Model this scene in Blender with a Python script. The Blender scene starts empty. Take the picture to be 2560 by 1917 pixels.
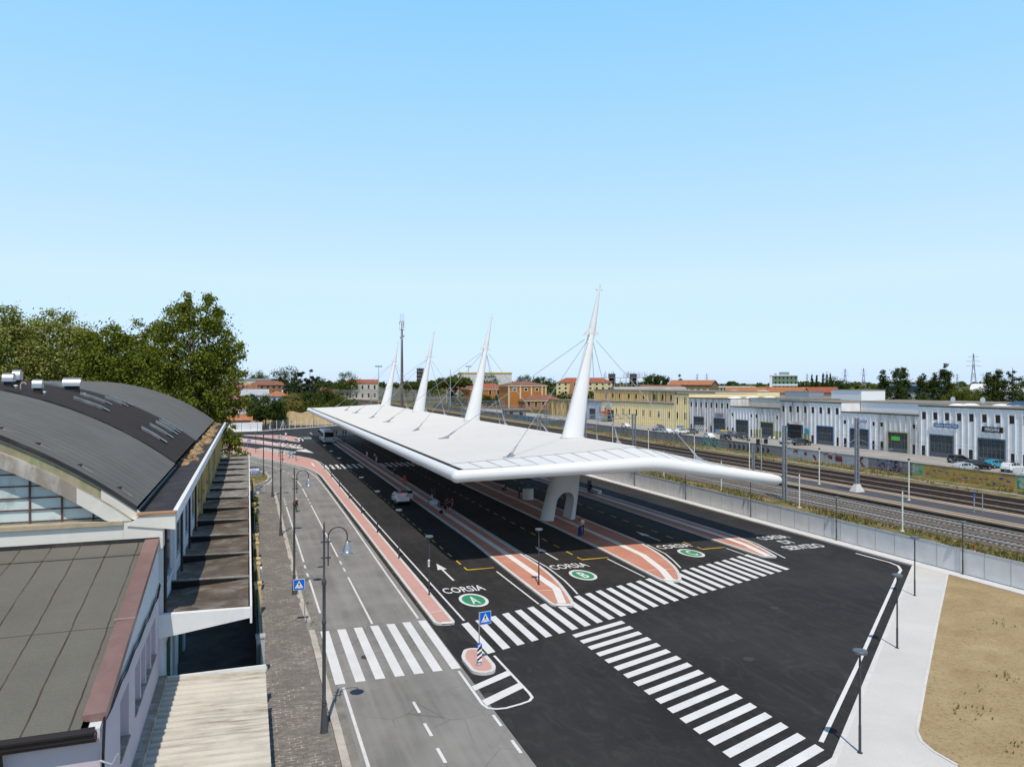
import bpy, bmesh, math, random
from mathutils import Vector, Matrix, noise as mnoise
R = math.radians
random.seed(7)
SC = bpy.context.scene
COL = SC.collection

# ---------------------------------------------------------------- object helpers
ORG = {}
def tag(o, label=None, cat=None, group=None, kind=None):
    if label: o['label'] = label
    if cat: o['category'] = cat
    if group: o['group'] = group
    if kind: o['kind'] = kind
    return o

def thing(name, label, cat, loc=(0, 0, 0), group=None):
    o = bpy.data.objects.new(name, None)
    COL.objects.link(o)
    o.location = loc
    o.empty_display_size = .3
    ORG[o.name] = Vector(loc)
    return tag(o, label, cat, group)

class MB:
    """collects faces and links them as ONE mesh object"""
    def __init__(s):
        s.v = []; s.f = []; s.m = []
    def face(s, pts, m=0):
        n = len(s.v); s.v += [tuple(p) for p in pts]
        s.f.append(tuple(range(n, n + len(pts)))); s.m.append(m); return s
    def box(s, x0, x1, y0, y1, z0, z1, m=0):
        n = len(s.v)
        s.v += [(x0,y0,z0),(x1,y0,z0),(x1,y1,z0),(x0,y1,z0),(x0,y0,z1),(x1,y0,z1),(x1,y1,z1),(x0,y1,z1)]
        for q in ((0,3,2,1),(4,5,6,7),(0,1,5,4),(1,2,6,5),(2,3,7,6),(3,0,4,7)):
            s.f.append(tuple(n + i for i in q)); s.m.append(m)
        return s
    def obox(s, c, hx, hy, hz, rz=0., m=0, tilt=None):
        M = Matrix.Rotation(rz, 3, 'Z')
        if tilt is not None: M = M @ tilt
        n = len(s.v)
        for dz in (-hz, hz):
            for dx, dy in ((-hx,-hy),(hx,-hy),(hx,hy),(-hx,hy)):
                p = M @ Vector((dx, dy, dz)); s.v.append((c[0]+p.x, c[1]+p.y, c[2]+p.z))
        for q in ((0,3,2,1),(4,5,6,7),(0,1,5,4),(1,2,6,5),(2,3,7,6),(3,0,4,7)):
            s.f.append(tuple(n + i for i in q)); s.m.append(m)
        return s
    def bar(s, a, b, w, h=None, m=0):
        """box beam from a to b"""
        a, b = Vector(a), Vector(b); d = b - a; L = d.length
        if L < 1e-6: return s
        d /= L; h = h or w
        up = Vector((0,0,1)) if abs(d.z) < .95 else Vector((0,1,0))
        r = d.cross(up).normalized(); u = r.cross(d)
        n = len(s.v)
        for p in (a, b):
            for i, j in ((-1,-1),(1,-1),(1,1),(-1,1)):
                q = p + r*(i*w/2) + u*(j*h/2); s.v.append(tuple(q))
        for q in ((0,1,2,3),(7,6,5,4),(0,4,5,1),(1,5,6,2),(2,6,7,3),(3,7,4,0)):
            s.f.append(tuple(n + i for i in q)); s.m.append(m)
        return s
    def rings(s, rings, m=0, cap=True, closed=True):
        n0 = len(s.v); k = len(rings[0])
        for r in rings: s.v += [tuple(p) for p in r]
        for i in range(len(rings)-1):
            for j in range(k if closed else k-1):
                a = n0+i*k+j; b = n0+i*k+(j+1) % k
                s.f.append((a, b, b+k, a+k)); s.m.append(m)
        if cap:
            s.f.append(tuple(n0+j for j in reversed(range(k)))); s.m.append(m)
            e = n0+(len(rings)-1)*k
            s.f.append(tuple(e+j for j in range(k))); s.m.append(m)
        return s
    def tube(s, pts, r, n=8, m=0, cap=True, flat=1.):
        pts = [Vector(p) for p in pts]
        rr = r if isinstance(r, (list, tuple)) else [r]*len(pts)
        rings = []; last = None
        for i, p in enumerate(pts):
            a = pts[max(i-1, 0)]; b = pts[min(i+1, len(pts)-1)]
            d = (b-a).normalized()
            if last is None:
                up = Vector((0,0,1)) if abs(d.z) < .9 else Vector((1,0,0))
                x = d.cross(up).normalized()
            else:
                x = (last - d*last.dot(d)).normalized()
            last = x; y = d.cross(x)
            rings.append([p + (x*math.cos(2*math.pi*j/n) + y*math.sin(2*math.pi*j/n)*flat)*rr[i] for j in range(n)])
        return s.rings(rings, m, cap)
    def lathe(s, prof, c=(0,0,0), n=16, m=0, axis='Z', cap=True):
        rings = []
        for r, z in prof:
            ring = []
            for j in range(n):
                a = 2*math.pi*j/n
                if axis == 'Z': p = (c[0]+r*math.cos(a), c[1]+r*math.sin(a), c[2]+z)
                elif axis == 'X': p = (c[0]+z, c[1]+r*math.cos(a), c[2]+r*math.sin(a))
                else: p = (c[0]+r*math.sin(a), c[1]+z, c[2]+r*math.cos(a))
                ring.append(p)
            rings.append(ring)
        return s.rings(rings, m, cap)
    def prism(s, poly, z0, z1, m=0, mside=None, bottom=True):
        n = len(s.v); k = len(poly)
        s.v += [(p[0], p[1], z0) for p in poly] + [(p[0], p[1], z1) for p in poly]
        s.f.append(tuple(range(n+k, n+2*k))); s.m.append(m)
        if bottom: s.f.append(tuple(reversed(range(n, n+k)))); s.m.append(m)
        for j in range(k):
            j2 = (j+1) % k
            s.f.append((n+j, n+j2, n+k+j2, n+k+j)); s.m.append(m if mside is None else mside)
        return s
    def ring(s, outer, inner, z0, z1, m=0):
        """kerb: prism with a hole; outer and inner have equal counts"""
        k = len(outer); n = len(s.v)
        for P, z in ((outer, z0), (outer, z1), (inner, z1), (inner, z0)):
            s.v += [(p[0], p[1], z) for p in P]
        for b in range(3):
            for j in range(k):
                j2 = (j+1) % k; o = n+b*k
                s.f.append((o+j, o+j2, o+k+j2, o+k+j)); s.m.append(m)
        return s
    def sheet(s, poly, z, m=0):
        return s.face([(p[0], p[1], z) for p in poly], m)
    def strip(s, pts, w, z, m=0, z1=None):
        """flat line of width w along pts; z1 makes it a solid kerb"""
        P = [Vector((p[0], p[1])) for p in pts]; L = []; Rr = []
        for i, p in enumerate(P):
            a = P[max(i-1,0)]; b = P[min(i+1,len(P)-1)]
            d = (b-a).normalized(); nn = Vector((-d.y, d.x))
            if 0 < i < len(P)-1:
                d1 = (p-a).normalized(); c = max(.5, nn.dot(Vector((-d1.y, d1.x))))
            else: c = 1
            L.append(p+nn*w/2/c); Rr.append(p-nn*w/2/c)
        for i in range(len(P)-1):
            q = [Rr[i], Rr[i+1], L[i+1], L[i]]
            if z1 is None: s.face([(v.x, v.y, z) for v in q], m)
            else: s.prism([(v.x, v.y) for v in q], z, z1, m)
        return s
    def build(s, name, mats, parent=None, smooth=False, label=None):
        me = bpy.data.meshes.new(name)
        o0 = ORG.get(parent.name, Vector((0,0,0))) if parent else Vector((0,0,0))
        me.from_pydata([(p[0]-o0.x, p[1]-o0.y, p[2]-o0.z) for p in s.v], [], s.f)
        if not isinstance(mats, (list, tuple)): mats = [mats]
        for mt in mats: me.materials.append(mt)
        if len(mats) > 1: me.polygons.foreach_set('material_index', s.m)
        if smooth:
            me.polygons.foreach_set('use_smooth', [True]*len(s.f))
            try: me.set_sharp_from_angle(angle=R(smooth if smooth is not True else 40))
            except Exception: pass
        me.validate()
        o = bpy.data.objects.new(name, me); COL.objects.link(o)
        if parent:
            o.parent = parent; ORG[o.name] = o0
        else: ORG[o.name] = Vector((0,0,0))
        if label: o['label'] = label
        return o

def struct(name, mb, mats, **k):
    return tag(mb.build(name, mats, **k), kind='structure')

def dup(root, loc, rz=None, label=None, scale=None, group=None):
    def rec(o, parent):
        c = o.copy(); COL.objects.link(c)
        if parent: c.parent = parent
        for ch in o.children: rec(ch, c)
        return c
    r = rec(root, None)
    r.location = loc
    if rz is not None: r.rotation_euler = (0, 0, rz)
    if scale: r.scale = scale if isinstance(scale, tuple) else (scale,)*3
    if label: r['label'] = label
    if group: r['group'] = group
    return r

# ---------------------------------------------------------------- material helpers
def nodes(name):
    m = bpy.data.materials.new(name); m.use_nodes = True
    t = m.node_tree; b = t.nodes['Principled BSDF']
    return m, t, b
def N(t, typ, **k):
    n = t.nodes.new(typ)
    for a, v in k.items():
        if a.startswith('i_'): n.inputs[a[2:].replace('_', ' ')].default_value = v
        else: setattr(n, a, v)
    return n
def L(t, a, b): t.links.new(a, b)
def c4(c): return (c[0], c[1], c[2], 1)
def mixc(t, fac, a, b, mode='MIX'):
    n = N(t, 'ShaderNodeMix', data_type='RGBA', blend_type=mode)
    for i, x in ((0, fac), (6, a), (7, b)):
        if hasattr(x, 'links'): L(t, x, n.inputs[i])
        elif i == 0: n.inputs[0].default_value = x
        else: n.inputs[i].default_value = c4(x)
    return n.outputs[2]
def math_(t, op, a, b=0., c=None):
    n = N(t, 'ShaderNodeMath', operation=op)
    for i, x in enumerate((a, b) if c is None else (a, b, c)):
        if hasattr(x, 'links'): L(t, x, n.inputs[i])
        else: n.inputs[i].default_value = x
    return n.outputs[0]
def pos(t, sc=(1,1,1), obj=False):
    if obj: o = N(t, 'ShaderNodeTexCoord').outputs['Object']
    else: o = N(t, 'ShaderNodeNewGeometry').outputs['Position']
    mp = N(t, 'ShaderNodeMapping'); mp.inputs['Scale'].default_value = sc
    L(t, o, mp.inputs[0]); return mp.outputs[0]
def noise(t, vec, scale, detail=4, rough=.55, dist=0):
    n = N(t, 'ShaderNodeTexNoise', i_Scale=scale, i_Detail=detail, i_Roughness=rough, i_Distortion=dist)
    L(t, vec, n.inputs['Vector']); return n.outputs[0]
def ramp(t, x, lo, hi, a=0., b=1.):
    n = N(t, 'ShaderNodeMapRange', clamp=True)
    L(t, x, n.inputs[0])
    for i, v in enumerate((lo, hi, a, b)): n.inputs[i+1].default_value = v
    return n.outputs[0]
def bump(t, b, h, strength=.3, dist=.02):
    n = N(t, 'ShaderNodeBump', i_Strength=strength, i_Distance=dist)
    L(t, h, n.inputs['Height']); L(t, n.outputs[0], b.inputs['Normal'])
def M(name, col, rough=.7, var=.12, scale=1.5, metal=0., fine=.0, fscale=25., bmp=0., spec=.3, grime=None, gs=.4, gamt=.5, obj=False, sc=(1,1,1)):
    """plain procedural paint / stone / metal with large blotches, fine grain and optional grime"""
    m, t, b = nodes(name)
    p = pos(t, sc, obj)
    n1 = noise(t, p, scale, 5)
    c = mixc(t, ramp(t, n1, .3, .7), [x*(1-var) for x in col], [min(1, x*(1+var)) for x in col])
    if fine:
        n2 = noise(t, p, fscale, 3, .6)
        c = mixc(t, ramp(t, n2, .25, .75), c, mixc(t, 1., c, [1+fine*1.0]*3, 'MULTIPLY'))
        c = mixc(t, ramp(t, n2, .75, .25), c, mixc(t, 1., c, [1-fine]*3, 'MULTIPLY'))
    if grime:
        n3 = noise(t, pos(t, (1,1,.35), obj), gs, 7, .65, .4)
        c = mixc(t, ramp(t, n3, .48, .72, 0, gamt), c, grime)
    L(t, c, b.inputs['Base Color'])
    b.inputs['Roughness'].default_value = rough; b.inputs['Metallic'].default_value = metal
    b.inputs['Specular IOR Level'].default_value = spec
    if bmp: bump(t, b, noise(t, p, fscale, 4, .6), bmp, .02)
    return m

# ---------------------------------------------------------------- camera, light, sky
cam = bpy.data.cameras.new('camera'); camo = bpy.data.objects.new('camera', cam)
COL.objects.link(camo); SC.camera = camo
YAW = math.atan(660/1850)
camo.location = (0, 0, 15); camo.rotation_euler = (R(90), 0, -YAW)
cam.sensor_width = 36; cam.lens = 36*1850/2560; cam.shift_y = -2.5/2560
cam.clip_start = .1; cam.clip_end = 12000

SUNV = Vector((.125, .522, -1)).normalized()
sun = bpy.data.lights.new('sun', 'SUN'); suno = bpy.data.objects.new('sun', sun); COL.objects.link(suno)
suno.rotation_euler = SUNV.to_track_quat('-Z', 'Y').to_euler(); suno.location = (0, 0, 60)
sun.energy = 2.75; sun.angle = R(.53); sun.color = (1, .915, .80)
w = bpy.data.worlds.new('World'); SC.world = w; w.use_nodes = True
wt = w.node_tree; bg = wt.nodes['Background']
sky = wt.nodes.new('ShaderNodeTexSky'); sky.sky_type = 'NISHITA'; sky.sun_disc = False
sky.sun_elevation = math.asin(-SUNV.z); sky.sun_rotation = R(180+13.5)
sky.air_density = 1.0; sky.dust_density = .15; sky.ozone_density = 2.2; sky.altitude = 30
# summer haze: the lower sky pales to a light cyan, the band at the horizon turns bluer again
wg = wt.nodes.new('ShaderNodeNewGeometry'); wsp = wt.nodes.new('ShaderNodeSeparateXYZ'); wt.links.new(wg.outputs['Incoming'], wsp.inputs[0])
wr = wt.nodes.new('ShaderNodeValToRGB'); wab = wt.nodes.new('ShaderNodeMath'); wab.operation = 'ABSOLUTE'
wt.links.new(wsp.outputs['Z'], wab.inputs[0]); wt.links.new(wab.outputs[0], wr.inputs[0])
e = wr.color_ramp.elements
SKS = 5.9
for i, (p_, c_) in enumerate(((0.,(.38,.57,.86)),(.03,(.44,.63,.88)),(.13,(.545,.72,.93)),(.3,(.385,.665,.98)),(.465,(.255,.60,1.0)),(.52,(.12,.30,.56)),(.62,(.045,.11,.23)),(1.,(.02,.05,.11)))):  # sky above the view is darkened on purpose to lower the ambient light
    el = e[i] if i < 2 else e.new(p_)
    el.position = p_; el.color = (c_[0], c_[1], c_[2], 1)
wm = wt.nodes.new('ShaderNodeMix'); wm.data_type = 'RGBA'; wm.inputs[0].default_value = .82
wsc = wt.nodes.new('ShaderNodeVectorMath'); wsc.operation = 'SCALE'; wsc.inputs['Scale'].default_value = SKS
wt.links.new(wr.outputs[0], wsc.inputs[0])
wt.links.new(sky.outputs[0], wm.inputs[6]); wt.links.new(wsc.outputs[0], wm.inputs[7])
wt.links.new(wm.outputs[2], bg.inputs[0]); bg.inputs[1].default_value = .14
SC.view_settings.view_transform = 'Standard'; SC.view_settings.look = 'None'
SC.view_settings.exposure = .5; SC.view_settings.gamma = 1
SC.cycles.max_bounces = 6; SC.cycles.diffuse_bounces = 3; SC.cycles.glossy_bounces = 2; SC.cycles.transparent_max_bounces = 6

# ---------------------------------------------------------------- materials
def m_asphalt_old():
    m, t, b = nodes('old_street_asphalt'); p = pos(t)
    c = mixc(t, ramp(t, noise(t, p, .22, 6, .6), .35, .65), (.19,.184,.174), (.285,.276,.262))
    st = noise(t, pos(t, (1.3,.06,1)), 1.0, 4, .6)               # worn wheel tracks
    c = mixc(t, ramp(t, st, .42, .68, 0, .55), c, (.33,.32,.30))
    f = noise(t, p, 38, 3, .7)
    c = mixc(t, ramp(t, f, .3, .72, 0, .8), mixc(t, 1., c, (.74,.74,.74), 'MULTIPLY'), mixc(t, 1., c, (1.22,1.22,1.22), 'MULTIPLY'))
    v = N(t, 'ShaderNodeTexVoronoi', feature='DISTANCE_TO_EDGE', i_Scale=.5)
    wob = mixc(t, .18, p, N(t, 'ShaderNodeTexNoise', i_Scale=2.2).outputs['Color'])
    L(t, wob, v.inputs['Vector'])
    crack = math_(t, 'MULTIPLY', ramp(t, v.outputs[0], 0, .016, 1, 0), ramp(t, noise(t, p, .13, 2), .46, .6))
    c = mixc(t, math_(t, 'MULTIPLY', crack, .6), c, (.07,.07,.07))
    L(t, c, b.inputs['Base Color']); b.inputs['Roughness'].default_value = .93; b.inputs['Specular IOR Level'].default_value = .15
    bump(t, b, f, .35, .01); return m
def m_asphalt_new():
    m, t, b = nodes('new_dark_asphalt'); p = pos(t)
    c = mixc(t, ramp(t, noise(t, p, .12, 6, .62), .35, .68), (.0185,.0170,.0165), (.036,.0335,.032))
    st = noise(t, pos(t,(1,.55,1)), .55, 8, .74, 2.8)                           # dusty swirling tyre smears
    c = mixc(t, ramp(t, st, .5, .76, 0, .62), c, (.066,.061,.056))
    ln = noise(t, pos(t, (.9,.05,1)), 1.6, 5, .6)
    c = mixc(t, ramp(t, ln, .52, .74, 0, .45), c, (.055,.051,.047))
    f = noise(t, p, 42, 3, .7)
    c = mixc(t, ramp(t, f, .3, .75), mixc(t, 1., c, (.78,.78,.78), 'MULTIPLY'), mixc(t, 1., c, (1.3,1.3,1.3), 'MULTIPLY'))
    L(t, c, b.inputs['Base Color']); b.inputs['Roughness'].default_value = .8; b.inputs['Specular IOR Level'].default_value = .22
    bump(t, b, f, .3, .008); return m
def m_cobble():
    m, t, b = nodes('cobble_paving'); p = pos(t)
    rot = N(t, 'ShaderNodeMapping'); rot.inputs['Rotation'].default_value = (0, 0, R(0)); L(t, p, rot.inputs[0])
    br = N(t, 'ShaderNodeTexBrick', i_Scale=1.0, i_Mortar_Size=.022, i_Brick_Width=.46, i_Row_Height=.23, i_Bias=0., i_Mortar_Smooth=.1)
    L(t, rot.outputs[0], br.inputs['Vector'])
    br.inputs['Color1'].default_value = (.15,.132,.116,1); br.inputs['Color2'].default_value = (.23,.203,.18,1)
    br.inputs['Mortar'].default_value = (.105,.095,.085,1)
    gate = ramp(t, noise(t, p, .45, 5, .7), .40, .56)
    sand = math_(t, 'MULTIPLY', br.outputs['Fac'], math_(t, 'MULTIPLY', gate, ramp(t, noise(t, p, 3.2, 2), .42, .56)))
    c = mixc(t, sand, br.outputs['Color'], (.55,.5,.4))
    c = mixc(t, ramp(t, noise(t, p, .3, 5), .35, .7, 0, .45), c, (.1,.09,.08))
    c = mixc(t, ramp(t, noise(t, p, 30, 2), .3, .7, 0, .35), c, (.21,.19,.175))
    L(t, c, b.inputs['Base Color']); b.inputs['Roughness'].default_value = .9
    bump(t, b, br.outputs['Fac'], -.25, .01); return m
def m_sand():
    m, t, b = nodes('bare_sandy_soil'); p = pos(t)
    c = mixc(t, ramp(t, noise(t, p, .35, 6, .6), .3, .7), (.32,.235,.125), (.45,.35,.20))
    f = noise(t, p, 6, 6, .75)
    c = mixc(t, ramp(t, f, .32, .5, .75, 0), c, (.2,.135,.07))
    v = N(t, 'ShaderNodeTexVoronoi', i_Scale=5.5); L(t, p, v.inputs['Vector'])
    c = mixc(t, ramp(t, v.outputs['Distance'], .0, .13, .8, 0), c, (.5,.43,.32))
    c = mixc(t, ramp(t, noise(t, p, .9, 4), .7, .76, 0, .6), c, (.1,.11,.04))
    L(t, c, b.inputs['Base Color']); b.inputs['Roughness'].default_value = 1; b.inputs['Specular IOR Level'].default_value = .05
    bump(t, b, f, .9, .08); return m
def m_drygrass(name='dry_grass_ground', a=(.20,.165,.07), bcol=(.085,.1,.032), s=.5):
    m, t, b = nodes(name); p = pos(t)
    c = mixc(t, ramp(t, noise(t, p, s, 7, .68), .4, .62), a, bcol)
    c = mixc(t, ramp(t, noise(t, p, s*9, 5, .7), .3, .75), mixc(t, 1., c, (.6,.6,.6), 'MULTIPLY'), mixc(t, 1., c, (1.35,1.35,1.3), 'MULTIPLY'))
    L(t, c, b.inputs['Base Color']); b.inputs['Roughness'].default_value = 1; b.inputs['Specular IOR Level'].default_value = .05
    bump(t, b, noise(t, p, 7, 4), .8, .1); return m
def m_ballast():
    m, t, b = nodes('track_ballast'); p = pos(t)
    v = N(t, 'ShaderNodeTexVoronoi', i_Scale=5.); L(t, p, v.inputs['Vector'])
    bw = N(t, 'ShaderNodeRGBToBW'); L(t, v.outputs['Color'], bw.inputs[0])
    c = mixc(t, bw.outputs[0], (.055,.045,.037), (.23,.2,.17))
    c = mixc(t, ramp(t, noise(t, p, .25, 5), .4, .65, 0, .6), c, (.12,.085,.06))
    L(t, c, b.inputs['Base Color']); b.inputs['Roughness'].default_value = 1; b.inputs['Specular IOR Level'].default_value = .1
    bump(t, b, v.outputs['Distance'], .8, .06); return m
def m_seam(name, col, dark, axis, period, width, var=.12, col2=None, cross=None, wob=.05, fine=.18):
    """bitumen felt with overlapping sheet seams every <period> along one axis"""
    m, t, b = nodes(name); p = pos(t)
    s = N(t, 'ShaderNodeSeparateXYZ'); L(t, p, s.inputs[0])
    wv = math_(t, 'MULTIPLY', math_(t, 'SUBTRACT', noise(t, p, .6, 3), .5), wob*2)
    def lines(ax, per, wd, off=0.):
        x = math_(t, 'ADD', math_(t, 'ADD', s.outputs[ax], wv), off)
        fr = math_(t, 'FRACT', math_(t, 'DIVIDE', x, per))
        d = math_(t, 'MULTIPLY', math_(t, 'ABSOLUTE', math_(t, 'SUBTRACT', fr, .5)), per)
        return ramp(t, math_(t, 'SUBTRACT', per/2, d), wd*.4, wd, 1, 0), fr, x
    l1, fr, x = lines(axis, period, width)
    idx = N(t, 'ShaderNodeTexWhiteNoise', noise_dimensions='1D')
    L(t, math_(t, 'FLOOR', math_(t, 'DIVIDE', x, period)), idx.inputs['W'])
    c = mixc(t, ramp(t, noise(t, p, .35, 6, .6), .3, .7), [q*(1-var) for q in col], [q*(1+var) for q in col])
    c = mixc(t, ramp(t, idx.outputs['Value'], 0, 1, 0, .28), c, [q*1.25 for q in (col2 or col)])
    f = noise(t, p, 30, 3, .7)
    c = mixc(t, ramp(t, f, .3, .7), mixc(t, 1., c, [1-fine]*3, 'MULTIPLY'), mixc(t, 1., c, [1+fine]*3, 'MULTIPLY'))
    c = mixc(t, math_(t, 'MULTIPLY', l1, ramp(t, noise(t, p, .8, 3), .3, .6, .45, 1)), c, dark)
    if cross:
        l2, _, _ = lines(cross[0], cross[1], width, cross[2])
        c = mixc(t, math_(t, 'MULTIPLY', l2, .8), c, dark)
    L(t, c, b.inputs['Base Color']); b.inputs['Roughness'].default_value = .92; b.inputs['Specular IOR Level'].default_value = .15
    bump(t, b, f, .25, .01); return m
def m_leaf(name, dark, light, trans=.25):
    m, t, b = nodes(name)
    g = N(t, 'ShaderNodeNewGeometry')
    n = noise(t, pos(t), .35, 3)
    f = math_(t, 'ADD', math_(t, 'MULTIPLY', g.outputs['Random Per Island'], .65), math_(t, 'MULTIPLY', n, .35))
    c = mixc(t, ramp(t, f, .15, .85), dark, light)
    L(t, c, b.inputs['Base Color']); b.inputs['Roughness'].default_value = .7; b.inputs['Specular IOR Level'].default_value = .12
    tr = N(t, 'ShaderNodeBsdfTranslucent'); L(t, mixc(t, 1., c, (1.3,1.5,.6), 'MULTIPLY'), tr.inputs[0])
    mx = N(t, 'ShaderNodeMixShader', i_Fac=trans)
    L(t, b.outputs[0], mx.inputs[1]); L(t, tr.outputs[0], mx.inputs[2])
    L(t, mx.outputs[0], t.nodes['Material Output'].inputs[0]); return m
def m_stain(name, col, streak, amt=.6, rough=.85, zs=.12, s=1.6, lo=.46, hi=.7, cut=None):
    """wall with vertical weather streaks"""
    m, t, b = nodes(name)
    n = noise(t, pos(t, (1, 1, zs)), s, 6, .6)
    c = mixc(t, ramp(t, noise(t, pos(t), .8, 4), .3, .7), [q*.93 for q in col], [min(1, q*1.05) for q in col])
    c = mixc(t, ramp(t, n, lo, hi, 0, amt), c, streak)
    c = mixc(t, ramp(t, noise(t, pos(t), 14, 3), .35, .7, 0, .1), c, streak)
    L(t, c, b.inputs['Base Color']); b.inputs['Roughness'].default_value = rough; b.inputs['Specular IOR Level'].default_value = .2
    return m
def m_mural(name, base, cols, s=1.2):
    """spray-painted wall: patches of several paints"""
    m, t, b = nodes(name); p = pos(t)
    c = mixc(t, ramp(t, noise(t, p, 3, 3), .3, .7), base, [q*1.15 for q in base])
    for i, q in enumerate(cols):
        mp = N(t, 'ShaderNodeMapping'); mp.inputs['Location'].default_value = (i*7.3, i*3.1, i*1.7); L(t, p, mp.inputs[0])
        nn = noise(t, mp.outputs[0], s, 3, .5, 1.6)
        c = mixc(t, ramp(t, nn, .57, .585), c, q)
    L(t, c, b.inputs['Base Color']); b.inputs['Roughness'].default_value = .8; return m
def m_glass(name, col=(.03,.04,.045), rough=.12):
    m, t, b = nodes(name)
    c = mixc(t, ramp(t, noise(t, pos(t), .9, 3), .3, .7), [q*.7 for q in col], [q*1.4 for q in col])
    L(t, c, b.inputs['Base Color']); b.inputs['Roughness'].default_value = rough; b.inputs['Specular IOR Level'].default_value = .5
    return m
def m_emit(name, col, s):
    m, t, b = nodes(name)
    b.inputs['Base Color'].default_value = c4(col); b.inputs['Emission Color'].default_value = c4(col); b.inputs['Emission Strength'].default_value = s
    return m
def m_bitiles(name, col):
    m, t, b = nodes(name); p = pos(t)
    wv = N(t, 'ShaderNodeTexWave', i_Scale=1.2, i_Distortion=.6); L(t, p, wv.inputs['Vector'])
    c = mixc(t, ramp(t, noise(t, p, .5, 6, .65), .3, .7), [q*.7 for q in col], [q*1.2 for q in col])
    c = mixc(t, ramp(t, wv.outputs['Fac'], .2, .8, .35, 0), c, [q*.5 for q in col])
    L(t, c, b.inputs['Base Color']); b.inputs['Roughness'].default_value = .9; return m
def m_worn_paint(name, col, under, amt=.4):
    m, t, b = nodes(name); p = pos(t)
    c = mixc(t, ramp(t, noise(t, p, .7, 5), .3, .7), [q*.9 for q in col], col)
    wear = math_(t, 'MULTIPLY', ramp(t, noise(t, p, 18, 4, .7), .5, .68), ramp(t, noise(t, p, .5, 4), .45, .62))
    c = mixc(t, math_(t, 'MULTIPLY', wear, amt), c, under)
    L(t, c, b.inputs['Base Color']); b.inputs['Roughness'].default_value = .7; return m

def m_corr():
    m, t, b = nodes('weathered_cement_sheet')
    n = noise(t, pos(t, (.5, 7, 1)), 1.3, 6, .65); k = noise(t, pos(t), .28, 4)
    s_ = N(t, 'ShaderNodeSeparateXYZ'); L(t, pos(t), s_.inputs[0])
    lowz = ramp(t, s_.outputs['Z'], 2.46, 2.56, 1, .35)
    c = mixc(t, math_(t, 'MULTIPLY', math_(t, 'MULTIPLY', ramp(t, n, .40, .62), ramp(t, k, .34, .6)), lowz), (.55,.52,.45), (.16,.135,.10))
    c = mixc(t, ramp(t, noise(t, pos(t), 22, 3, .7), .5, .8, 0, .4), c, (.3,.27,.2))
    L(t, c, b.inputs['Base Color']); b.inputs['Roughness'].default_value = .95; return m
A = {}
A['old'] = m_asphalt_old(); A['new'] = m_asphalt_new(); A['cobble'] = m_cobble(); A['sand'] = m_sand()
A['grass'] = m_drygrass(); A['ballast'] = m_ballast()
A['field'] = m_drygrass('far_fields', (.17,.145,.07), (.055,.075,.028), .02)
A['verge'] = m_drygrass('rail_verge', (.27,.2,.1), (.1,.115,.04), .28)
A['linew'] = m_worn_paint('white_road_paint', (.72,.72,.71), (.2,.19,.18), .5)
A['lineold'] = m_worn_paint('old_white_road_paint', (.72,.71,.69), (.14,.14,.13), .9)
A['liney'] = m_worn_paint('yellow_road_paint', (.72,.45,.02), (.1,.09,.05), .5)
A['lineg'] = m_worn_paint('green_road_paint', (.03,.27,.12), (.1,.12,.1), .3)
A['pink'] = M('pink_paving', (.55,.32,.275), .9, .06, .5, fine=.08, fscale=14, grime=(.45,.27,.23), gs=.5, gamt=.35)
A['pinkdark'] = M('salmon_paving', (.50,.225,.155), .9, .07, .4, fine=.09, fscale=14, grime=(.62,.37,.30), gs=.35, gamt=.5)
A['kerb'] = M('white_kerb', (.62,.61,.59), .85, .06, .8, fine=.07, fscale=16, grime=(.42,.38,.33), gs=1.2, gamt=.35)
A['kerbold'] = M('worn_stone_kerb', (.47,.43,.38), .9, .15, 1., fine=.1, fscale=18, grime=(.2,.18,.15), gs=1.5, gamt=.5)
A['conc'] = M('pale_concrete_paving', (.57,.555,.525), .9, .05, .3, fine=.05, fscale=9, grime=(.47,.47,.46), gs=.22, gamt=.4)
A['stripe'] = M('tactile_strip', (.73,.71,.68), .85, .05, .8, fine=.06, fscale=20)
A['white'] = M('white_canopy_paint', (.74,.735,.715), .38, .02, .2, spec=.4, grime=(.66,.66,.63), gs=.12, gamt=.12)
A['whitetrim'] = M('white_trim_sheet', (.70,.69,.67), .5, .02, .15)
A['whiteroof'] = M('white_canopy_sheet', (.565,.56,.545), .5, .02, .15, spec=.3, grime=(.62,.63,.6), gs=.1, gamt=.25)
A['concwhite'] = M('white_mast_paint', (.80,.79,.765), .5, .025, .4, spec=.3)
A['gutter'] = M('dark_gutter', (.03,.028,.025), .8, .2)
A['cable'] = M('steel_cable', (.40,.43,.47), .4, .1, metal=.5)
A['steel'] = M('galvanised_steel', (.45,.47,.49), .45, .12, 2., metal=.6)
A['lattice'] = M('weathered_lattice_steel', (.27,.29,.31), .6, .15, 2., metal=.3)
A['anthra'] = M('anthracite_lamp_paint', (.045,.05,.058), .5, .1, spec=.4)
A['lampgrey'] = M('grey_lamp_paint', (.06,.064,.07), .45, .1, spec=.4)
A['lamphead'] = M('lamp_disc_paint', (.10,.115,.13), .5, .08)
A['bell'] = M('brushed_aluminium', (.36,.37,.375), .38, .05, 3., metal=.7)
A['hroof'] = m_seam('grey_felt_roof', (.135,.135,.128), (.05,.043,.038), 1, 1.02, .045, wob=.03)
A['droof'] = m_seam('dark_felt_roof', (.040,.033,.031), (.02,.016,.015), 1, .98, .05, wob=.03)
A['aroof'] = m_seam('annex_felt_roof', (.135,.130,.112), (.06,.036,.03), 0, 1.04, .034, cross=(1, 7.6, 4.2), wob=.07)
A['vgut'] = M('black_membrane', (.03,.028,.03), .75, .2, grime=(.16,.13,.1), gs=.8, gamt=.4)
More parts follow.
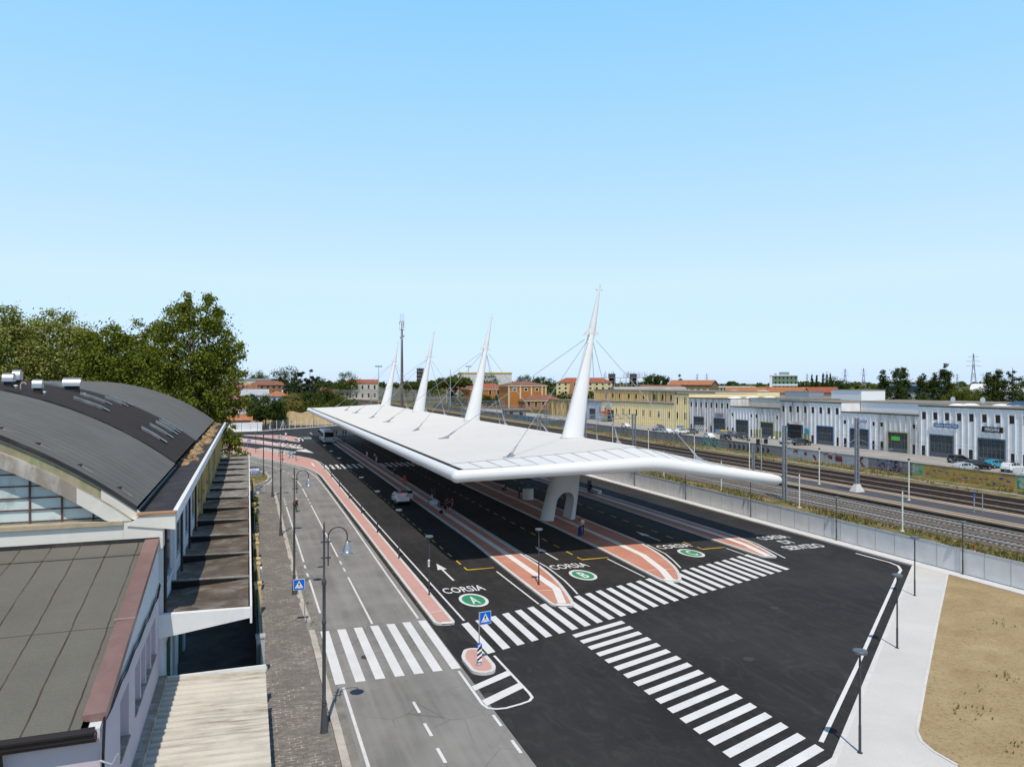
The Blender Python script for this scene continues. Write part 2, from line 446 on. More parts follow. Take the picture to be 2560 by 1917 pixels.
A['straw'] = m_drygrass('dry_straw_litter', (.50,.36,.20), (.22,.14,.08), 1.6)
A['conrib'] = M('peeling_concrete', (.30,.262,.215), .9, .12, 1., fine=.12, grime=(.66,.65,.62), gs=1.3, gamt=.7)
A['cream'] = M('cream_plaster', (.70,.675,.61), .9, .05, 1., grime=(.45,.42,.37), gs=.7, gamt=.35)
A['mossy'] = M('mossy_green_plaster', (.33,.30,.19), .95, .2, 1.2, grime=(.12,.2,.09), gs=1.4, gamt=.9)
A['pane'] = m_stain('dusty_white_glazing', (.60,.69,.68), (.22,.21,.17), .6, .35, .5, 1.3, .56, .72)
A['rust'] = M('rusty_glazing_bar', (.12,.065,.05), .8, .25, 3.)
A['lilac'] = M('lilac_painted_wall', (.54,.48,.52), .9, .05, .6, grime=(.42,.37,.4), gs=.5, gamt=.4)
A['bluewall'] = M('pale_grey_wall', (.60,.62,.65), .9, .06, .5, grime=(.38,.38,.38), gs=.5, gamt=.3)
A['yellowwall'] = M('ochre_yellow_wall', (.62,.45,.16), .9, .08, .6, grime=(.35,.26,.12), gs=.6, gamt=.4)
A['coping'] = M('brown_metal_coping', (.20,.115,.095), .42, .12, .8, spec=.5, grime=(.32,.24,.22), gs=.4, gamt=.5)
A['brownpipe'] = M('dark_brown_pipe', (.025,.018,.016), .5, .2)
A['slab'] = M('dark_stained_concrete', (.10,.078,.058), .9, .3, .9, fine=.2, fscale=12, grime=(.30,.27,.24), gs=.9, gamt=.7)
A['slabold'] = M('lichen_grey_concrete', (.21,.195,.18), .95, .35, 1.6, fine=.25, fscale=9, grime=(.42,.41,.39), gs=1.3, gamt=.8)
A['beamw'] = M('white_painted_beam', (.74,.75,.75), .85, .05, .8, grime=(.5,.5,.48), gs=1., gamt=.4)
A['corr'] = m_corr()
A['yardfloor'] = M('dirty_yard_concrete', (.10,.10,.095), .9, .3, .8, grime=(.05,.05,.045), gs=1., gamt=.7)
A['greenm'] = M('dark_green_metal', (.012,.085,.055), .5, .12, spec=.4)
A['pillar'] = M('yellow_pillar', (.60,.46,.22), .9, .12, 2., grime=(.3,.25,.17), gs=2., gamt=.5)
A['greypillar'] = M('grey_pillar', (.42,.44,.44), .9, .12, 2.)
A['glass'] = m_glass('dark_window_glass')
A['mesh'] = m_stain('galvanised_grating', (.76,.75,.73), (.66,.655,.64), .5, .5, 1., .6)
A['fpost'] = M('pale_fence_post', (.52,.55,.56), .5, .05, metal=.3)
A['blue'] = M('sign_blue', (.0,.13,.62), .4, .03, spec=.4)
A['signw'] = M('sign_white', (.82,.83,.84), .45, .02)
A['signk'] = M('sign_black', (.012,.012,.014), .5, .05)
A['signb'] = M('sign_back_grey', (.4,.43,.46), .5, .05, metal=.4)
A['sleeper'] = M('concrete_sleeper', (.33,.30,.26), .95, .12, 1.)
A['rail'] = M('rail_steel', (.40,.39,.38), .38, .1, metal=.55)
A['railrust'] = M('rusty_rail', (.06,.04,.033), .7, .2)
A['plat'] = M('platform_asphalt', (.075,.077,.083), .9, .12, .5, fine=.1)
A['platedge'] = M('platform_edge_stone', (.46,.36,.27), .9, .08, .7)
A['platyel'] = M('platform_safety_line', (.62,.34,.10), .8, .08, 1.)
A['platwall'] = M('platform_stained_wall', (.2,.165,.115), .95, .25, .7, grime=(.07,.06,.05), gs=.5, gamt=.8)
A['wallconc'] = m_stain('grey_concrete_wall', (.25,.245,.235), (.11,.105,.1), .7, .95, .3, .7)
A['lot'] = M('pale_lot_asphalt', (.36,.34,.31), .95, .12, .12, fine=.1, fscale=8, grime=(.15,.14,.13), gs=.12, gamt=.5)
A['bark'] = M('tree_bark', (.14,.11,.08), .95, .25, 2.)
A['skin'] = M('skin', (.45,.26,.18), .6, .05)
A['tyre'] = M('tyre_rubber', (.015,.015,.016), .85, .1)
A['rim'] = M('alloy_rim', (.4,.41,.42), .35, .05, metal=.7)
A['black'] = M('black_plastic', (.012,.012,.013), .5, .1)
A['cglass'] = m_glass('car_glass', (.02,.025,.028), .06)
# ================================================================ GROUND
def rr(poly, rad, n=5):
    """round the corners of a polygon"""
    out = []; k = len(poly)
    for i in range(k):
        p = Vector(poly[i][:2]); a = Vector(poly[i-1][:2]); b = Vector(poly[(i+1) % k][:2])
        q = rad[i] if isinstance(rad, (list, tuple)) else rad
        if q <= 0: out.append((p.x, p.y)); continue
        da = (a-p); db = (b-p); l = min(q, da.length*.49, db.length*.49)
        s, e = p+da.normalized()*l, p+db.normalized()*l
        for j in range(n+1):
            u = j/n; v = s*(1-u)**2 + p*2*u*(1-u) + e*u*u; out.append((v.x, v.y))
    return out
def inset(poly, d):
    k = len(poly); out = []
    area = sum(poly[i-1][0]*poly[i][1]-poly[i][0]*poly[i-1][1] for i in range(k))
    sg = 1 if area > 0 else -1
    for i in range(k):
        p = Vector(poly[i]); a = Vector(poly[i-1]); b = Vector(poly[(i+1) % k])
        d1 = (p-a); d2 = (b-p)
        if d1.length < 1e-6: d1 = d2
        if d2.length < 1e-6: d2 = d1
        d1 = d1.normalized(); d2 = d2.normalized()
        nn = (Vector((-d1.y, d1.x))+Vector((-d2.y, d2.x)))*sg
        if nn.length < 1e-6: nn = Vector((-d1.y, d1.x))*sg
        nn.normalize()
        c = max(.45, nn.dot(Vector((-d1.y, d1.x))*sg))
        q = p+nn*d/c; out.append((q.x, q.y))
    return out

struct('ground', MB().sheet([(-4000,-300),(5000,-300),(5000,7500),(-4000,7500)], -.06), A['field'])
struct('street', MB().sheet([(3.4,-20),(12,-20),(12,126),(7,150),(-1,172),(-60,260),(-80,215),(-30,165),(-30,106),(3.4,106)], 0), A['old'])
NEWP = [(10.62,-20),(22.1,-20),(10.62+.0001,-20)]
struct('terminal_asphalt', MB().sheet([(10.62,-20),(60,-20),(60,300),(20,300),(4,262),(-60,262),(-60,230),(-3,178),(6,152),(10.62,140)], .004), A['new'])

# pavement on the left with its kerb
struct('pavement', MB().prism([(.72,-20),(3.38,-20),(3.36,106),(.72,106)], -.05, .13), A['cobble'])
kb = MB()
y = -20.
rk = random.Random(3)
kx = lambda y: 3.78 if y < 46 else 3.78-.2*min(1, (y-46)/6)
while y < 105:
    if not (45.6 < y < 47.3):
        j = rk.uniform(-.012, .012)
        kb.prism([(kx(y)-.34+j, y), (kx(y)+j, y), (kx(y+1)+j, y+.985), (kx(y+1)-.34+j, y+.985)], -.05, .135+rk.uniform(-.01,.01))
    y += 1.0
struct('pavement_kerb', kb, A['kerbold'])
struct('gutter', MB().sheet([(3.78,-20),(4.2,-20),(4.15,106),(3.6,106)], .004), M('dirty_gutter', (.2,.19,.17), .95, .25, 1.2, fine=.2, grime=(.33,.3,.25), gs=1., gamt=.6))

# ---- old street markings
om = MB()
om.strip([(4.46,-10),(4.43,37.1)], .14, .004)
om.strip([(4.42,49.6),(4.4,58.1)], .14, .004)
for a, b in ((59.2,60.3),(61.9,63),(64.2,93.2),(95.,96.),(97.2,98.2),(99.4,100.4)): om.strip([(4.39,a),(4.36,b)], .14, .004)
for a, b in ((46.3,58.0),(59.85,61.0),(62.24,63.5),(65.1,93.5),(95,96.2),(97.6,98.8),(100.2,109.)): om.strip([(7.28,a),(7.27,b)], .13, .004)
for y0 in (28.4,30.75,33.1): om.strip([(7.35,y0),(7.32,y0+1.25)], .14, .004)
for y0 in (25.2,22,18.9): om.strip([(7.36,y0),(7.36,y0+1.25)], .14, .004)
om.strip([(10.2,46.4),(10.22,58),(10.4,86),(10.4,106),(10.21,121.5),(9.59,128.9),(8.27,136.2),(5.76,143.9),(2.73,152.6),(-.43,161.3),(-8,182)], .14, .004)
om.strip([(7.24,111),(7.19,114.1),(6.76,124.2)], .14, .004)
om.strip([(4.84,135.9),(2.57,143.8),(-.41,152.6),(-8,173)], .13, .004)
for a, b in (((6.4,127.2),(6.2,128.9)),((5.9,130.6),(5.5,132.2)),((5.3,133.4),(5.0,135))): om.strip([a,b], .13, .004)
om.strip([(2.2,113.4),(2.9,115.9),(3.42,119.2),(3.6,122.5)], .16, .004)
for a, b in (((3.5,124.3),(3.4,126)),((3.1,128.3),(2.8,130.2)),((2.3,132.3),(1.9,134)),((1.2,136.6),(.7,138.4))): om.strip([a,b], .15, .004)
struct('street_line', om, A['lineold'])
zl = MB()
for i in range(7):
    x = 4.08+i*.995; zl.sheet([(x,37.55),(x+.5,37.53),(x+.52,45.82),(x+.02,45.9)], .008)
struct('street_zebra_crossing', zl, A['linew'])

# ---- terminal markings
tm = MB()
tm.strip([(10.33,-10),(10.33,31.2)][0:0] or [(10.32,37.18),(10.3,32.98),(10.42,32.5),(10.75,32.28),(11.2,32.22),(12.0,32.4),(12.5,32.58),(12.76,32.9),(12.8,33.4),(12.76,36.4),(12.74,38.62)], .14, .012)
for y0 in (30.6,28.1,25.5,22.9): tm.strip([(10.42,y0),(10.42,y0+1.15)], .14, .012)
tm.sheet([(10.4,34.54),(12.72,35.78),(12.72,36.38),(10.4,35.09)], .011)
tm.sheet([(10.44,32.75),(12.72,34.05),(12.72,34.7),(10.4,33.38)], .011)
tm.strip([(12.83,44.94),(12.86,66),(12.98,123.2),(13,131)], .13, .012)
tm.strip([(13,139),(12.75,143.5),(12.1,148.5),(11.2,152.3),(9.6,157.1)], .13, .012)
tm.strip([(18.6,55.75),(18.55,46.6)], .13, .012); tm.strip([(28.82,56.6),(28.82,50.3)], .13, .012); tm.strip([(40.77,56.6),(40.77,54)], .13, .012)
tm.strip([(22.75,215),(22.75,60.6),(22.9,55.5),(22.6,51.6),(22.29,49.4),(22.03,47.9)], .13, .012)
tm.strip([(34.89,215),(34.89,61.1),(34.45,56.6),(33.82,54.3),(32.98,51.8)], .13, .012)
tm.strip([(44.95,215),(44.9,61),(44.63,57.2),(43.22,51.7)], .13, .012)
tm.strip([(22.53,24.76),(31.32,31.49),(47.67,44.19),(49.2,45.3),(50.1,46.4),(50.42,47.6),(50.38,48.6),(50.3,51.1)], .2, .012)
def arrow(x, y0, y1, w=.38, sw=.08):
    tm.sheet([(x-sw,y0),(x+sw,y0),(x+sw,y1-2.05),(x-sw,y1-2.05)], .012)
    tm.face([(x-w,y1-2.05,.012),(x+w,y1-2.05,.012),(x+.02,y1,.012)])
arrow(14.68,54.3,59.84); arrow(24.7,57.7,63.07); arrow(36.78,61.3,66.0)
for x, y in ((17.5,226),(29.5,230)): arrow(x,y-5,y+3)
struct('terminal_line', tm, A['linew'])

def zebra(name, bars, z=.016):
    q = MB()
    for b in bars: q.sheet(b, z)
    struct(name, q, A['linew'])
sk = .336
b1 = []
for i in range(29):
    x = 12.48+i*1.002
    t0 = 44.35+(x-12.48)*sk; u0 = 38.96+(x-12.46)*sk
    b1.append([(x,u0),(x+.5,u0+.5*sk),(x+.5,t0+.5*sk),(x,t0)])
zebra('platform_zebra_crossing', b1)
b2 = []
for i in range(20):
    y0 = 40.24-i*1.057
    b2.append([(18.15,y0-.52),(22.16,y0-.52+1.36),(22.16,y0+1.36),(18.15,y0)])
zebra('forecourt_zebra_crossing', b2)
b3 = []
for x0, n in ((12.85,7),(22.9,7),(35.2,7)):
    for i in range(n):
        x = x0+i*1.0; b3.append([(x,131.2),(x+.48,131.2),(x+.48,138.1),(x,138.1)])
zebra('far_zebra_crossing', b3)
b4 = []
for i in range(9):
    u = i/8
    x = 1.2+u*5.2; y = 175.6-u*11.5
    b4.append([(x,y),(x+.42,y-.95),(x+2.9,y+3.4),(x+2.5,y+4.3)])
for i in range(6):
    u = i/5
    x = 5.6+u*4.2; y = 187-u*9.3
    b4.append([(x,y),(x+.4,y-.9),(x+2.2,y+6.3),(x+1.8,y+7.2)])
zebra('slip_lane_zebra_crossing', b4)
b5 = [[(11.9,176.1),(12.15,172.4),(9.6,169.2),(13.2,162.2)]]
zebra('painted_wedge', b5)
ym = MB()
for X, y0, xe in ((16.53,57.,18.78),(26.64,57.05,29.1),(38.57,57.,40.95)):
    ym.strip([(X,y0+.9),(X,y0),(xe,y0-.02)], .13, .012)
    y = y0+1.9
    while y < 130: ym.strip([(X,y),(X,y+1.35)], .13, .012); y += 2.95
    y = 141.
    while y < 206: ym.strip([(X,y),(X,y+1.35)], .13, .012); y += 2.95
for (xa, ya), (xb, yb) in (((-1,186.6),(7.2,172.5)),((-.5,215),(9.5,196))):
    for k in range(7):
        u = k/7; v = (k+.45)/7
        ym.strip([(xa+(xb-xa)*u, ya+(yb-ya)*u), (xa+(xb-xa)*v, ya+(yb-ya)*v)], .13, .012)
struct('yellow_bay_line', ym, A['liney'])

def text_mesh(s, thick=0.):
    cu = bpy.data.curves.new('lettering', 'FONT'); cu.body = s; cu.resolution_u = 3; cu.offset = thick
    o = bpy.data.objects.new('lettering', cu); COL.objects.link(o)
    dg = bpy.context.evaluated_depsgraph_get(); dg.update()
    me = bpy.data.meshes.new_from_object(o.evaluated_get(dg))
    V = [tuple(v.co) for v in me.vertices]; F = [tuple(p.vertices) for p in me.polygons]
    bpy.data.objects.remove(o); bpy.data.curves.remove(cu); bpy.data.meshes.remove(me)
    x0 = min(v[0] for v in V); x1 = max(v[0] for v in V); y0 = min(v[1] for v in V); y1 = max(v[1] for v in V)
    return [((v[0]-x0)/(x1-x0), (v[1]-y0)/(y1-y0)) for v in V], F
def put_text(mb, s, O, U, W, m=0, thick=.0):
    """lay text into the parallelogram O, O+U, O+W"""
    V, F = text_mesh(s, thick); O, U, W = Vector(O), Vector(U), Vector(W)
    n = len(mb.v)
    mb.v += [tuple(O+U*a+W*b) for a, b in V]
    for f in F: mb.f.append(tuple(n+i for i in f)); mb.m.append(m)
tx = MB()
for s, x, y, wd, hg in (('CORSIA',13.2,51.05,3.05,1.42),('CORSIA',23.1,54.72,3.2,1.42),('CORSIA',35.1,58.2,3.3,1.42),
        ('CORSIA',46.25,58.3,3.2,1.5),('DI',47.1,56.25,1.1,1.4),('SERVIZIO',45.75,54.0,4.1,1.5)):
    put_text(tx, s, (x,y,.014), (wd,0,0), (0,hg,0), thick=.012)
put_text(tx, 'CORSIA', (13.4,208.7,.014), (3.1,0,0), (0,2,0))
struct('lane_lettering', tx, A['linew'])
def disc(mb, cx, cy, a, b, z, m, n=40):
    mb.sheet([(cx+a*math.cos(2*math.pi*i/n), cy+b*math.sin(2*math.pi*i/n)) for i in range(n)], z, m)
cir = MB()
for ch, cx, cy in (('A',14.66,48.98),('B',24.6,52.5),('C',36.72,56.05)):
    disc(cir, cx, cy, .97, 1.6, .012, 0); disc(cir, cx, cy, .76, 1.28, .016, 1)
    put_text(cir, ch, (cx-.27,cy-.88,.020), (.56,0,0), (0,1.7,0), 0, .02)
for cx, cy in ((15.1,205.6),(10.6,182.5),(8.7,165.3)):
    disc(cir, cx, cy, 1.05, 2.0, .012, 0); disc(cir, cx, cy, .75, 1.5, .016, 1)
struct('lane_roundel', cir, [A['linew'], A['lineg']])

# ---- raised platforms
def platform(name, poly, zt=.13, kw=.24, top='pinkdark', stripes=(), extra=(), label=None):
    ip = inset(poly, kw)
    k = MB().ring(poly, ip, -.02, zt)
    o = struct(name, k, A['kerb'])
    tp = MB().sheet(ip, zt-.004, 0)
    for pts, wd in stripes: tp.strip(pts, wd, zt+.002, 1)
    for pts, wd in extra: tp.strip(pts, wd, zt+.001, 1)
    struct(name+'_paving', tp, [A[top], A['stripe']])
FY = 216.
p1 = rr([(19.15,45.75),(20.55,45.1),(20.95,46.3),(21.9,50.6),(22.42,55.5),(22.45,131),(22.45,FY),(19.75,FY),(19.75,66),(19.4,58)], [.5,.4,.5,3,3,0,.8,.8,4,4])
platform('bus_platform', p1, stripes=[([(21.15,FY-1),(21.15,62),(20.95,49.2),(19.95,45.85)], .56)], extra=[([(19.6,49.3),(21.5,48.7)], .07), ([(19.45,45.72),(20.35,45.38)], .4)])
p2 = rr([(29.3,48.75),(30.45,48.0),(31.1,48.7),(32.4,51.3),(33.75,55.8),(34.6,61.5),(34.6,FY),(29.8,FY),(29.78,61.5)], [.5,.5,.6,2,3,3,.8,.8,4])
platform('bus_platform', p2, stripes=[([(32.25,FY-1),(32.25,62),(32.05,56.2),(31.0,51.4),(30.1,48.8)], .58)], extra=[([(29.6,51.5),(30.7,51.6)], .07), ([(31.2,51.55),(32.1,51.2)], .07), ([(29.6,48.85),(30.4,48.45)], .4)])
p3 = rr([(41.45,52.6),(42.6,51.9),(43.8,55.6),(44.66,60.8),(44.66,FY),(41.5,FY),(41.5,60)], [.4,.3,2,3,.8,.8,2])
platform('bus_platform', p3, stripes=[([(43.25,FY-1),(43.25,61),(42.95,56.6),(42.1,52.5)], .56)], extra=[([(41.8,55.4),(43.6,55.5)], .07)])
# long pink walkway between street and bays
wk = rr([(10.85,44.6),(12.15,44.3),(12.2,56),(12.35,96.7),(12.6,127),(12.5,141),(12.05,148.3),(9.5,156.2),(6.7,163.7),(2.8,174),(-6,193),(-8.5,180),(-.5,163),(2.75,154),(5.83,145.6),(8.93,136.8),(10.35,130),(10.95,122.8),(10.95,116),(10.95,79),(10.88,56)], [.5,.5,0,0,0,2,4,0,0,0,0,0,0,0,4,5,4,3,0,0,0])
platform('walkway', wk, .13, .2, 'pink', extra=[([(11.0,46.8),(12.1,47.1)], .06), ([(11.3,44.62),(11.95,44.5)], .35), ([(11.1,141.6),(11.1,135.6),(12.4,136.9)], .3), ([(11.1,133.2),(12.4,133.2)], .25)])
platform('mid_walkway', rr([(-3,201),(3.6,187.8),(10.6,173.2),(11.7,173),(11.8,176.2),(3.6,200.4),(-3,214)], [0,0,.6,.8,.8,0,0]), .13, .3, 'pink', stripes=[([(-2.5,208),(3.5,194.5),(11,175.2)], .9)])
platform('mid_walkway', rr([(-2,224),(3.45,214.4),(12.1,193),(12.6,197),(12.9,205),(12.2,212),(7.5,220.4),(3.5,222)], [0,0,1,1,2,3,2,2]), .13, .3, 'pink')
tl = rr([(10.83,38.6),(11.35,39.8),(12.12,39.75),(12.27,38.9),(12.27,36.9),(12.0,36.2),(11.3,36.15),(10.85,36.6)], .45)
platform('traffic_island', tl, .16, .2, 'pink')
struct('painted_gap_line', MB().strip([(12.5,197.5),(12.9,203),(13.2,196.5)],.01,.012).strip([(13.0,209),(13.55,203),(13.3,197)],.35,.012), A['linew'])

# ---- right-hand concrete pavement, sand, verge
pv = [(22.1,23.44),(51.05,45.75),(51.15,42.8),(39.7,33.93),(31.64,27.68),(26.85,23.9),(26.25,23.2),(25.97,22.4),(25.9,21.3),(25.9,-20),(-.0+15.,-20),(15.,18)]
struct('concrete_pavement', MB().prism(pv, -.05, .14), A['conc'])
struct('concrete_kerb', MB().strip([(15.1,18.05),(22.15,23.5),(51.0,45.72)], .22, -.05, 0, .152).strip([(51.3,42.84),(39.78,33.98),(31.72,27.73),(26.9,23.95),(26.3,23.2),(26.04,22.4),(25.98,21.3)], .12, -.05, 0, .156), A['kerb'])
struct('sand', MB().sheet([(26,-20),(51.2,-20),(51.2,42.84),(39.7,33.93),(31.64,27.68),(26.9,23.9),(26.3,23.2),(26.05,22.4),(26,21.3)], .1), A['sand'])
struct('fence_kerb', MB().prism([(51.05,45.72),(51.0,262),(52.25,262),(52.25,-20),(51.25,-20),(51.22,42.9),(51.15,42.8)], -.05, .15).prism([(52.25,-20),(52.25,262),(52.75,262),(52.75,-20)], -.05, .1), A['kerb'])
struct('rail_verge', MB().sheet([(52.75,-20),(64,-20),(64,800),(52.75,800)], .03).sheet([(93.4,-20),(104,-20),(104,800),(93.4,800)], .03), A['verge'])
struct('ballast_bed', MB().prism([(63.6,-20),(73.2,-20),(73.2,900),(63.6,900)], -.05, .1).prism([(78.6,-20),(93.6,-20),(93.6,900),(78.6,900)], -.05, .1), A['ballast'])
struct('cable_duct', MB().box(95.9,96.35,-20,420,.0,.14), A['kerbold'])
struct('lot', MB().sheet([(101.9,-20),(131.,-20),(131,420),(101.9,420)], .04), A['lot'])
struct('track_path', MB().sheet([(52.8,-20),(54.4,-20),(54.4,500),(52.8,500)], .045), M('dusty_path', (.36,.31,.25), .95, .2, .8, fine=.2, grime=(.15,.15,.06), gs=.6, gamt=.7))
# far kerb, white edge
struct('far_kerb', MB().strip([(-40,236),(-3.4,239.8),(4.4,241.5),(10.6,247),(21.4,255.5),(29,263),(52,263.5)], 1.4, -.05, 0, .16), A['kerb'])
struct('waste_ground', MB().sheet([(-3,243),(4,243.5),(22,258),(30,265),(52,265),(52,345),(5,345),(-5,300)], .0), A['sand'])
gi = [(-6,152),(-6,118),(1.2,113.9),(2.4,117.3),(3.0,121.5),(2.9,125.6),(1.3,133.7),(-.3,140)]
struct('grass_islet', MB().prism(rr(gi,.8), -.05, .1), A['verge'])
struct('islet_kerb', MB().strip([(1.0,113.6),(2.5,117.3),(3.1,121.5),(3.0,125.6),(1.4,133.7),(-.3,140)], .3, -.05, 0, .15), A['kerbold'])

# ---- railway tracks
def track(xc, name, sleepers=True, y0=-20, y1=900, mat='rail'):
    q = MB()
    if sleepers:
        y = 30.
        while y < 230: q.box(xc-1.25,xc+1.25,y,y+.26,.06,.17,1); y += .6
    for s in (-.76,.76):
        q.box(xc+s-.04,xc+s+.04,y0,y1,.17,.31,0); q.box(xc+s-.1,xc+s+.1,y0,y1,.1,.17,2)
    struct(name, q, [A[mat], A['sleeper'], A['railrust']])
track(66.1,'railway_track'); track(70.3,'railway_track')
for x in (82.3,86.6,90.7): track(x,'railway_track', False, mat='railrust')
pl = MB()
pl.prism([(72.9,-20),(79.0,-20),(79.0,420),(72.9,420)], -.05, .58, 0, 3)
for x, wd, m in ((72.75,.5,1),(79.15,.5,1)): pl.box(x-wd/2-.05,x+wd/2-.05,-20,420,.42,.6,m)
for x, wd, m in ((73.15,.12,2),(73.75,.45,1),(78.75,.12,2),(78.1,.45,1)): pl.sheet([(x-wd/2,-20),(x+wd/2,-20),(x+wd/2,420),(x-wd/2,420)], .605, m)
struct('railway_platform', pl, [A['plat'], A['platedge'], A['platyel'], A['platwall']])

# ---- dirt mound
dm = MB(); nx, ny = 44, 22; g = []
for j in range(ny+1):
    for i in range(nx+1):
        x = 6+i*.75; yy = 268+j*1.6
        u = (x-22)/14; v = (yy-284)/15
        h = 4.3*max(0, 1-(u*u)**1.1-(v*v)) + 2.0*max(0, 1-((x-11)/6)**2-((yy-280)/9)**2)
        h += mnoise.noise(Vector((x*.35,yy*.35,1)))*.7*min(1,h)
        g.append((x,yy,max(h,-.0)-.02))
for j in range(ny):
    for i in range(nx):
        a = j*(nx+1)+i; dm.face([g[a],g[a+1],g[a+nx+2],g[a+nx+1]])
struct('earth_mound', dm, A['sand'], smooth=True)

# ================================================================ BUS STATION CANOPY
canopy = thing('bus_station_canopy', 'long white bus station canopy hung by cables from four leaning white masts', 'canopy', (32,135,0), 'bus station')
del canopy['group']
XR = 34.5                       # ridge
def roofz(x):
    return 8.02+(x-16.3)/(XR-16.3)*.93 if x <= XR else 8.95-(x-XR)*.222
Y0, Y1 = 57.0, 210.
rf = MB()
# main sheet: top, soffit
YS0, YS1 = 61.6, 205.4
xs = [16.3,22,28,XR,38,42,46.1]
for i in range(len(xs)-1):
    a, b = xs[i], xs[i+1]
    rf.face([(a,YS0,roofz(a)),(b,YS0,roofz(b)),(b,YS1,roofz(b)),(a,YS1,roofz(a))])
# standing seams across the roof
ys = YS0+.3
while ys < YS1:
    for a, b in ((16.3,XR),(XR,46.1)):
        za, zb = roofz(a), roofz(b)
        rf.face([(a,ys,za),(b,ys,zb),(b,ys+.04,zb+.045),(a,ys+.04,za+.045)]); rf.face([(a,ys+.04,za+.045),(b,ys+.04,zb+.045),(b,ys+.08,zb),(a,ys+.08,za)])
    ys += .8
rf.build('roof', A['whiteroof'], canopy)
# end trim sheets sloping down to the edge tube
def tubez(x): return 7.52+(x-15.7)/(33.6-15.7)*.38 if x <= 33.6 else 7.90-(x-33.6)*.155
for yy, ye, nm in ((YS0, Y0+.25, 'end_trim'), (YS1, Y1-.25, 'end_trim')):
    et = MB(); px = 16.3
    xx = [16.3+1.62*i for i in range(19)]
    for i in range(18):
        a, b = xx[i], xx[i+1]; b = min(b, 46.1)
        et.face([(a,yy,roofz(a)-.02),(b,yy,roofz(b)-.02),(b,ye,tubez(b)+.5),(a,ye,tubez(a)+.5)])
        et.bar((b,yy,roofz(b)+.02),(b,ye,tubez(b)+.52), .035, .05, 1)
    et.build(nm, [A['whitetrim'], M('trim_joint', (.5,.5,.49), .6)], canopy)
sf = MB()
sx = [15.9,22,28,XR,38,42,46.3]
def sz(x): return 7.25+(x-15.9)/(XR-15.9)*.3 if x <= XR else 7.55-(x-XR)*.165
for i in range(len(sx)-1):
    a, b = sx[i], sx[i+1]
    sf.face([(a,Y0+.2,sz(a)),(a,Y1-.2,sz(a)),(b,Y1-.2,sz(b)),(b,Y0+.2,sz(b))])
sf.build('soffit', A['white'], canopy)
gt = MB().box(16.08,16.34,YS0-3.5,YS1+3.5,7.86,7.975); gt.build('gutter', A['gutter'], canopy)
# edge tubes
def rt(x):
    return .50+.14*max(0, 1-abs(x-33.6)/13.)
for nm, yy in (('edge_tube', Y0), ('edge_tube', Y1)):
    xx = [15.7,18,22,26,29,31,32.4,33.2,34.,34.8,36.5,39,42,44.5,46.0,46.8,47.1,47.22]
    zz = []
    for x in xx:
        z = sum(tubez(max(15.7,x+d)) for d in (-1.2,-.6,0,.6,1.2))/5 if 30 < x < 38 else tubez(x)
        zz.append(z)
    r = [rt(x) for x in xx]; r[-4] = .5; r[-3] = .42; r[-2] = .26; r[-1] = .05
    MB().tube([(x,yy,z) for x, z in zip(xx,zz)], r, 20).build(nm, A['white'], canopy, smooth=50)
MB().tube([(15.7,Y0,7.52)]+[(15.7,Y0+k*(Y1-Y0)/12,7.52) for k in range(1,12)]+[(15.7,Y1,7.52)], .5, 20).build('edge_tube', A['white'], canopy, smooth=50)
MB().tube([(46.3,Y0+1,5.95),(46.3,Y1-1,5.95)], .42, 16).build('edge_tube', A['white'], canopy, smooth=50)
for yy in (Y0, Y1): MB().lathe([(.0,-.53),(.3,-.45),(.47,-.22),(.53,0),(.47,.22),(.3,.45),(0,.53)], (15.7,yy,7.52), 20).build('corner_cap', A['white'], canopy, smooth=50)

def mast_mesh():
    q = MB(); rg = []
    prof = [(0,1.97,1.25),(2,1.86,1.2),(4,1.72,1.12),(6.5,1.5,1.02),(8.9,1.27,.92),(12,.98,.78),(16,.66,.58),(19.6,.41,.4),(20.4,.37,.38)]
    for z, wx, wy in prof:
        xc = 31.85+.2*z; ring = []
        for j in range(28):
            a = 2*math.pi*j/28; c, s_ = math.cos(a), math.sin(a); e = 1 if z > 8 else 1-.12*(8-z)/8
            ring.append((xc+wx*math.copysign(abs(c)**e, c)-32, wy*math.copysign(abs(s_)**(e*.9), s_), z))
        rg.append(ring)
    q.rings(rg); return q
def bake_cut(mb, cut):
    o = mb.build('mast', A['concwhite']); c = cut.build('cutter', A['concwhite'])
    for q in (o, c):
        bm = bmesh.new(); bm.from_mesh(q.data); bmesh.ops.remove_doubles(bm, verts=bm.verts, dist=1e-5); bmesh.ops.recalc_face_normals(bm, faces=bm.faces); bm.to_mesh(q.data); bm.free()
    md = o.modifiers.new('b', 'BOOLEAN'); md.object = c; md.operation = 'DIFFERENCE'; md.solver = 'EXACT'
    dg = bpy.context.evaluated_depsgraph_get(); dg.update()
    me = bpy.data.meshes.new_from_object(o.evaluated_get(dg)); me.name = 'mast'
    bpy.data.objects.remove(o); bpy.data.objects.remove(c)
    me.polygons.foreach_set('use_smooth', [True]*len(me.polygons)); me.set_sharp_from_angle(angle=R(35))
    return me
cutter = MB()
cp = [(-1.02,-1),(1.02,-1)]+[(1.02*math.cos(math.pi*k/12), 2.1+1.05*math.sin(math.pi*k/12)) for k in range(13)]
cutter.rings([[(-.15+.06*1+x+.2*z, yy, z) for x, z in cp] for yy in (-4, 4)])
mastm = bake_cut(mast_mesh(), cutter)
def link_mesh(name, me, parent, world):
    o = bpy.data.objects.new(name, me); COL.objects.link(o); o.parent = parent
    o.location = Vector(world)-ORG[parent.name]; ORG[o.name] = Vector(world); return o
spire = MB(); rg = []
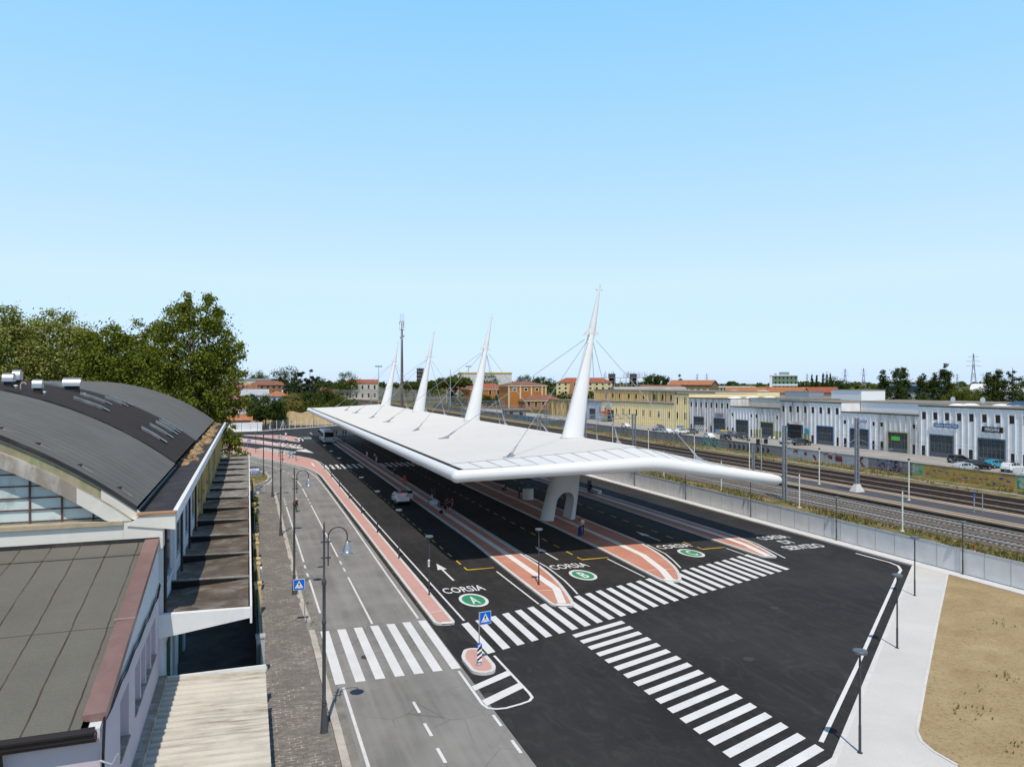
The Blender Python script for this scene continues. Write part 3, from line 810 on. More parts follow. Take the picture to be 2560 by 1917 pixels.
for z, w_ in ((20.3,.40),(20.7,.43),(22,.34),(24,.2),(25.2,.11),(25.95,.09)):
    rg.append([(31.85+.2*z-32+w_*math.cos(2*math.pi*j/16), w_*math.sin(2*math.pi*j/16), z) for j in range(16)])
spire.rings(rg)
spire.obox((31.85+.2*25.3-32,0,25.3),.38,.05,.05); spire.lathe([(.03,0),(.1,.03),(.1,.14),(.03,.16)],(31.85+.2*25.3-32-.36,0,25.28),8); spire.lathe([(.03,0),(.1,.03),(.1,.14),(.03,.16)],(31.85+.2*25.3-32+.36,0,25.28),8)
collar = MB()
for a in (-2.5,-.64,.64,2.5):
    c, s_ = math.cos(a), math.sin(a); x0 = 31.85+.2*20.4-32
    collar.rings([[(x0+c*.2-s_*d,s_*.2+c*d,20.95),(x0+c*.78-s_*d,s_*.78+c*d,20.55),(x0+c*.95-s_*d,s_*.95+c*d,20.2),(x0+c*.6-s_*d,s_*.6+c*d,20.3),(x0+c*.2-s_*d,s_*.2+c*d,20.0)] for d in (-.05,.05)])
base_ring = MB(); rg = []
for z, g_ in ((8.75,.14),(9.0,.1),(9.05,0)):
    xc = 31.85+.2*8.95-32; rg.append([(xc+(1.28+g_)*math.cos(2*math.pi*j/28),(.93+g_)*math.sin(2*math.pi*j/28),z) for j in range(28)])
base_ring.rings(rg)
mats_m = None
def mesh_of(mb, name, mat, smooth=40):
    o = mb.build(name, mat, None, smooth=smooth); me = o.data; bpy.data.objects.remove(o); return me
me_sp, me_co, me_br = mesh_of(spire,'spire',A['white']), mesh_of(collar,'collar',A['white'],20), mesh_of(base_ring,'base_flashing',A['whiteroof'])
for my in (74.5, 113.4, 152.6, 192.0):
    mo = link_mesh('mast', mastm, canopy, (32,my,0))
    for nm, me in (('spire',me_sp),('collar',me_co),('base_flashing',me_br)): link_mesh(nm, me, mo, (32,my,0))
    top = Vector((31.85+.2*20.4, my, 20.3))
    for ax, ay in ((22.,-12.),(22.,11.2),(42.2,-11.8),(42.4,11.6),(39.4,0.)):
        az = roofz(ax)
        an = Vector((ax, my+ay, az)); d = (top-an).normalized(); s0 = top-d*.9
        MB().tube([an+d*1.9, s0], .03, 6).build('stay_cable', A['cable'], canopy)
        cl = MB(); cl.tube([an+d*.5, an+d*1.1, an+d*1.9], [.05,.11,.045], 8)
        hx = Vector((d.x, d.y, 0)).normalized(); sd = Vector((-hx.y, hx.x, 0))
        for o_ in (-.09,.09):
            b = an+sd*o_; cl.rings([[b-hx*.55+sd*k, b+hx*.45+sd*k, b+d*.85+sd*k] for k in (-.025,.025)])
        cl.obox((an.x,an.y,an.z+.03), .6,.28,.04, math.atan2(hx.y,hx.x))
        cl.build('cable_anchor', A['steel'], canopy)
# ================================================================ STREET LAMPS AND SIGNS
def tall_lamp():
    t = thing('street_lamp', 'x', 'street lamp')
    p = MB()
    p.lathe([(0.189,0),(0.170,.04),(0.161,.08),(0.101,1.05),(0.085,1.12)], n=16)
    p.lathe([(0.085,1.1),(0.104,1.14),(0.104,1.2),(0.088,1.24),(0.104,1.28),(0.104,1.34),(0.079,1.4),(0.072,4.6),(0.095,4.64),(0.095,4.72),(0.069,4.78),(0.066,6.25),(0.095,6.3),(0.104,6.38),(0.095,6.48),(0.047,6.56),(0.041,8.5),(0.063,8.53),(0.063,8.58),(0.038,8.62),(0.047,8.7),(0.032,8.78),(0.035,8.84),(0.013,8.95)], n=16)
    p.build('pole', A['lampgrey'], t, smooth=40)
    a = MB(); x0 = .17
    pts = [(x0,0,7.08),(x0,0,8.2)]
    for k in range(13):
        u = math.pi*(1-k/12); pts.append((x0+.4+.4*math.cos(u), 0, 8.3+.4*math.sin(u)))
    pts.append((x0+.8,0,8.08))
    a.tube(pts, .03, 10)
    for z in (7.42,8.1): a.bar((-.14,0,z),(x0+.12,0,z),.05,.06); a.lathe([(.05,-.05),(.05,.05)],(x0,0,z),8)
    a.build('curved_arm', A['lampgrey'], t, smooth=40)
    s = MB(); c = (x0+.8,0,0)
    s.lathe([(.03,8.14),(.05,8.1),(.035,8.05)], c, 16, 1)
    s.lathe([(.03,8.08),(.075,8.02),(.12,7.9),(.16,7.75),(.185,7.64),(.22,7.6),(.34,7.555),(.345,7.535),(.2,7.55)], c, 28, 0, cap=False)
    s.lathe([(.18,7.57),(.12,7.52),(.0,7.5)], c, 16, 2)
    s.build('bell_shade', [A['bell'], A['lampgrey'], A['signw']], t, smooth=40)
    return t
lamp0 = tall_lamp()
tl_spots = [(3.05,32.35,'tall bell lamp standing nearest to the camera on the cobbled pavement'),
    (3.06,54.1,'tall bell lamp on the pavement beside the cyclist'),
    (3.0,75.3,'tall bell lamp at mid length of the cobbled pavement, beyond the cyclist'),
    (3.0,101.2,'tall bell lamp at the far end of the cobbled pavement before the barrier'),
    (2.35,125.8,'tall bell lamp on the edge of the small grass islet')]
for i, (x, y, lb) in enumerate(tl_spots):
    o = lamp0 if i == 0 else dup(lamp0, (x,y,.1))
    o.location = (x,y,.12); o['label'] = lb; o['group'] = 'tall bell lamps along the old street'

def slim_lamp(name, mat, head):
    t = thing(name, 'x', 'lamp post')
    MB().lathe([(.11,0),(.11,.02),(.055,.03),(.055,1.1),(.045,1.15),(.045,3.72),(.038,3.75),(.038,4.0)], n=10).build('post', mat, t, smooth=40)
    h = MB(); h.lathe([(.05,3.97),(.25,4.0),(.285,4.02),(.285,4.1),(.26,4.13),(.0,4.14)], n=24)
    h.build('disc_head', head, t, smooth=30)
    return t
sl = slim_lamp('slim_lamp', A['anthra'], A['lamphead'])
ORDW = ['first','second','third','fourth','fifth','sixth','seventh','eighth']
for k in range(8):
    o = sl if k == 0 else dup(sl, (0,0,0))
    o.location = (11.98+.06*k, 50.88+11.4*k, .13)
    o['label'] = f'slim disc lamp on the narrow pink walkway, {ORDW[k]} counted from the zebra crossing'
    o['group'] = 'slim disc lamps along the pink walkway'
for x, y, lb in ((8.6,146.3,'slim disc lamp on the bend of the wide pink pavement'),(5.85,155.2,'slim disc lamp in the middle of the wide pink pavement'),(1.55,166.4,'slim disc lamp beside the far blue crossing sign'),
        (9.1,194.1,'slim disc lamp on the far pink island edge'),(11.4,213.8,'slim disc lamp at the back corner of the far pink island'),(2.5,220.6,'slim disc lamp standing in front of the white wall, right of the other'),(-1.7,220.7,'slim disc lamp standing in front of the white wall, left of the other'),
        (20.17,50.66,'slim disc lamp on the tip of the platform between lanes A and B'),
        (23.15,23.3,'slim disc lamp nearest to the camera on the concrete pavement'),(34.26,31.8,'slim disc lamp in the middle of the concrete pavement'),(43.83,39.2,'slim disc lamp at the far end of the concrete pavement'),
        (52.2,42.3,'slim disc lamp standing in the grating fence beside the sandy plot'),(52.2,55.4,'slim disc lamp in the grating fence behind the service lane lettering'),(52.2,68.0,'slim disc lamp in the grating fence below the canopy tip'),(52.2,80.9,'slim disc lamp in the grating fence left of the canopy tip'),
        (52.2,94,'slim disc lamp in the grating fence, half hidden under the canopy'),(12.6,252.5,'slim disc lamp left of the two in front of the wire fence'),(20.8,258.5,'slim disc lamp right of the two in front of the wire fence')):
    dup(sl, (x,y,.13), label=lb, group='slim disc lamps of the bus station')

def crossing_plate(mb, h=.34):
    """blue square, white triangle, black walker; plate faces -Y"""
    mb.box(-h,h,-.012,.012,-h,h,3); mb.box(-h+.008,h-.008,-.016,-.012,-h+.008,h-.008,1)
    mb.box(-h+.025,h-.025,-.019,-.016,-h+.025,h-.025,0)
    def f(p, m, y): mb.face([(a*h,y,b*h) for a, b in p], m)
    f([(-.74,-.62),(.74,-.62),(0,.72)], 1, -.022)
    y = -.025
    n = 10; f([(.075*math.cos(2*math.pi*i/n),.37+.075*math.sin(2*math.pi*i/n)) for i in range(n)], 2, y)
    f([(-.09,.27),(-.06,-.05),(.07,-.05),(.09,.27)], 2, y)
    f([(-.06,-.03),(-.2,-.36),(-.12,-.38),(.02,-.06)], 2, y); f([(.0,-.06),(.13,-.38),(.21,-.36),(.07,-.03)], 2, y)
    f([(-.09,.27),(-.2,.02),(-.14,0),(-.05,.2)], 2, y); f([(.09,.27),(.05,.2),(.15,.0),(.21,.03)], 2, y)
    for k in (-.5,-.3,.3,.5): f([(k*1.05-.05,-.56),(k*1.05+.04,-.56),(k*.85+.03,-.38),(k*.85-.03,-.38)], 2, y)
SIGNM = None
def crossing_sign(loc, lb, rz=0., off=0., arm=False):
    t = thing('crossing_sign', lb, 'road sign', loc, 'blue pedestrian crossing signs')
    MB().tube([(loc[0],loc[1],loc[2]),(loc[0],loc[1],loc[2]+2.75)], .03, 8).build('post', A['steel'], t, smooth=True)
    q = MB(); crossing_plate(q)
    Mz = Matrix.Rotation(rz, 3, 'Z')
    q.v = [tuple(Vector(loc)+Mz@Vector((v[0]+off, v[1]-.05, v[2]+2.42))) for v in q.v]
    q.build('sign_plate', [A['blue'], A['signw'], A['signk'], A['signb']], t)
    return t
crossing_sign((3.3,47.4,.13), 'blue crossing sign on the cobbled pavement, its triangle facing the camera', R(-4), -.33)
ts = crossing_sign((11.47,37.3,.16), 'blue crossing sign on the small pink traffic island', R(8), .33)
q = MB(); x, y, z = 11.47, 37.3, .16
q.lathe([(.2,0),(.2,.05),(.06,.1),(.06,.2)], (x,y,z), 10, 3)
for k in range(6):
    pass
q.box(x-.13,x+.13,y-.075,y-.055,z+.18,z+.9,1)
for k in range(3):
    z0 = z+.2+k*.25; q.face([(x-.13,y-.078,z0),(x+.13,y-.078,z0+.17),(x+.13,y-.078,z0+.29),(x-.13,y-.078,z0+.12)], 2)
q.build('striped_marker', [A['blue'], A['signw'], A['signk'], A['signb']], ts)
q = MB(); n = 20
q.rings([[(x+.14*math.cos(2*math.pi*i/n), yy, z+1.02+.14*math.sin(2*math.pi*i/n)) for i in range(n)] for yy in (y-.055,y-.075)])
q.face([(x+.09,y-.078,z+1.09),(x+.05,y-.078,z+1.12),(x-.03,y-.078,z+1.03),(x-.0,y-.078,z+.995)], 1)
q.face([(x-.09,y-.078,z+.93),(x+.03,y-.078,z+.96),(x-.06,y-.078,z+1.05)], 1)
q.build('keep_left_disc', [A['blue'], A['signw']], ts)
crossing_sign((-.1,167.,.13), 'small far blue crossing sign on the pink pavement by the bushy tree', 0, .3)
# small number plate sign on the second slim lamp of lane A
t = thing('lamp_sign', 'little white timetable plate fixed to the slim lamp beside the lane A arrow', 'sign', (11.98,50.82,2.3))
MB().box(11.87,12.0,50.78,50.81,2.1,2.6,0).box(11.89,11.98,50.775,50.78,2.2,2.5,1).build('plate', [A['signw'], A['signb']], t)

t = thing('direction_sign', 'blue and white arrow sign on two thin legs at the grass islet', 'road sign', (1.2,108.5,0))
MB().tube([(1.25,108.5,0),(1.25,108.5,3.1)], .035, 8).build('post', A['steel'], t)
MB().box(.2,1.45,108.42,108.46,2.35,2.75,0).box(.2,1.45,108.42,108.46,2.76,3.1,1).box(.55,1.35,108.405,108.42,2.5,2.58,1).face([(.5,108.404,2.43),(.5,108.404,2.67),(.3,108.404,2.54)],1).box(.35,1.0,108.405,108.42,2.9,2.96,2).build('sign_plate', [A['blue'], A['signw'], A['signb']], t)
t = thing('street_barrier', 'grey cross braced barrier closing the cobbled pavement', 'barrier', (1.2,105,0))
q = MB()
for xx in (.55,2.3): q.bar((xx,105,0),(xx,105,1.25),.07)
for zz in (.3,1.2): q.bar((.55,105,zz),(2.3,105,zz),.06)
q.bar((.55,105,.3),(1.95,105,1.2),.05); q.bar((.55,105,1.2),(1.95,105,.3),.05); q.build('frame', A['lattice'], t)
MB().box(.62,1.95,105.04,105.06,.4,1.1).build('board', M('grey_notice_board', (.3,.32,.34), .7), t)
MB().box(.5,1.4,104.85,105.0,.13,.3).build('foot', A['signw'], t)

# ================================================================ LEFT HALL
XW, YH, HE = -3.5, 34.0, 9.6
CX, CZ, RAD = -19., 15.15-23.2, 23.2
def arcz(x): return CZ+math.sqrt(RAD*RAD-(x-CX)**2)
hall = thing('vaulted_hall', 'old hall with grey and black vaulted felt roof and arched glazed gable', 'building', (-19,70,0))
axs = [-4.3+(-33.7+4.3)*i/40 for i in range(41)]
def vault(y0, y1, lift, mat, nm):
    q = MB()
    for i in range(40):
        a, b = axs[i], axs[i+1]; za, zb = arcz(a)+lift, arcz(b)+lift
        q.face([(a,y0,za),(a,y1,za),(b,y1,zb),(b,y0,zb)])
        q.face([(a,y0,za-.2),(a,y0,za),(b,y0,zb),(b,y0,zb-.2)]); q.face([(b,y1,zb-.2),(b,y1,zb),(a,y1,za),(a,y1,za-.2)])
    return q.build(nm, mat, hall, smooth=30)
vault(YH-.25, 51.0, 0, A['hroof'], 'vault_roof'); vault(51.0, 69.8, .10, A['droof'], 'vault_roof'); vault(69.8, 107.4, .0, A['hroof'], 'vault_roof')
for y, wd, l in ((YH-.24,.12,.05),(51,.16,.13)):
    q = MB()
    for i in range(40):
        a, b = axs[i], axs[i+1]; q.face([(a,y-wd/2,arcz(a)+l),(a,y+wd/2,arcz(a)+l),(b,y+wd/2,arcz(b)+l),(b,y-wd/2,arcz(b)+l)])
        q.face([(a,y-wd/2,arcz(a)-.07),(a,y-wd/2,arcz(a)+l),(b,y-wd/2,arcz(b)+l),(b,y-wd/2,arcz(b)-.07)])
    q.build('roof_edge_strip', A['vgut'], hall)
# eaves gutter
MB().face([(-4.45,YH-.2,9.42),(-2.95,YH-.2,9.5),(-2.95,107.4,9.5),(-4.45,107.4,9.42)]).build('eaves_gutter', A['vgut'], hall)
st = MB(); rs = random.Random(11); ny = 150
gr = []
for j in range(ny+1):
    y = 50+j*57.2/ny; row = []
    for i in range(9):
        x = -4.55+i*.19; dens = min(1, max(0, (y-53)/6))
        h = mnoise.noise(Vector((x*1.3, y*.55, 2)))*.35+mnoise.noise(Vector((x*3.1, y*2.2, 5)))*.14+.12-abs(i-3)*.045
        row.append((x, y, 9.42+max(-.06, h*dens)+rs.uniform(-.02,.03)*dens))
    gr.append(row)
for j in range(ny):
    for i in range(8):
        q4 = [gr[j][i],gr[j][i+1],gr[j+1][i+1],gr[j+1][i]]
        if max(p[2] for p in q4) > 9.46: st.face(q4)
for i in range(700):
    y = rs.uniform(55,106.5); x = -3.95+rs.gauss(0,.3); x = min(max(x,-4.5),-3.1); a = rs.uniform(0,6.28); l = rs.uniform(.15,.4); z = 9.5+rs.uniform(0,.14)
    st.face([(x,y,z),(x+.06,y+.03,z),(x+math.cos(a)*l,y+math.sin(a)*l,z+.05),(x+math.cos(a)*l-.05,y+math.sin(a)*l,z+.05)])
tag(st.build('straw_litter', A['straw']), 'dry brown straw and leaves lying in the roof gutter of the hall', 'litter', kind='stuff')
MB().box(-2.98,-2.8,YH-.25,107.4,9.15,9.62).build('fascia', A['beamw'], hall)
MB().box(-4.6,-2.98,YH-.25,107.4,9.2,9.4).build('eaves_slab', A['cream'], hall)
# right side wall: bays with pilasters
wl = MB(); wl.box(XW-.25,XW-.02,YH,56.2,0,9.2,0); wl.box(XW-.25,XW-.02,56.2,107,0,9.2,1)
wl.build('side_wall', [A['bluewall'], A['yellowwall']], hall)
for k in range(14):
    y = YH+.05+k*5.5
    m = A['bluewall'] if y < 55 else A['yellowwall']
    MB().box(XW-.02,XW+.16,y,y+.55,0,9.18).build('pilaster', m, hall)
    for yy in (y+1.0, y+3.2):
        wm_ = MB().box(XW-.02,XW+.02,yy,yy+1.5,6.15,8.3,0)
        wo = wm_.build('window', A['glass'], hall)
        MB().box(XW-.02,XW+.14,yy-.08,yy+1.58,6.02,6.14).build('sill', A['bluewall'] if y < 55 else A['conrib'], wo)
for y, r_ in ((YH-.02,.07),(41.8,.06),(47.3,.06),(52.8,.06),(60,.05),(71,.05),(82,.05)):
    pp = MB().tube([(XW+.22,y+.65 if y > 35 else y+.25,9.3),(XW+.22,y+.65 if y > 35 else y+.25,5.1)], r_, 8); pp.build('downpipe', A['brownpipe'] if y < 56 else A['conrib'], hall, smooth=True)
# gable
gl = MB(); X0, X1 = -33., -5.05
gx = [-33+ i*(28.0/36) for i in range(37)]
def ribin(x):  # inner curve of the rib
    u = (x+19)/14.0; return 9.42+4.55*math.sqrt(max(0,1-u*u*1.0))**1.25
def inz(x): return max(9.4, arcz(x)-1.12-.2*abs((x+19)/15)**3)
def outz(x): return arcz(x)-.60
rib = MB(); gs = MB()
gx = [-34.2+i*(30.2/60) for i in range(61)]
for i in range(60):
    a, b = gx[i], gx[i+1]
    for (yf, lo, hi, mb) in ((YH-.55, inz, outz, rib), (YH-.18, outz, lambda x: arcz(x)-.12, gs)):
        mb.face([(a,yf,lo(a)),(b,yf,lo(b)),(b,yf,hi(b)),(a,yf,hi(a))])
    rib.face([(a,YH-.55,outz(a)),(b,YH-.55,outz(b)),(b,YH,outz(b)),(a,YH,outz(a))])
    rib.face([(a,YH+.05,inz(a)),(b,YH+.05,inz(b)),(b,YH-.55,inz(b)),(a,YH-.55,inz(a))])
rib.build('arched_rib', A['conrib'], hall); gs.build('gable_strip', A['mossy'], hall)
pn = MB().face([(-33.5,YH-.02,9.35)]+[(x,YH-.02,inz(x)+.3) for x in gx[2:-2]]+[(-4.9,YH-.02,9.35)]); pn.build('gable_window', A['pane'], hall)
gb = MB()
x = -5.9
while x > -33: gb.bar((x,YH-.07,9.4),(x,YH-.07,inz(x)+.1),.06,.06); x -= 1.11
z = 9.5
while z < 14.2:
    w_ = max([g for g in gx if inz(g) > z-.05] or [-19]); gb.bar((-38-w_,YH-.05,z),(w_,YH-.05,z),.05,.05); z += .47
gb.build('glazing_bars', A['rust'], hall)
MB().box(-33.6,-4.75,YH-.64,YH+.2,9.26,9.42).build('window_sill', M('ochre_stained_sill', (.42,.35,.24), .95, .15, 1.5, grime=(.2,.17,.12), gs=1.5, gamt=.6), hall)
MB().box(-34.4,-4.76,YH-.52,YH+.1,8.2,9.26).build('gable_wall', A['cream'], hall)
# corner block beside the gable with the little eaves return
cb = MB(); cb.prism([(-4.75,YH-.54),(-3.3,YH-.54),(-3.3,YH+.3),(-4.75,YH+.3)], 8.2, 9.42)
xs_ = [-6.4+.2*i for i in range(13)]
for a, b in zip(xs_, xs_[1:]):
    cb.face([(a,YH-.57,inz(a)),(b,YH-.57,inz(b)),(b,YH-.57,outz(b) if b > -5.9 else outz(b)),(a,YH-.57,outz(a))])
for a, b in zip(xs_[4:], xs_[5:]):
    cb.face([(a,YH-.22,outz(a)),(b,YH-.22,outz(b)),(b,YH-.22,arcz(b)-.1),(a,YH-.22,arcz(a)-.1)])
cb.rings([[(-4.6,y,9.2),(-2.82,y,8.95),(-2.82,y,9.62),(-4.2,y,9.55)] for y in (YH-.6,YH-.26)])
cb.build('corner_block', A['cream'], hall)
MB().box(-4.25,-2.8,YH-.66,YH-.2,9.6,9.68).build('copper_trim', M('copper_trim', (.35,.19,.09), .5, .2), hall)
# back gable
MB().face([(x,107.2,arcz(x)-.1) for x in axs]+[(-33.7,107.2,0),(-4.0,107.2,0)]).build('rear_wall', A['yellowwall'], hall)
MB().box(-34.6,-34.3,YH,107,0,9.6).build('side_wall', A['yellowwall'], hall)
# roof lights and vents on the black strip
def skylight(x0, x1, y):
    q = MB(); n = 5
    for i in range(n):
        a = x0+(x1-x0)*i/n; b = x0+(x1-x0)*(i+1)/n
        q.rings([[(xx,y-.33,arcz(xx)+.1),(xx,y-.33,arcz(xx)+.26),(xx,y,arcz(xx)+.31),(xx,y+.33,arcz(xx)+.26),(xx,y+.33,arcz(xx)+.1)] for xx in (a,b)], 0)
    o = q.build('skylight', M('dull_acrylic', (.15,.162,.16), .45, .25, 2.), hall)
    xx = x1+.28; MB().face([(x1-.1,y-.28,arcz(x1)+.3),(x1-.1,y+.28,arcz(x1)+.3),(xx+.15,y+.28,arcz(xx)+.12),(xx+.15,y-.28,arcz(xx)+.12)]).build('skylight_apron', A['bell'], o)
for y in (56.3,60.8,64.6,66.9): skylight(-6.85, -5.7, y)
skylight(-6.85,-5.7,68.8)
for x0, x1, y in ((-11.1,-9.4,57.3),(-11.7,-10.05,62.5),(-10.7,-9.5,66.4),(-10.7,-9.5,68.9),(-15.,-13.4,65.9),(-15.,-13.6,68.6)): skylight(x0, x1, y)
def vent_box(x, y, w_, h, l):
    z = arcz(x)+.1; q = MB()
    q.box(x-w_*.35,x+w_*.35,y-l*.4,y+l*.4,z-.2,z+h*.45,1)
    rg = [[(x+s*w_/2, y+l*.55*math.cos(math.pi*k/10), z+h*.35+h*.65*math.sin(math.pi*k/10)) for k in range(11)] for s in (-1,1)]
    q.rings(rg, 0); q.build('roof_ventilator', [A['bell'], A['gutter']], hall, smooth=50)
vent_box(-12.7,64.9,1.2,1.0,.95); vent_box(-14.25,54.8,.6,.85,.7); vent_box(-14.5,57.6,.45,1.05,.8); vent_box(-12.6,54.5,.55,.85,.55)
for x, y in ((-13.75,54.3),(-12.25,54.5),(-11.55,62.8)):
    MB().lathe([(.05,0),(.05,.13),(.13,.15),(.13,.18),(.03,.22)], (x,y,arcz(x)+.08), 10).build('vent_cap', A['signw'], hall, smooth=True)
z = arcz(-13.5)
MB().tube([(-13.5,54.35,z),(-13.5,54.35,z+.38),(-13.44,54.35,z+.48),(-13.3,54.35,z+.5),(-13.2,54.35,z+.4)], .045, 8).build('vent_pipe', A['platedge'], hall, smooth=True)
for x0, x1, y in ((-8.18,-7.42,35.3),(-9.54,-9.06,35.5),(-6.61,-6.07,35.0),(-5.14,-4.6,35.0)):
    xm = (x0+x1)/2
    MB().tube([(x0,y,arcz(x0)+.03),(xm,y-.1,arcz(xm)+.03),(x1,y-.12,arcz(x1)+.04)], .012, 5).build('roof_cable', A['conrib'], hall)
    MB().box(x0-.25,x0+.1,y-.05,y+.12,arcz(x0)-.05,arcz(x0)+.045).build('felt_patch', A['gutter'], hall)

# cantilevered concrete awning along the hall
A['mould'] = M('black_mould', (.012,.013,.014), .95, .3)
aw = thing('concrete_awning', 'stained concrete awning in stepped bays along the side of the hall', 'awning', (-1.7,70,4.5))
for k in range(13):
    y = YH-.1+k*5.55; m = A['slab'] if k < 6 else A['slabold']
    s = MB(); ya, yb = y+.28, y+5.55
    s.rings([[(XW,ya,4.75),(.02,ya,4.95),(.02,ya,5.22),(XW,ya,5.30)],[(XW,yb,4.75),(.02,yb,4.9),(.02,yb,5.14),(XW,yb,4.93)]])
    s.build('slab', m, aw)
    b = MB(); b.rings([[(XW,yy,4.35),(.08,yy,4.85),(.08,yy,5.26),(XW,yy,5.34)] for yy in (y,y+.28)])
    bo_ = b.build('beam', A['beamw'] if k < 1 else (A['slab'] if k < 6 else A['slabold']), aw)
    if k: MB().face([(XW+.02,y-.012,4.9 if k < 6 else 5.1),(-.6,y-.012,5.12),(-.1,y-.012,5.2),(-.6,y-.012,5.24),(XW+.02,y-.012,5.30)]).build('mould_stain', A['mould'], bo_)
    MB().rings([[(XW,yy,5.342),(.06,yy,5.262),(.06,yy,5.275),(XW,yy,5.36)] for yy in (y,y+.26)]).build('beam_capping', A['slabold'], bo_) if k else None
MB().box(.08,.17,YH-.1,106,4.62,5.36).build('fascia', A['beamw'], aw)
for k in range(13):
    y = YH+2.6+k*5.55
    MB().box(-.75,-.15,y,y+.35,4.45,4.95).build('drain_box', A['conrib'], aw)

# annex with sloping felt roof
an = thing('lean_to_annex', 'low annex with sloping grey felt roof and lilac side wall', 'building', (-12,28,0))
def ax_z(y): return 6.42+(y-21.0)*.168
rq = MB(); YA0, YA1 = 20.9, YH-.36
rq.face([(-30,YA0,ax_z(YA0)),(-3.92,YA0,ax_z(YA0)),(-3.92,YA1,ax_z(YA1)),(-30,YA1,ax_z(YA1))]); rq.build('felt_roof', A['aroof'], an)
MB().rings([[(-4.0,y,ax_z(y)-.04),(-3.95,y,ax_z(y)+.1),(-3.42,y,ax_z(y)+.12),(-3.42,y,ax_z(y)-.14)] for y in (YA0+.4,YA1)]).build('coping', A['coping'], an)
MB().box(-4.02,-3.4,26.4,26.47,ax_z(26.4)+.115,ax_z(26.4)+.15).build('coping_joint', A['conrib'], an)
MB().box(-30,-3.42,YA1-.22,YA1,ax_z(YA1)-.1,ax_z(YA1)+.12).build('wall_flashing', A['vgut'], an)
MB().box(-30,-4.0,YA1-1.6,YA1-.12,ax_z(YA1-1.6)+.02,ax_z(YA1-1.6)+.05).build('felt_band', A['aroof'], an)
ww = MB()
def panel(y0, y1, z0, z1, m): ww.box(XW-.3,XW,y0,y1,z0,z1,m)
ZP = 6.2
wins = [(24.1,25.75,4.0,5.7),(27.1,28.35,4.07,5.6),(28.55,29.75,4.07,5.6),(29.95,31.2,4.07,5.6),(31.4,32.8,4.07,5.6),(21.6,22.7,1.4,3.)]
ys_ = sorted(set([21.0,YH]+[w_[0] for w_ in wins]+[w_[1] for w_ in wins]))
for a, b in zip(ys_, ys_[1:]):
    op = [w_ for w_ in wins if w_[0] <= a+1e-6 and w_[1] >= b-1e-6]
    if op: panel(a,b,0,op[0][2],0); panel(a,b,op[0][3],ZP,0)
    else: panel(a,b,0,ZP,0)
ww.rings([[(XW-.28,y,ZP),(XW-.01,y,ZP),(XW-.01,y,max(ZP+.02,ax_z(y)-.1)),(XW-.28,y,max(ZP+.02,ax_z(y)-.1))] for y in (21.0,YH)], 1)
ww.build('side_wall', [A['lilac'], A['bluewall']], an)
for a, b, c, d in wins:
    wo = MB().box(XW-.34,XW-.24,a,b,c,d).build('window', M('dusty_shutter', (.45,.42,.45), .8, .1), an)
    MB().box(XW-.3,XW+.05,a-.05,b+.05,c-.06,c+.02).build('sill', A['conrib'], wo)
MB().box(-30,XW-.3,21.0,21.3,0,6.2).build('front_wall', A['lilac'], an)
MB().lathe([(.13,-26.5),(.13,0)], (-3.55,20.78,6.22), 10, axis='X').box(-30,-3.6,20.6,20.95,6.34,6.40).build('gutter', A['brownpipe'], an)
MB().tube([(-5.6,20.75,6.2),(-5.6,20.85,5.8),(-5.6,20.9,0)], .06, 8).build('downpipe', A['brownpipe'], an)
cbl = MB()
for dz, dx in ((0,.0),(.07,.03),(.13,.0)):
    pts = []
    for k in range(15):
        y = 33.8-k*.9; pts.append((XW+.05+dx, y, 6.3+dz-.05*math.sin(k*2.1)+(.25 if k == 0 else 0)))
    pts += [(XW+.06+dx,20.95,5.7),(XW+.05+dx,20.95,2)]
    cbl.tube(pts, .022, 5)
cbl.build('wall_cable', A['black'], an)
MB().tube([(XW+.02,20.9,5.55),(XW+.3,20.8,5.45),(XW+.42,20.8,5.7)], .03, 6).build('bracket', A['steel'], an, smooth=True)

# corrugated shelter roof
sh = thing('corrugated_shelter', 'shelter with weathered corrugated cement roof beside the annex', 'shelter', (-1.4,26,2))
q = MB(); rg = []
y = 15.; prof = []
while y < 34.2:
    for dy, dz in ((0,0),(.08,.09),(.16,.09),(.24,0)): prof.append((y+dy, dz))
    y += .5
for yy, dz in prof: rg.append([(XW+.03,yy,2.52+dz),(.72,yy,2.36+dz)])
q.rings(rg, closed=False, cap=False); q.build('corrugated_roof', A['corr'], sh)
MB().box(XW,.74,34.18,34.3,2.3,2.62).build('edge_trim', A['beamw'], sh)
MB().box(XW,XW+.32,15,34.1,2.5,2.75).build('wall_gutter', A['conrib'], sh)
for y in (16,22,28,33.9): MB().bar((.6,y,0),(.6,y,2.35),.1).build('post', A['steel'], sh)
struct('yard', MB().sheet([(XW,-20),(.7,-20),(.7,106),(XW,106)], .02), A['yardfloor'])
# doors under the awning belong to the hall
for y in (36.2,38.6,43.5,49): MB().box(XW-.02,XW+.06,y,y+1.9,0,3.1).build('door', A['greenm'], hall)
for y in (35.4,38.2,40.8): MB().box(XW-.02,XW+.12,y,y+.35,0,4.3).build('white_pier', A['beamw'], hall)

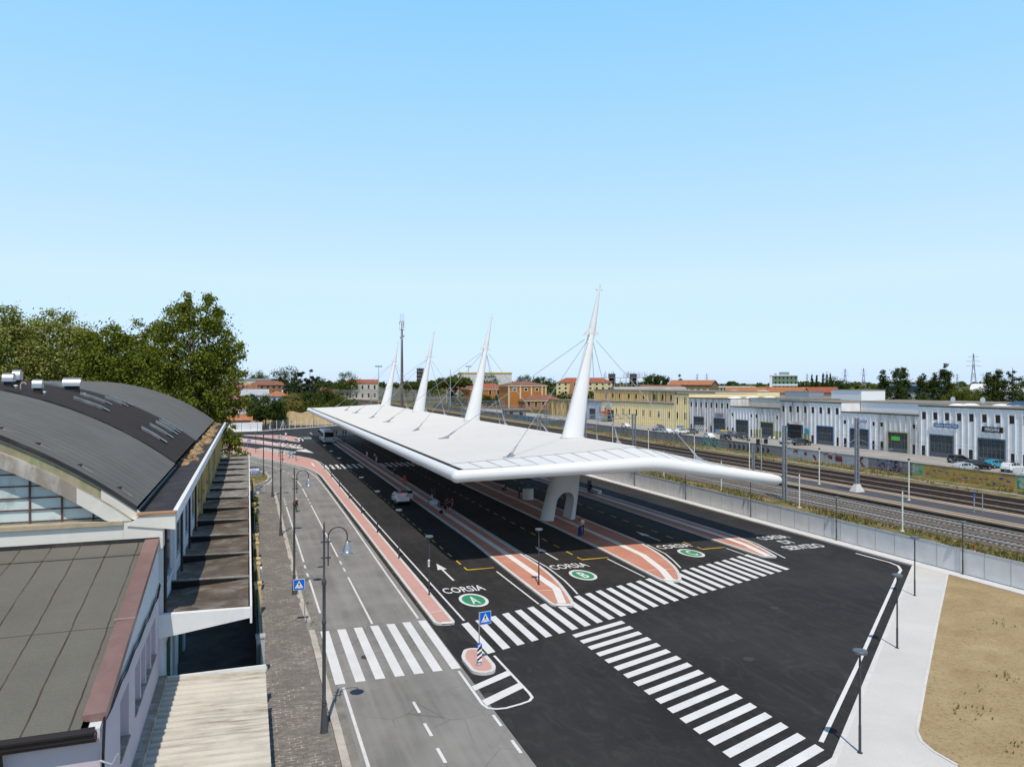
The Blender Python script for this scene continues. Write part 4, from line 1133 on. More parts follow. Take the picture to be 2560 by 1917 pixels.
# boundary fence between yard and pavement
fn = thing('boundary_fence', 'green metal fence with yellow and grey pillars between yard and pavement', 'fence', (.6,60,0))
for i, (y, h, m) in enumerate(((35.9,1.7,'greypillar'),(39.6,2.05,'greypillar'),(50.2,2.05,'pillar'),(55.4,2.1,'pillar'),(57,2.1,'pillar'),(62.5,2.1,'pillar'),(66.,2.1,'pillar'),(84,2.,'pillar'),(103.5,2.1,'pillar'))):
    MB().box(.4,.8,y,y+.45,0,h).box(.36,.84,y-.04,y+.49,h,h+.09).build('pillar', A[m], fn)
MB().box(.55,.62,34.4,103.5,.1,1.75).build('metal_panel', A['greenm'], fn)
MB().box(.45,.72,14,103.5,0,.45).build('plinth', A['kerbold'], fn)
fr = MB()
for k in range(24): fr.bar((.6,14+k*.86,.45),(.6,14+k*.86,1.5),.03)
fr.bar((.6,14,1.5),(.6,34.4,1.5),.05); fr.bar((.6,14,.6),(.6,34.4,.6),.04); fr.build('railing', A['signb'], fn)
lb_ = MB().box(.82,.95,56.2,56.7,1.2,1.65); lb_.build('letter_box', A['signw'], fn)
# ================================================================ GRATING FENCE (right)
gf = thing('grating_fence', 'long pale grey grating fence between the bus station and the railway', 'fence', (52.4,100,0))
y = 20.; lampy = (42.3,55.4,68.0,80.9,94)
pn_me = None
while y < 196:
    if not any(abs(y+1.03-l) < .4 for l in ()):
        e = y+2.06
        q = MB().box(52.36,52.40,y+.03,e-.03,.2,2.05,0)
        q.build('grating_panel', [A['mesh']], gf)
    y += 2.06
q = MB(); y = 20.
while y < 196.5: q.box(52.34,52.43,y-.025,y+.025,.1,2.08); y += 2.06
tag(q.build('fence_post', A['fpost'], gf), kind='stuff')
MB().box(52.33,52.44,20,196,2.05,2.08).build('top_rail', A['fpost'], gf)

# ================================================================ RAIL FURNITURE
def lattice_mast(q, x, y, z0, h, w=.42, d=.3, step=.55):
    for sx in (-1,1): q.box(x+sx*w/2-.07,x+sx*w/2+.07,y-d/2,y+d/2,z0,z0+h,0)
    z = z0+.2; s = 1
    while z < z0+h-step:
        for yy in (-d/2,d/2): q.bar((x-s*w/2,y+yy,z),(x+s*w/2,y+yy,z+step),.05,.03,0)
        z += step; s = -s
def catenary_mast(lb, x, y, z0, h, arms, base=True):
    t = thing('catenary_mast', lb, 'railway mast', (x,y,z0), 'catenary masts beside the tracks')
    q = MB(); lattice_mast(q, x, y, z0, h); q.build('lattice_post', A['lattice'], t)
    if base: MB().rings([[(x-.75,y-.6,z0),(x+.75,y-.6,z0),(x+.75,y+.6,z0),(x-.75,y+.6,z0)],[(x-.3,y-.25,z0+1.),(x+.3,y-.25,z0+1.),(x+.3,y+.25,z0+1.),(x-.3,y+.25,z0+1.)]]).build('concrete_base', A['conc'], t)
    for xe in arms:
        a = MB(); za = 5.9
        a.tube([(x,y,za),(xe,y,za+.1)], .035, 6); a.tube([(x,y,za+1.7),(xe*.75+x*.25,y,za+.1)], .03, 6); a.tube([(x,y,za+.7),(xe,y,za-.35)], .025, 6)
        a.build('bracket_arm', A['steel'], t)
    return t
catenary_mast('lattice mast with pyramid concrete foot standing on the railway platform', 75.8,76.8,.6,9.7,(70.6,82.0))
catenary_mast('lattice mast on the grass verge right of the canopy tip', 64.2,76.9,.03,9.5,(66.5,), False)
catenary_mast('lattice mast rising behind the canopy roof, left of the nearest leaning mast', 64.2,136,.03,9.4,(66.5,), False)
def gantry(lb, y, x0, x1, h, group='steel gantries over the tracks'):
    t = thing('rail_gantry', lb, 'gantry', ((x0+x1)/2,y,0), group)
    q = MB()
    for x in (x0,x1):
        lattice_mast(q, x, y, 0, h, .7, .5, .9)
    q.build('lattice_legs', A['lattice'], t) if False else None
    for x in (x0,x1):
        p = MB(); lattice_mast(p, x, y, 0, h, .7, .5, .9); p.build('lattice_leg', A['lattice'], t)
    b = MB()
    for zz in (h-1.1,h-.1):
        for yy in (-.3,.3): b.bar((x0,y+yy,zz),(x1,y+yy,zz),.11)
    x = x0; s = 0
    while x < x1-1:
        for yy in (-.3,.3): b.bar((x,y+yy,h-1.1 if s else h-.1),(x+1.1,y+yy,h-.1 if s else h-1.1),.06)
        x += 1.1; s = 1-s
    x = x0+2.5
    while x < x1-1: b.bar((x,y,h-1.1),(x,y,h-2.6),.08); x += 4.1
    b.build('truss_beam', A['lattice'], t); return t
gantry('steel gantry with paired posts right of the nearest leaning mast', 155.2, 61.8, 86.0, 7.6)
for k, (y, x0, x1, h) in enumerate(((215,61,88,8),(262,60,90,8.2),(318,58,93,8.6),(360,56,95,9),(410,54,97,9.4),(455,52,99,9.8),(505,50,101,10),(560,48,104,10))):
    gantry('one of the steel gantries receding over the far tracks', y, x0, x1, h, 'far gantries over the tracks')
for x, z in ((66.1,5.6),(70.3,5.6),(82.3,5.6),(86.6,5.6),(66.1,6.9),(70.3,6.9),(86.6,6.9)):
    tag(MB().tube([(x,-20+60*k,z-(.0 if z < 6 else .25*(k%2))) for k in range(10)], .013, 4).build('overhead_wire', A['lattice']), 'thin overhead contact wire strung along the tracks', 'wire', 'overhead wires')
wp = thing('white_pole', 'x', 'lamp post')
MB().lathe([(.22,0),(.22,.06),(.085,.08),(.07,4.15)], n=10).build('post', M('cream_pole_paint', (.66,.67,.60), .5), wp, smooth=40)
MB().lathe([(.06,4.15),(.16,4.2),(.16,4.3),(.06,4.34)], n=10).build('lamp_head', A['anthra'], wp)
for i, (x, y, z, s, lb) in enumerate(((62.1,57,.03,1,'cream lamp pole on the verge nearest to the right image edge'),(62.1,71.8,.03,1,'cream lamp pole on the verge right of the canopy tip'),(62.1,87.3,.03,1,'cream lamp pole on the verge crossing in front of the canopy tip'),(62.1,102.4,.03,1,'cream lamp pole on the verge behind the canopy bend'),
        (76.2,69,.6,1.18,'cream lamp pole on the platform in front of the ochre graffiti wall'),(76.3,84.2,.6,1.18,'cream lamp pole on the platform before the red block lettering'),(77.2,100.9,.6,1.18,'cream lamp pole on the platform beside the signal mast'),(77.5,117.2,.6,1.15,'cream lamp pole on the platform before the teal graffiti'),(78.2,135,.6,1.12,'cream lamp pole on the platform right of the steel gantry'),(78.2,151,.6,1.12,'cream lamp pole on the platform left of the steel gantry post'))):
    o = wp if i == 0 else dup(wp, (0,0,0))
    o.location = (x,y,z); o.scale = (1,1,s); o['label'] = lb; o['group'] = 'cream lamp poles of the railway'
sg = thing('rail_signal', 'slim railway signal mast with two black lamp boxes', 'signal', (76.4,96.9,.6))
MB().tube([(76.4,96.9,.6),(76.4,96.9,7.9)], .09, 8).build('post', A['steel'], sg)
for dx in (-.75,.75): MB().box(76.4+dx-.25,76.4+dx+.25,96.6,96.9,5.3,6.1).bar((76.4,96.9,5.7),(76.4+dx,96.9,5.7),.08).build('signal_head', A['black'], sg)
q = MB(); lattice_mast(q,75.4,97.6,.6,4.6,.3,.2,.4); q.build('ladder', A['lattice'], sg)
for x, y, lb in ((75.64,59.9,'small tilted information panel on the platform'),(76.77,59.8,'bare thin post on the platform beside the information panel')):
    t = thing('platform_post', lb, 'post', (x,y,.6)); MB().tube([(x,y,.6),(x,y,2.6)], .05, 8).build('post', A['signb'], t)
    if x < 76: MB().obox((x-.05,y-.06,2.5), .22,.03,.16, R(20)).build('panel', A['blue'], t)
t = thing('barrier_pole', 'short red and white striped pole behind the grating fence', 'post', (55,43.5,0))
q = MB()
for k in range(6): q.lathe([(.04,k*.3),(.04,k*.3+.3)], (55,43.5,0.03), 8, k % 2)
q.build('striped_pole', [A['signw'], M('marker_red', (.5,.04,.03), .5)], t)

# ================================================================ GRAFFITI WALL
gw = thing('graffiti_wall', 'long grey concrete wall with graffiti between railway and workshop yard', 'wall', (101.9,150,0))
A['muralA'] = m_mural('ochre_mural', (.47,.29,.06), [(.52,.34,.08),(.36,.25,.07),(.40,.24,.06)], .55)
A['muralB'] = m_mural('purple_mural', (.16,.14,.16), [(.03,.015,.025),(.02,.05,.22),(.3,.08,.12),(.25,.3,.32)], .5)
A['muralC'] = m_mural('green_mural', (.25,.36,.2), [(.02,.3,.17),(.05,.3,.12),(.42,.48,.4)], .6)
A['muralD'] = m_mural('whitewashed_wall', (.40,.41,.42), [(.34,.35,.36),(.46,.46,.47)], .4)
A['muralE'] = m_mural('teal_tag', (.13,.22,.2), [(.03,.17,.13),(.02,.02,.02),(.25,.4,.36)], .8)
A['muralF'] = m_mural('blue_tag', (.2,.23,.28), [(.02,.13,.4),(.03,.03,.06),(.1,.33,.36)], .7)
A['tagred'] = M('graffiti_red', (.21,.035,.03), .8, .15)
A['tagblue'] = M('graffiti_blue', (.02,.06,.36), .8, .1)
def wall_part(y0, y1, m, h=1.95, nm='wall_section'):
    MB().box(101.8,102.1,y0,y1,0,h,0).box(101.76,102.14,y0,y1,h,h+.07,1).build(nm, [m, A['wallconc']], gw)
wall_part(20,72.5,A['wallconc']); wall_part(72.5,74.3,A['muralC']); wall_part(74.3,89.3,A['muralA']); wall_part(89.3,91.5,A['muralC'])
wall_part(91.5,93.5,A['wallconc']); wall_part(93.5,98.6,A['muralB']); wall_part(98.6,100.6,A['wallconc']); wall_part(100.6,121.3,A['muralD'])
wall_part(121.3,144,A['wallconc']); wall_part(144,151.5,A['muralE']); wall_part(151.5,175,A['wallconc']); wall_part(175,187,A['wallconc']); wall_part(187,245,A['wallconc'])
wall_part(245,262,A['wallconc']); wall_part(262,284,A['muralF']); wall_part(284,330,A['wallconc']); wall_part(330,420,A['wallconc'])
q = MB()
rg_ = random.Random(5)
for y0, pts in ((101.2,[(0,.3),(.9,.2),(1.4,1.5),(.9,1.9),(.4,1.9),(1,1.1)]),(106.5,[(0,.5),(1.6,.5),(1.9,1.1),(1.6,1.6),(.2,1.6)]),(109.,[(0,.7),(1.1,.9),(1.1,1.3),(2.6,1.5),(1,1.85),(.9,1.6),(0,1.5)]),(113,[(0,.3),(.5,.2),(1.2,1.2),(.4,1.1)]),(115.6,[(0,.9),(.8,.9),(.8,1.5),(0,1.6)]),(118,[(0,1.0),(1.5,.9),(1.4,1.7),(.2,1.75)])):
    q.face([(101.793,y0+a,b) for a, b in reversed(pts)])
q.build('red_lettering', A['tagred'], gw)
q = MB()
for i in range(13):
    y0 = 75+i*1.1; z0 = rg_.uniform(.2,1.1); w_ = rg_.uniform(.3,.8); h_ = rg_.uniform(.12,.4)
    q.face([(101.793,y0+a*w_,z0+b*h_) for a, b in reversed(((0,0),(.5,.25),(1,.1),(.8,.6),(1.1,1),(.4,.75),(.05,.9),(.2,.45)))])
q.build('blue_strokes', A['tagblue'], gw)
q = MB()
for i in range(9):
    y0 = 126.5+i*1.6; q.face([(101.793,y0+a,b) for a, b in reversed(((0,.5),(.7,.2),(1.0,.7),(.6,.9),(1.1,1.6),(.3,1.3),(.1,.9)))])
q.build('black_lettering', M('graffiti_black', (.03,.03,.035), .8), gw)

# ================================================================ WORKSHOP ROW
FX = 130.5
SH = [m_stain('clean_grey_panel', (.84,.83,.82), (.64,.63,.62), .5, .8, .1, .9, .55, .75),
      m_stain('stained_grey_panel', (.74,.725,.70), (.30,.285,.265), .8, .85, .1, 1., .45, .66),
      m_stain('whitish_panel', (.86,.85,.83), (.62,.61,.60), .6, .8, .1, .9, .52, .72),
      m_stain('yellow_panel', (.93,.76,.42), (.70,.56,.32), .4, .8, .1, .7, .56, .74),
      m_stain('soot_yellow_panel', (.80,.58,.26), (.14,.115,.09), .85, .85, .08, 1.1, .42, .62),
      m_stain('ochre_panel', (.86,.58,.24), (.30,.25,.2), .7, .85, .08, .9, .5, .68),
      m_stain('bluish_panel', (.52,.56,.64), (.3,.32,.36), .5, .8, .1, .9)]
A['flat'] = M('gravelled_flat_roof', (.23,.205,.17), .95, .18, .4, fine=.2, grime=(.14,.13,.1), gs=.2, gamt=.5)
A['trimg'] = M('dark_green_roof_trim', (.035,.06,.05), .6, .1)
A['gate'] = m_glass('grey_glazed_gate', (.045,.055,.06), .25)
A['gatef'] = M('grey_gate_frame', (.12,.14,.155), .6, .1)
A['wglass'] = m_glass('brown_window_glass', (.022,.016,.015), .2)
def workshop(y0, y1, h, mat, lb, gcol='gatef', tall=True, sign=None, base=None, fx=FX, win=True, depth=40, gate=True):
    t = thing('workshop', lb, 'workshop', (fx+15,(y0+y1)/2,0), None)
    gy = (y0+y1)/2; g0, g1 = gy-2.5, gy+2.5
    w_ = MB()
    if gate:
        w_.box(fx,fx+.3,y0,g0,0,h); w_.box(fx,fx+.3,g1,y1,0,h); w_.box(fx,fx+.3,g0,g1,4.3,h)
    else: w_.box(fx,fx+.3,y0,y1,0,h)
    w_.box(fx+depth-.3,fx+depth,y0,y1,0,h); w_.box(fx+.3,fx+depth-.3,y0,y0+.25,0,h); w_.box(fx+.3,fx+depth-.3,y1-.25,y1,0,h)
    y = y0+.66
    while y < y1-.2:
        lo = 4.6 if (gate and g0-.2 < y < g1+.2) else 0
        w_.box(fx-.14,fx,y-.09,y+.09,lo,h-.35); y += 1.325
    w_.build('wall', mat, t)
    MB().box(fx-.1,fx+depth,y0,y1,h,h+.12).build('roof', A['flat'], t)
    MB().box(fx-.22,fx-.02,y0,y1,h-.06,h+.2).build('roof_trim', A['trimg'], t)
    def window(ya, z, w=.95, hh=1.5):
        o = MB().box(fx-.02,fx+.02,ya,ya+w,z,z+hh).build('window', A['wglass'], t)
        MB().box(fx-.1,fx-.02,ya-.1,ya,z-.05,z+hh+.08).box(fx-.1,fx-.02,ya+w,ya+w+.1,z-.05,z+hh+.08).box(fx-.12,fx-.02,ya-.1,ya+w+.1,z+hh,z+hh+.1).build('frame', mat, o)
    if win:
        if tall:
            for k in range(4): window(y0+.85+k*2.65, 7.5)
        else:
            for ya in (y0+.5, y1-1.5): window(ya, 5.4, .95, .9)
        for ya in (y0+.55, y1-1.5):
            MB().box(fx-.025,fx+.02,ya,ya+.95,.1,2.1).build('side_door', A['wglass'], t)
    if gate:
        g = MB().box(fx+.12,fx+.2,g0,g1,0,4.3,0); go = g.build('gate', A['gate'], t)
        b = MB()
        for k in range(7): b.box(fx+.05,fx+.12,g0+k*.83-.035,g0+k*.83+.035,0,4.3)
        for z in (.9,1.9,2.9,3.7): b.box(fx+.06,fx+.12,g0,g1,z-.03,z+.03)
        b.box(fx+.05,fx+.12,g0,g1,0,.85); b.build('gate_bars', A['gatef'], go)
        MB().box(fx-.06,fx+.1,g0-.25,g0,0,4.55).box(fx-.06,fx+.1,g1,g1+.25,0,4.55).box(fx-.06,fx+.1,g0,g1,4.3,4.55).build('gate_surround', A[gcol], t)
    if base:
        for ya, yb in ((y0,g0-.3),(g1+.3,y1)): MB().box(fx-.03,fx-.005,ya,yb,0,2.3).build('painted_base', base, t)
    return t
A['gateblue'] = M('blue_gate_frame', (.05,.13,.3), .6); A['gateyel'] = M('pale_yellow_gate_frame', (.5,.45,.2), .6)
A['olive'] = M('olive_painted_base', (.30,.31,.10), .9, .1)
def fsign(t, ya, yb, z0, z1, col, txts, x=FX-.28, frame=None):
    """board on the facade; reads left to right from the street, i.e. from high Y to low Y"""
    q = MB().box(x,x+.12,yb,ya,z0,z1,0)
    for s, u0, u1, v0, v1, m in txts:
        put_text(q, s, (x-.012, ya-(ya-yb)*u0, z0+(z1-z0)*v0), (0,-(ya-yb)*(u1-u0),0), (0,0,(z1-z0)*(v1-v0)), m, .01)
    q.build('sign_board', [col, A['signw'], M('sign_ink_red', (.5,.03,.03), .5), M('sign_ink_blue', (.03,.08,.35), .5), A['signb']], t)
B0, DB = 200.2, 10.56
lab = [('stained grey two storey workshop bay beside the yellow workshops','gatef',1,True),
       ('stained grey two storey workshop bay with a red lettered grey board','gatef',1,True),
       ('low clean grey workshop bay with grey gate, left of the olive based one','gatef',0,False),
       ('low stained workshop bay with olive base and yellow framed gate','gateyel',1,False),
       ('two storey stained workshop bay with open dark gate and white lettered board','gatef',1,True),
       ('clean grey two storey workshop bay with blue framed gate','gateblue',0,True),
       ('low clean workshop bay with two blue sign boards','gateblue',0,False),
       ('low stained workshop bay with green sheet in its yellow framed gate','gateyel',1,False),
       ('two storey whitish workshop bay with long blue sign board','gatef',2,True),
       ('two storey whitish workshop bay with black sign board','gatef',2,True),
       ('two storey whitish workshop bay cut by the right image edge','gatef',2,True)]
shops = []
for k, (lb, gc, mi, tall) in enumerate(lab):
    y1 = B0-k*DB; y0 = y1-DB
    shops.append(workshop(y0, y1, 10.15 if tall else 8.1, SH[mi], lb, gc, tall, base=A['olive'] if k in (3,4) else None))
fsign(shops[1],186.3,182.2,4.9,5.95,M('grey_sign', (.3,.31,.33), .6),[('Gommista',.3,.98,.55,.9,2),('servizio',.3,.98,.1,.42,3)])
fsign(shops[4],154.2,149.3,4.45,5.2,A['signw'],[('AUTOLAVAGGIO',.12,.9,.52,.92,2),('A MANO',.3,.7,.08,.45,2)])
fsign(shops[6],132.9,128.9,5.95,6.7,A['signw'],[('CARTONIERI',.1,.97,.52,.95,3)])
q = MB().box(FX-.295,FX-.28,128.95,132.0,5.97,6.3,0); put_text(q,'BARTOLINI',(FX-.305,131.8,6.02),(0,-2.7,0),(0,0,.22),1); q.build('blue_strip', [A['blue'], A['signw']], shops[6])
fsign(shops[8],112.0,106.6,6.05,6.85,M('petrol_blue_sign', (.01,.10,.27), .5),[('CESENA RADIATORI',.02,.98,.2,.82,1)])
MB().box(FX-.28,FX-.14,112.0,112.9,6.05,6.85).build('blank_board', A['signw'], shops[8])
fsign(shops[9],101.6,97.5,5.7,6.75,A['black'],[('MINGHINI',.16,.84,.2,.85,1)])
MB().box(FX+.02,FX+.1,120.5,122.7,2.6,3.5).build('green_sheet', M('green_sheet', (.12,.5,.05), .6), shops[7])
g5 = MB().box(FX-.02,FX+.04,149.6,154.4,.0,4.25).build('open_gate', A['black'], shops[4])
q = MB()
for y in (155.6,148.2): q.face([(FX-.16,y+a,b) for a, b in ((-.7,2.2),(.7,2.25),(.75,3.5),(0,3.65),(-.75,3.4))][::-1])
q.build('teal_panel', M('teal_paint', (.02,.33,.5), .6), shops[4])
# set-back white upper storeys above the low bays, roof plant
def rooftop(name, lb, x0, x1, y0, y1, z0, z1, mat, ribs=False):
    t = thing(name, lb, 'roof structure', ((x0+x1)/2,(y0+y1)/2,z0))
    MB().box(x0,x1,y0,y1,z0,z1).build('body', mat, t)
    MB().box(x0-.15,x1+.15,y0-.15,y1+.15,z1,z1+.12).build('cap', A['flat'], t)
    return t
rooftop('upper_storey','white set back upper storey above the low bays, stained in panels',137,165,157.9,178.8,8.25,10.5,m_stain('white_panel_stained',(.66,.63,.55),(.45,.42,.36),.6,.8,.5,.35))
rooftop('upper_storey','bright white set back upper storey above the low bays with blue signs',136,165,115.9,136.6,8.25,10.4,A['signw'])
rooftop('roof_cabin','tall white cabin standing on the workshop roofs',150,158,150.5,161,10.3,13.0,A['signw'])
rooftop('roof_cabin','small grey ventilation cabin on the workshop roofs left of the white one',147,152,166,176,10.3,12.4,A['steel'])
t = thing('sawtooth_skylight','row of white domed rooflights on the left workshop roofs','roof structure',(140,190,10.2))
for k in range(6):
    q = MB(); x = 138+k*3.2; q.lathe([(0,.5),(.9,.4),(1.5,.2),(1.7,0)],(x,188+(k%2)*3,10.25),12); q.build('dome', A['signw'], t, smooth=True)
t = thing('sawtooth_skylight','row of white domed rooflights on the right workshop roofs','roof structure',(140,108,10.2))
for k in range(6):
    q = MB(); x = 138+k*3.4; q.lathe([(0,.4),(.9,.33),(1.5,.15),(1.7,0)],(x,113-k*2.2+(k%2)*2,10.25),12); q.build('dome', A['signw'], t, smooth=True)
for x, y, lb in ((146,120.5,'white satellite dish on the workshop roof, left of its twin'),(146,113.5,'white satellite dish on the workshop roof, right of its twin')):
    t = thing('satellite_dish', lb, 'dish', (x,y,10.2), 'satellite dishes'); MB().lathe([(0,0),(.35,-.07),(.6,-.22)],(x,y,11.3),16,axis='X').build('dish', A['signw'], t, smooth=True); MB().tube([(x+.2,y,10.2),(x+.2,y,11.6)],.05,6).build('stand', A['steel'], t)
t = thing('solar_array','row of dark solar panels on the workshop roof','solar panels',(145,95,10.3))
for k in range(9): MB().obox((143,86+k*2.3,10.9), 1.2,1.05,.04, 0, 0, Matrix.Rotation(R(-18),3,'Y')).build('solar_panel', M('solar_blue',(.015,.03,.07),.2,spec=.5), t)
t = thing('air_unit','white air conditioning box on the workshop roof edge','air conditioner',(139,98.5,10.2)); MB().box(138.4,139.6,98,99.2,10.25,11.4).lathe([(.4,0),(.4,.05)],(138.35,98.6,10.85),12,axis='X').build('casing', A['signw'], t)
# yellow workshops further left
ylab = [('pale yellow two storey workshop bay beside the grey workshops',3,True,11.2),('pale yellow low workshop bay with windows along the yard',3,False,7.9),('second pale yellow low workshop bay beside the dark gate',3,False,7.8),
        ('yellow workshop bay with sign board and red awning',3,False,7.6),('bluish grey workshop bay behind the nearest leaning mast',6,False,7.4),('soot streaked yellow workshop bay at the end of the yard',4,False,7.2),('soot streaked yellow workshop bay furthest along the yard',4,False,7.1)]
ysp = [(200.3,209),(209,221.5),(221.5,246),(246,261),(261,278),(278,296),(296,316)]
for k, ((lb, mi, tall, h), (y0, y1)) in enumerate(zip(ylab, ysp)):
    t = workshop(y0, y1, h, SH[mi], lb, 'gatef', tall, win=False, gate=k in (3,4,5), depth=26)
    n = max(2, int((y1-y0)/4.2))
    for i in range(n):
        ya = y0+(i+.5)*(y1-y0)/n-.6
        if k in (3,4,5) and abs(ya+.6-(y0+y1)/2) < 3.2: continue
        for z in ((3.4,8.2) if tall else (3.4,)):
            o = MB().box(FX-.03,FX+.02,ya,ya+1.15,z,z+2.0).build('window', A['wglass'], t); MB().box(FX-.06,FX-.03,ya-.1,ya+1.25,z-.1,z).build('sill', A['flat'], o)
    if k == 3:
        q = MB().rings([[(FX-.05,y,3.9),(FX-2.6,y,3.3),(FX-2.6,y,3.2),(FX-.05,y,3.8)] for y in (252,259.5)]); q.build('red_awning', M('red_awning', (.3,.05,.03), .8), t)
        fsign(t,257.5,252.5,5.6,7.2,A['signw'],[('CUTMILL',.08,.9,.5,.9,3),('officine',.1,.8,.12,.4,3)])
for y0, y1, mi, lb in ((208.5,232,3,'set back yellow upper block above the low yellow bays'),(232,252,4,'set back soot streaked upper block behind the low yellow bays'),(252,272,5,'set back ochre upper block behind the yellow sign board'),(272,300,5,'set back ochre upper block nearest the leaning mast')):
    t = thing('upper_block', lb, 'workshop', (150,(y0+y1)/2,7)); w_ = MB().box(146,172,y0,y1,0,11.6)
    y = y0+1
    while y < y1: w_.box(145.88,146,y-.1,y+.1,7,11.2); y += 1.9
    w_.build('wall', SH[mi], t); MB().box(145.8,172,y0,y1,11.6,11.95).build('roof', A['flat'], t)
    for k in range(3): MB().box(145.86,145.9,y0+3+k*6,y0+4.1+k*6,8.6,10.4).build('window', A['wglass'], t)

# ================================================================ VEHICLES
def car(paint, lb, loc, rz, kind='hatch', grp='cars parked in the workshop yard', open_door=False, lights=False, blackroof=False):
    """nose towards +Y at rz 0; loft of cross sections"""
    t = thing('parked_car', lb, 'car', (0,0,0), grp)
    S_ = {'hatch': (4.1,1.78,1.50,[(-2.05,.42,.62,.68),(-2.0,.40,.80,.86),(-1.9,.34,.94,1.02),(-1.62,.28,.96,1.38),(-1.2,.26,.96,1.47),(-.3,.26,.94,1.50),(.35,.26,.93,1.44),(.72,.26,.92,1.25),(1.12,.27,.90,.97),(1.55,.29,.84,.88),(1.88,.33,.72,.77),(2.05,.40,.55,.60)]),
          'suv': (4.5,1.88,1.68,[(-2.25,.48,.72,.80),(-2.2,.46,.92,1.0),(-2.1,.40,1.06,1.14),(-1.85,.34,1.10,1.52),(-1.4,.32,1.10,1.64),(-.3,.32,1.08,1.68),(.4,.32,1.06,1.60),(.8,.32,1.05,1.36),(1.15,.33,1.04,1.12),(1.7,.36,.98,1.03),(2.08,.40,.84,.90),(2.25,.48,.64,.70)]),
          'wagon': (4.6,1.80,1.48,[(-2.3,.42,.62,.68),(-2.25,.40,.84,.92),(-2.15,.34,.94,1.05),(-1.9,.28,.96,1.36),(-1.5,.26,.96,1.45),(-.3,.26,.94,1.48),(.35,.26,.93,1.42),(.75,.26,.92,1.22),(1.2,.27,.90,.96),(1.7,.29,.84,.88),(2.1,.33,.70,.75),(2.3,.40,.55,.60)])}[kind]
    Ln, W, H_, st_ = S_; hw = W/2
    rings_ = []
    for i, (y, zb, zw, zr) in enumerate(st_):
        u = abs(y)/(Ln/2); e = hw*(1-.14*max(0,u-.72)/.28)
        up = zr-zw; wr = e-.06-.42*min(up,.55)*.6
        rings_.append([(-e*.86,y,zb),(-e*.98,y,zb+.12),(-e,y,(zb+zw)/2+.05),(-e*.965,y,zw),(-wr,y,zr-.03 if up > .2 else zr-.01),(-wr*.55,y,zr),(wr*.55,y,zr),(wr,y,zr-.03 if up > .2 else zr-.01),(e*.965,y,zw),(e,y,(zb+zw)/2+.05),(e*.98,y,zb+.12),(e*.86,y,zb)])
    body = MB(); gl_ = MB()
    body.rings(rings_, 0)
    # glass faces sit 8 mm proud of the body shell
    def off(p, c): return tuple(Vector(p)+(Vector(p)-Vector(c)).normalized()*.012)
    for i in range(len(rings_)-1):
        a, b = rings_[i], rings_[i+1]; ua = st_[i][3]-st_[i][2]; ub = st_[i+1][3]-st_[i+1][2]; c = (0,(a[0][1]+b[0][1])/2,.8)
        if min(ua,ub) > .3:
            for j0, j1 in ((3,4),(8,7)):
                q = [Vector(a[j0]),Vector(b[j0]),Vector(b[j1]),Vector(a[j1])]; m_ = sum(q,Vector())/4
                q = [m_+(p-m_)*.86 for p in q]; gl_.face([off(p,c) for p in (q if j0 == 3 else q[::-1])])
        elif max(ua,ub) > .3 or (ua > .2 and ub < .2):
            q = [Vector(a[4]),Vector(a[7]),Vector(b[7]),Vector(b[4])]; m_ = sum(q,Vector())/4
            q = [m_+(p-m_)*.88 for p in q]; gl_.face([off(p,c) for p in q])
    bo = body.build('body', [paint], t, smooth=35)
    gl_.build('window_glass', A['cglass'], t)
    if blackroof or lights:
        q = MB()
        for i in range(4,6):
            a, b = rings_[i], rings_[i+1]; q.face([(p[0],p[1],p[2]+.012) for p in (a[4],a[5],a[6],a[7],b[7],b[6],b[5],b[4])])
        q.build('roof_panel', A['black'], t)
    wb = Ln*.30
    for sx in (-1,1):
        for y in (-wb-.03, wb+.08):
            c = (sx*(hw-.1), y, .33)
            wo = MB().lathe([(.2,-.11),(.31,-.11),(.335,-.07),(.335,.07),(.31,.11),(.2,.11)], c, 18, axis='X').build('wheel', A['tyre'], t, smooth=40)
            MB().lathe([(.0,.0),(.21,.0),(.22,sx*.02),(.0,sx*.05)], (c[0]+sx*.085,c[1],c[2]), 12, axis='X').build('rim', A['rim'], wo)
        MB().lathe([(.36,-.02),(.40,.0),(.36,.015)],(sx*(hw-.015),-wb-.03,.34),16,axis='X',cap=True).build('wheel_arch', A['black'], t)
        MB().lathe([(.36,-.02),(.40,.0),(.36,.015)],(sx*(hw-.015),wb+.08,.34),16,axis='X',cap=True).build('wheel_arch', A['black'], t)
        zl = st_[2][2]-.12
        MB().obox((sx*(hw-.26),-Ln/2+.06,zl),.075,.05,.035).build('tail_light', A['brake'] if lights else A['tail'], t)
        MB().obox((sx*(hw-.32),Ln/2-.16,.68 if kind != 'suv' else .82),.2,.1,.06,sx*R(-22)).build('headlight', A['signw'], t)
        MB().obox((sx*(hw+.06),.62,st_[6][2]+.03),.1,.05,.07).build('mirror', A['black'] if lights else paint, t)
    MB().obox((0,-Ln/2-.005,.6 if kind != 'suv' else .8),.26,.015,.06).build('number_plate', A['signw'], t)
    MB().obox((0,-Ln/2+.02,.42 if kind != 'suv' else .5),hw*.8,.05,.08).build('rear_bumper', A['black'], t)
    MB().obox((0,Ln/2-.03,.45 if kind != 'suv' else .55),hw*.6,.06,.08).build('grille', A['black'], t)
    if lights: MB().obox((0,-1.72,1.36),.16,.05,.02).build('brake_light', A['brake'], t)
    if open_door:
        q = MB(); q.obox((hw+.42,.45,.72),.44,.04,.32,R(18),0); q.obox((hw+.42,.45,1.2),.38,.015,.2,R(18),1); q.build('open_door', [paint, A['cglass']], t)
    t.location = loc; t.rotation_euler = (0,0,rz)
    return t
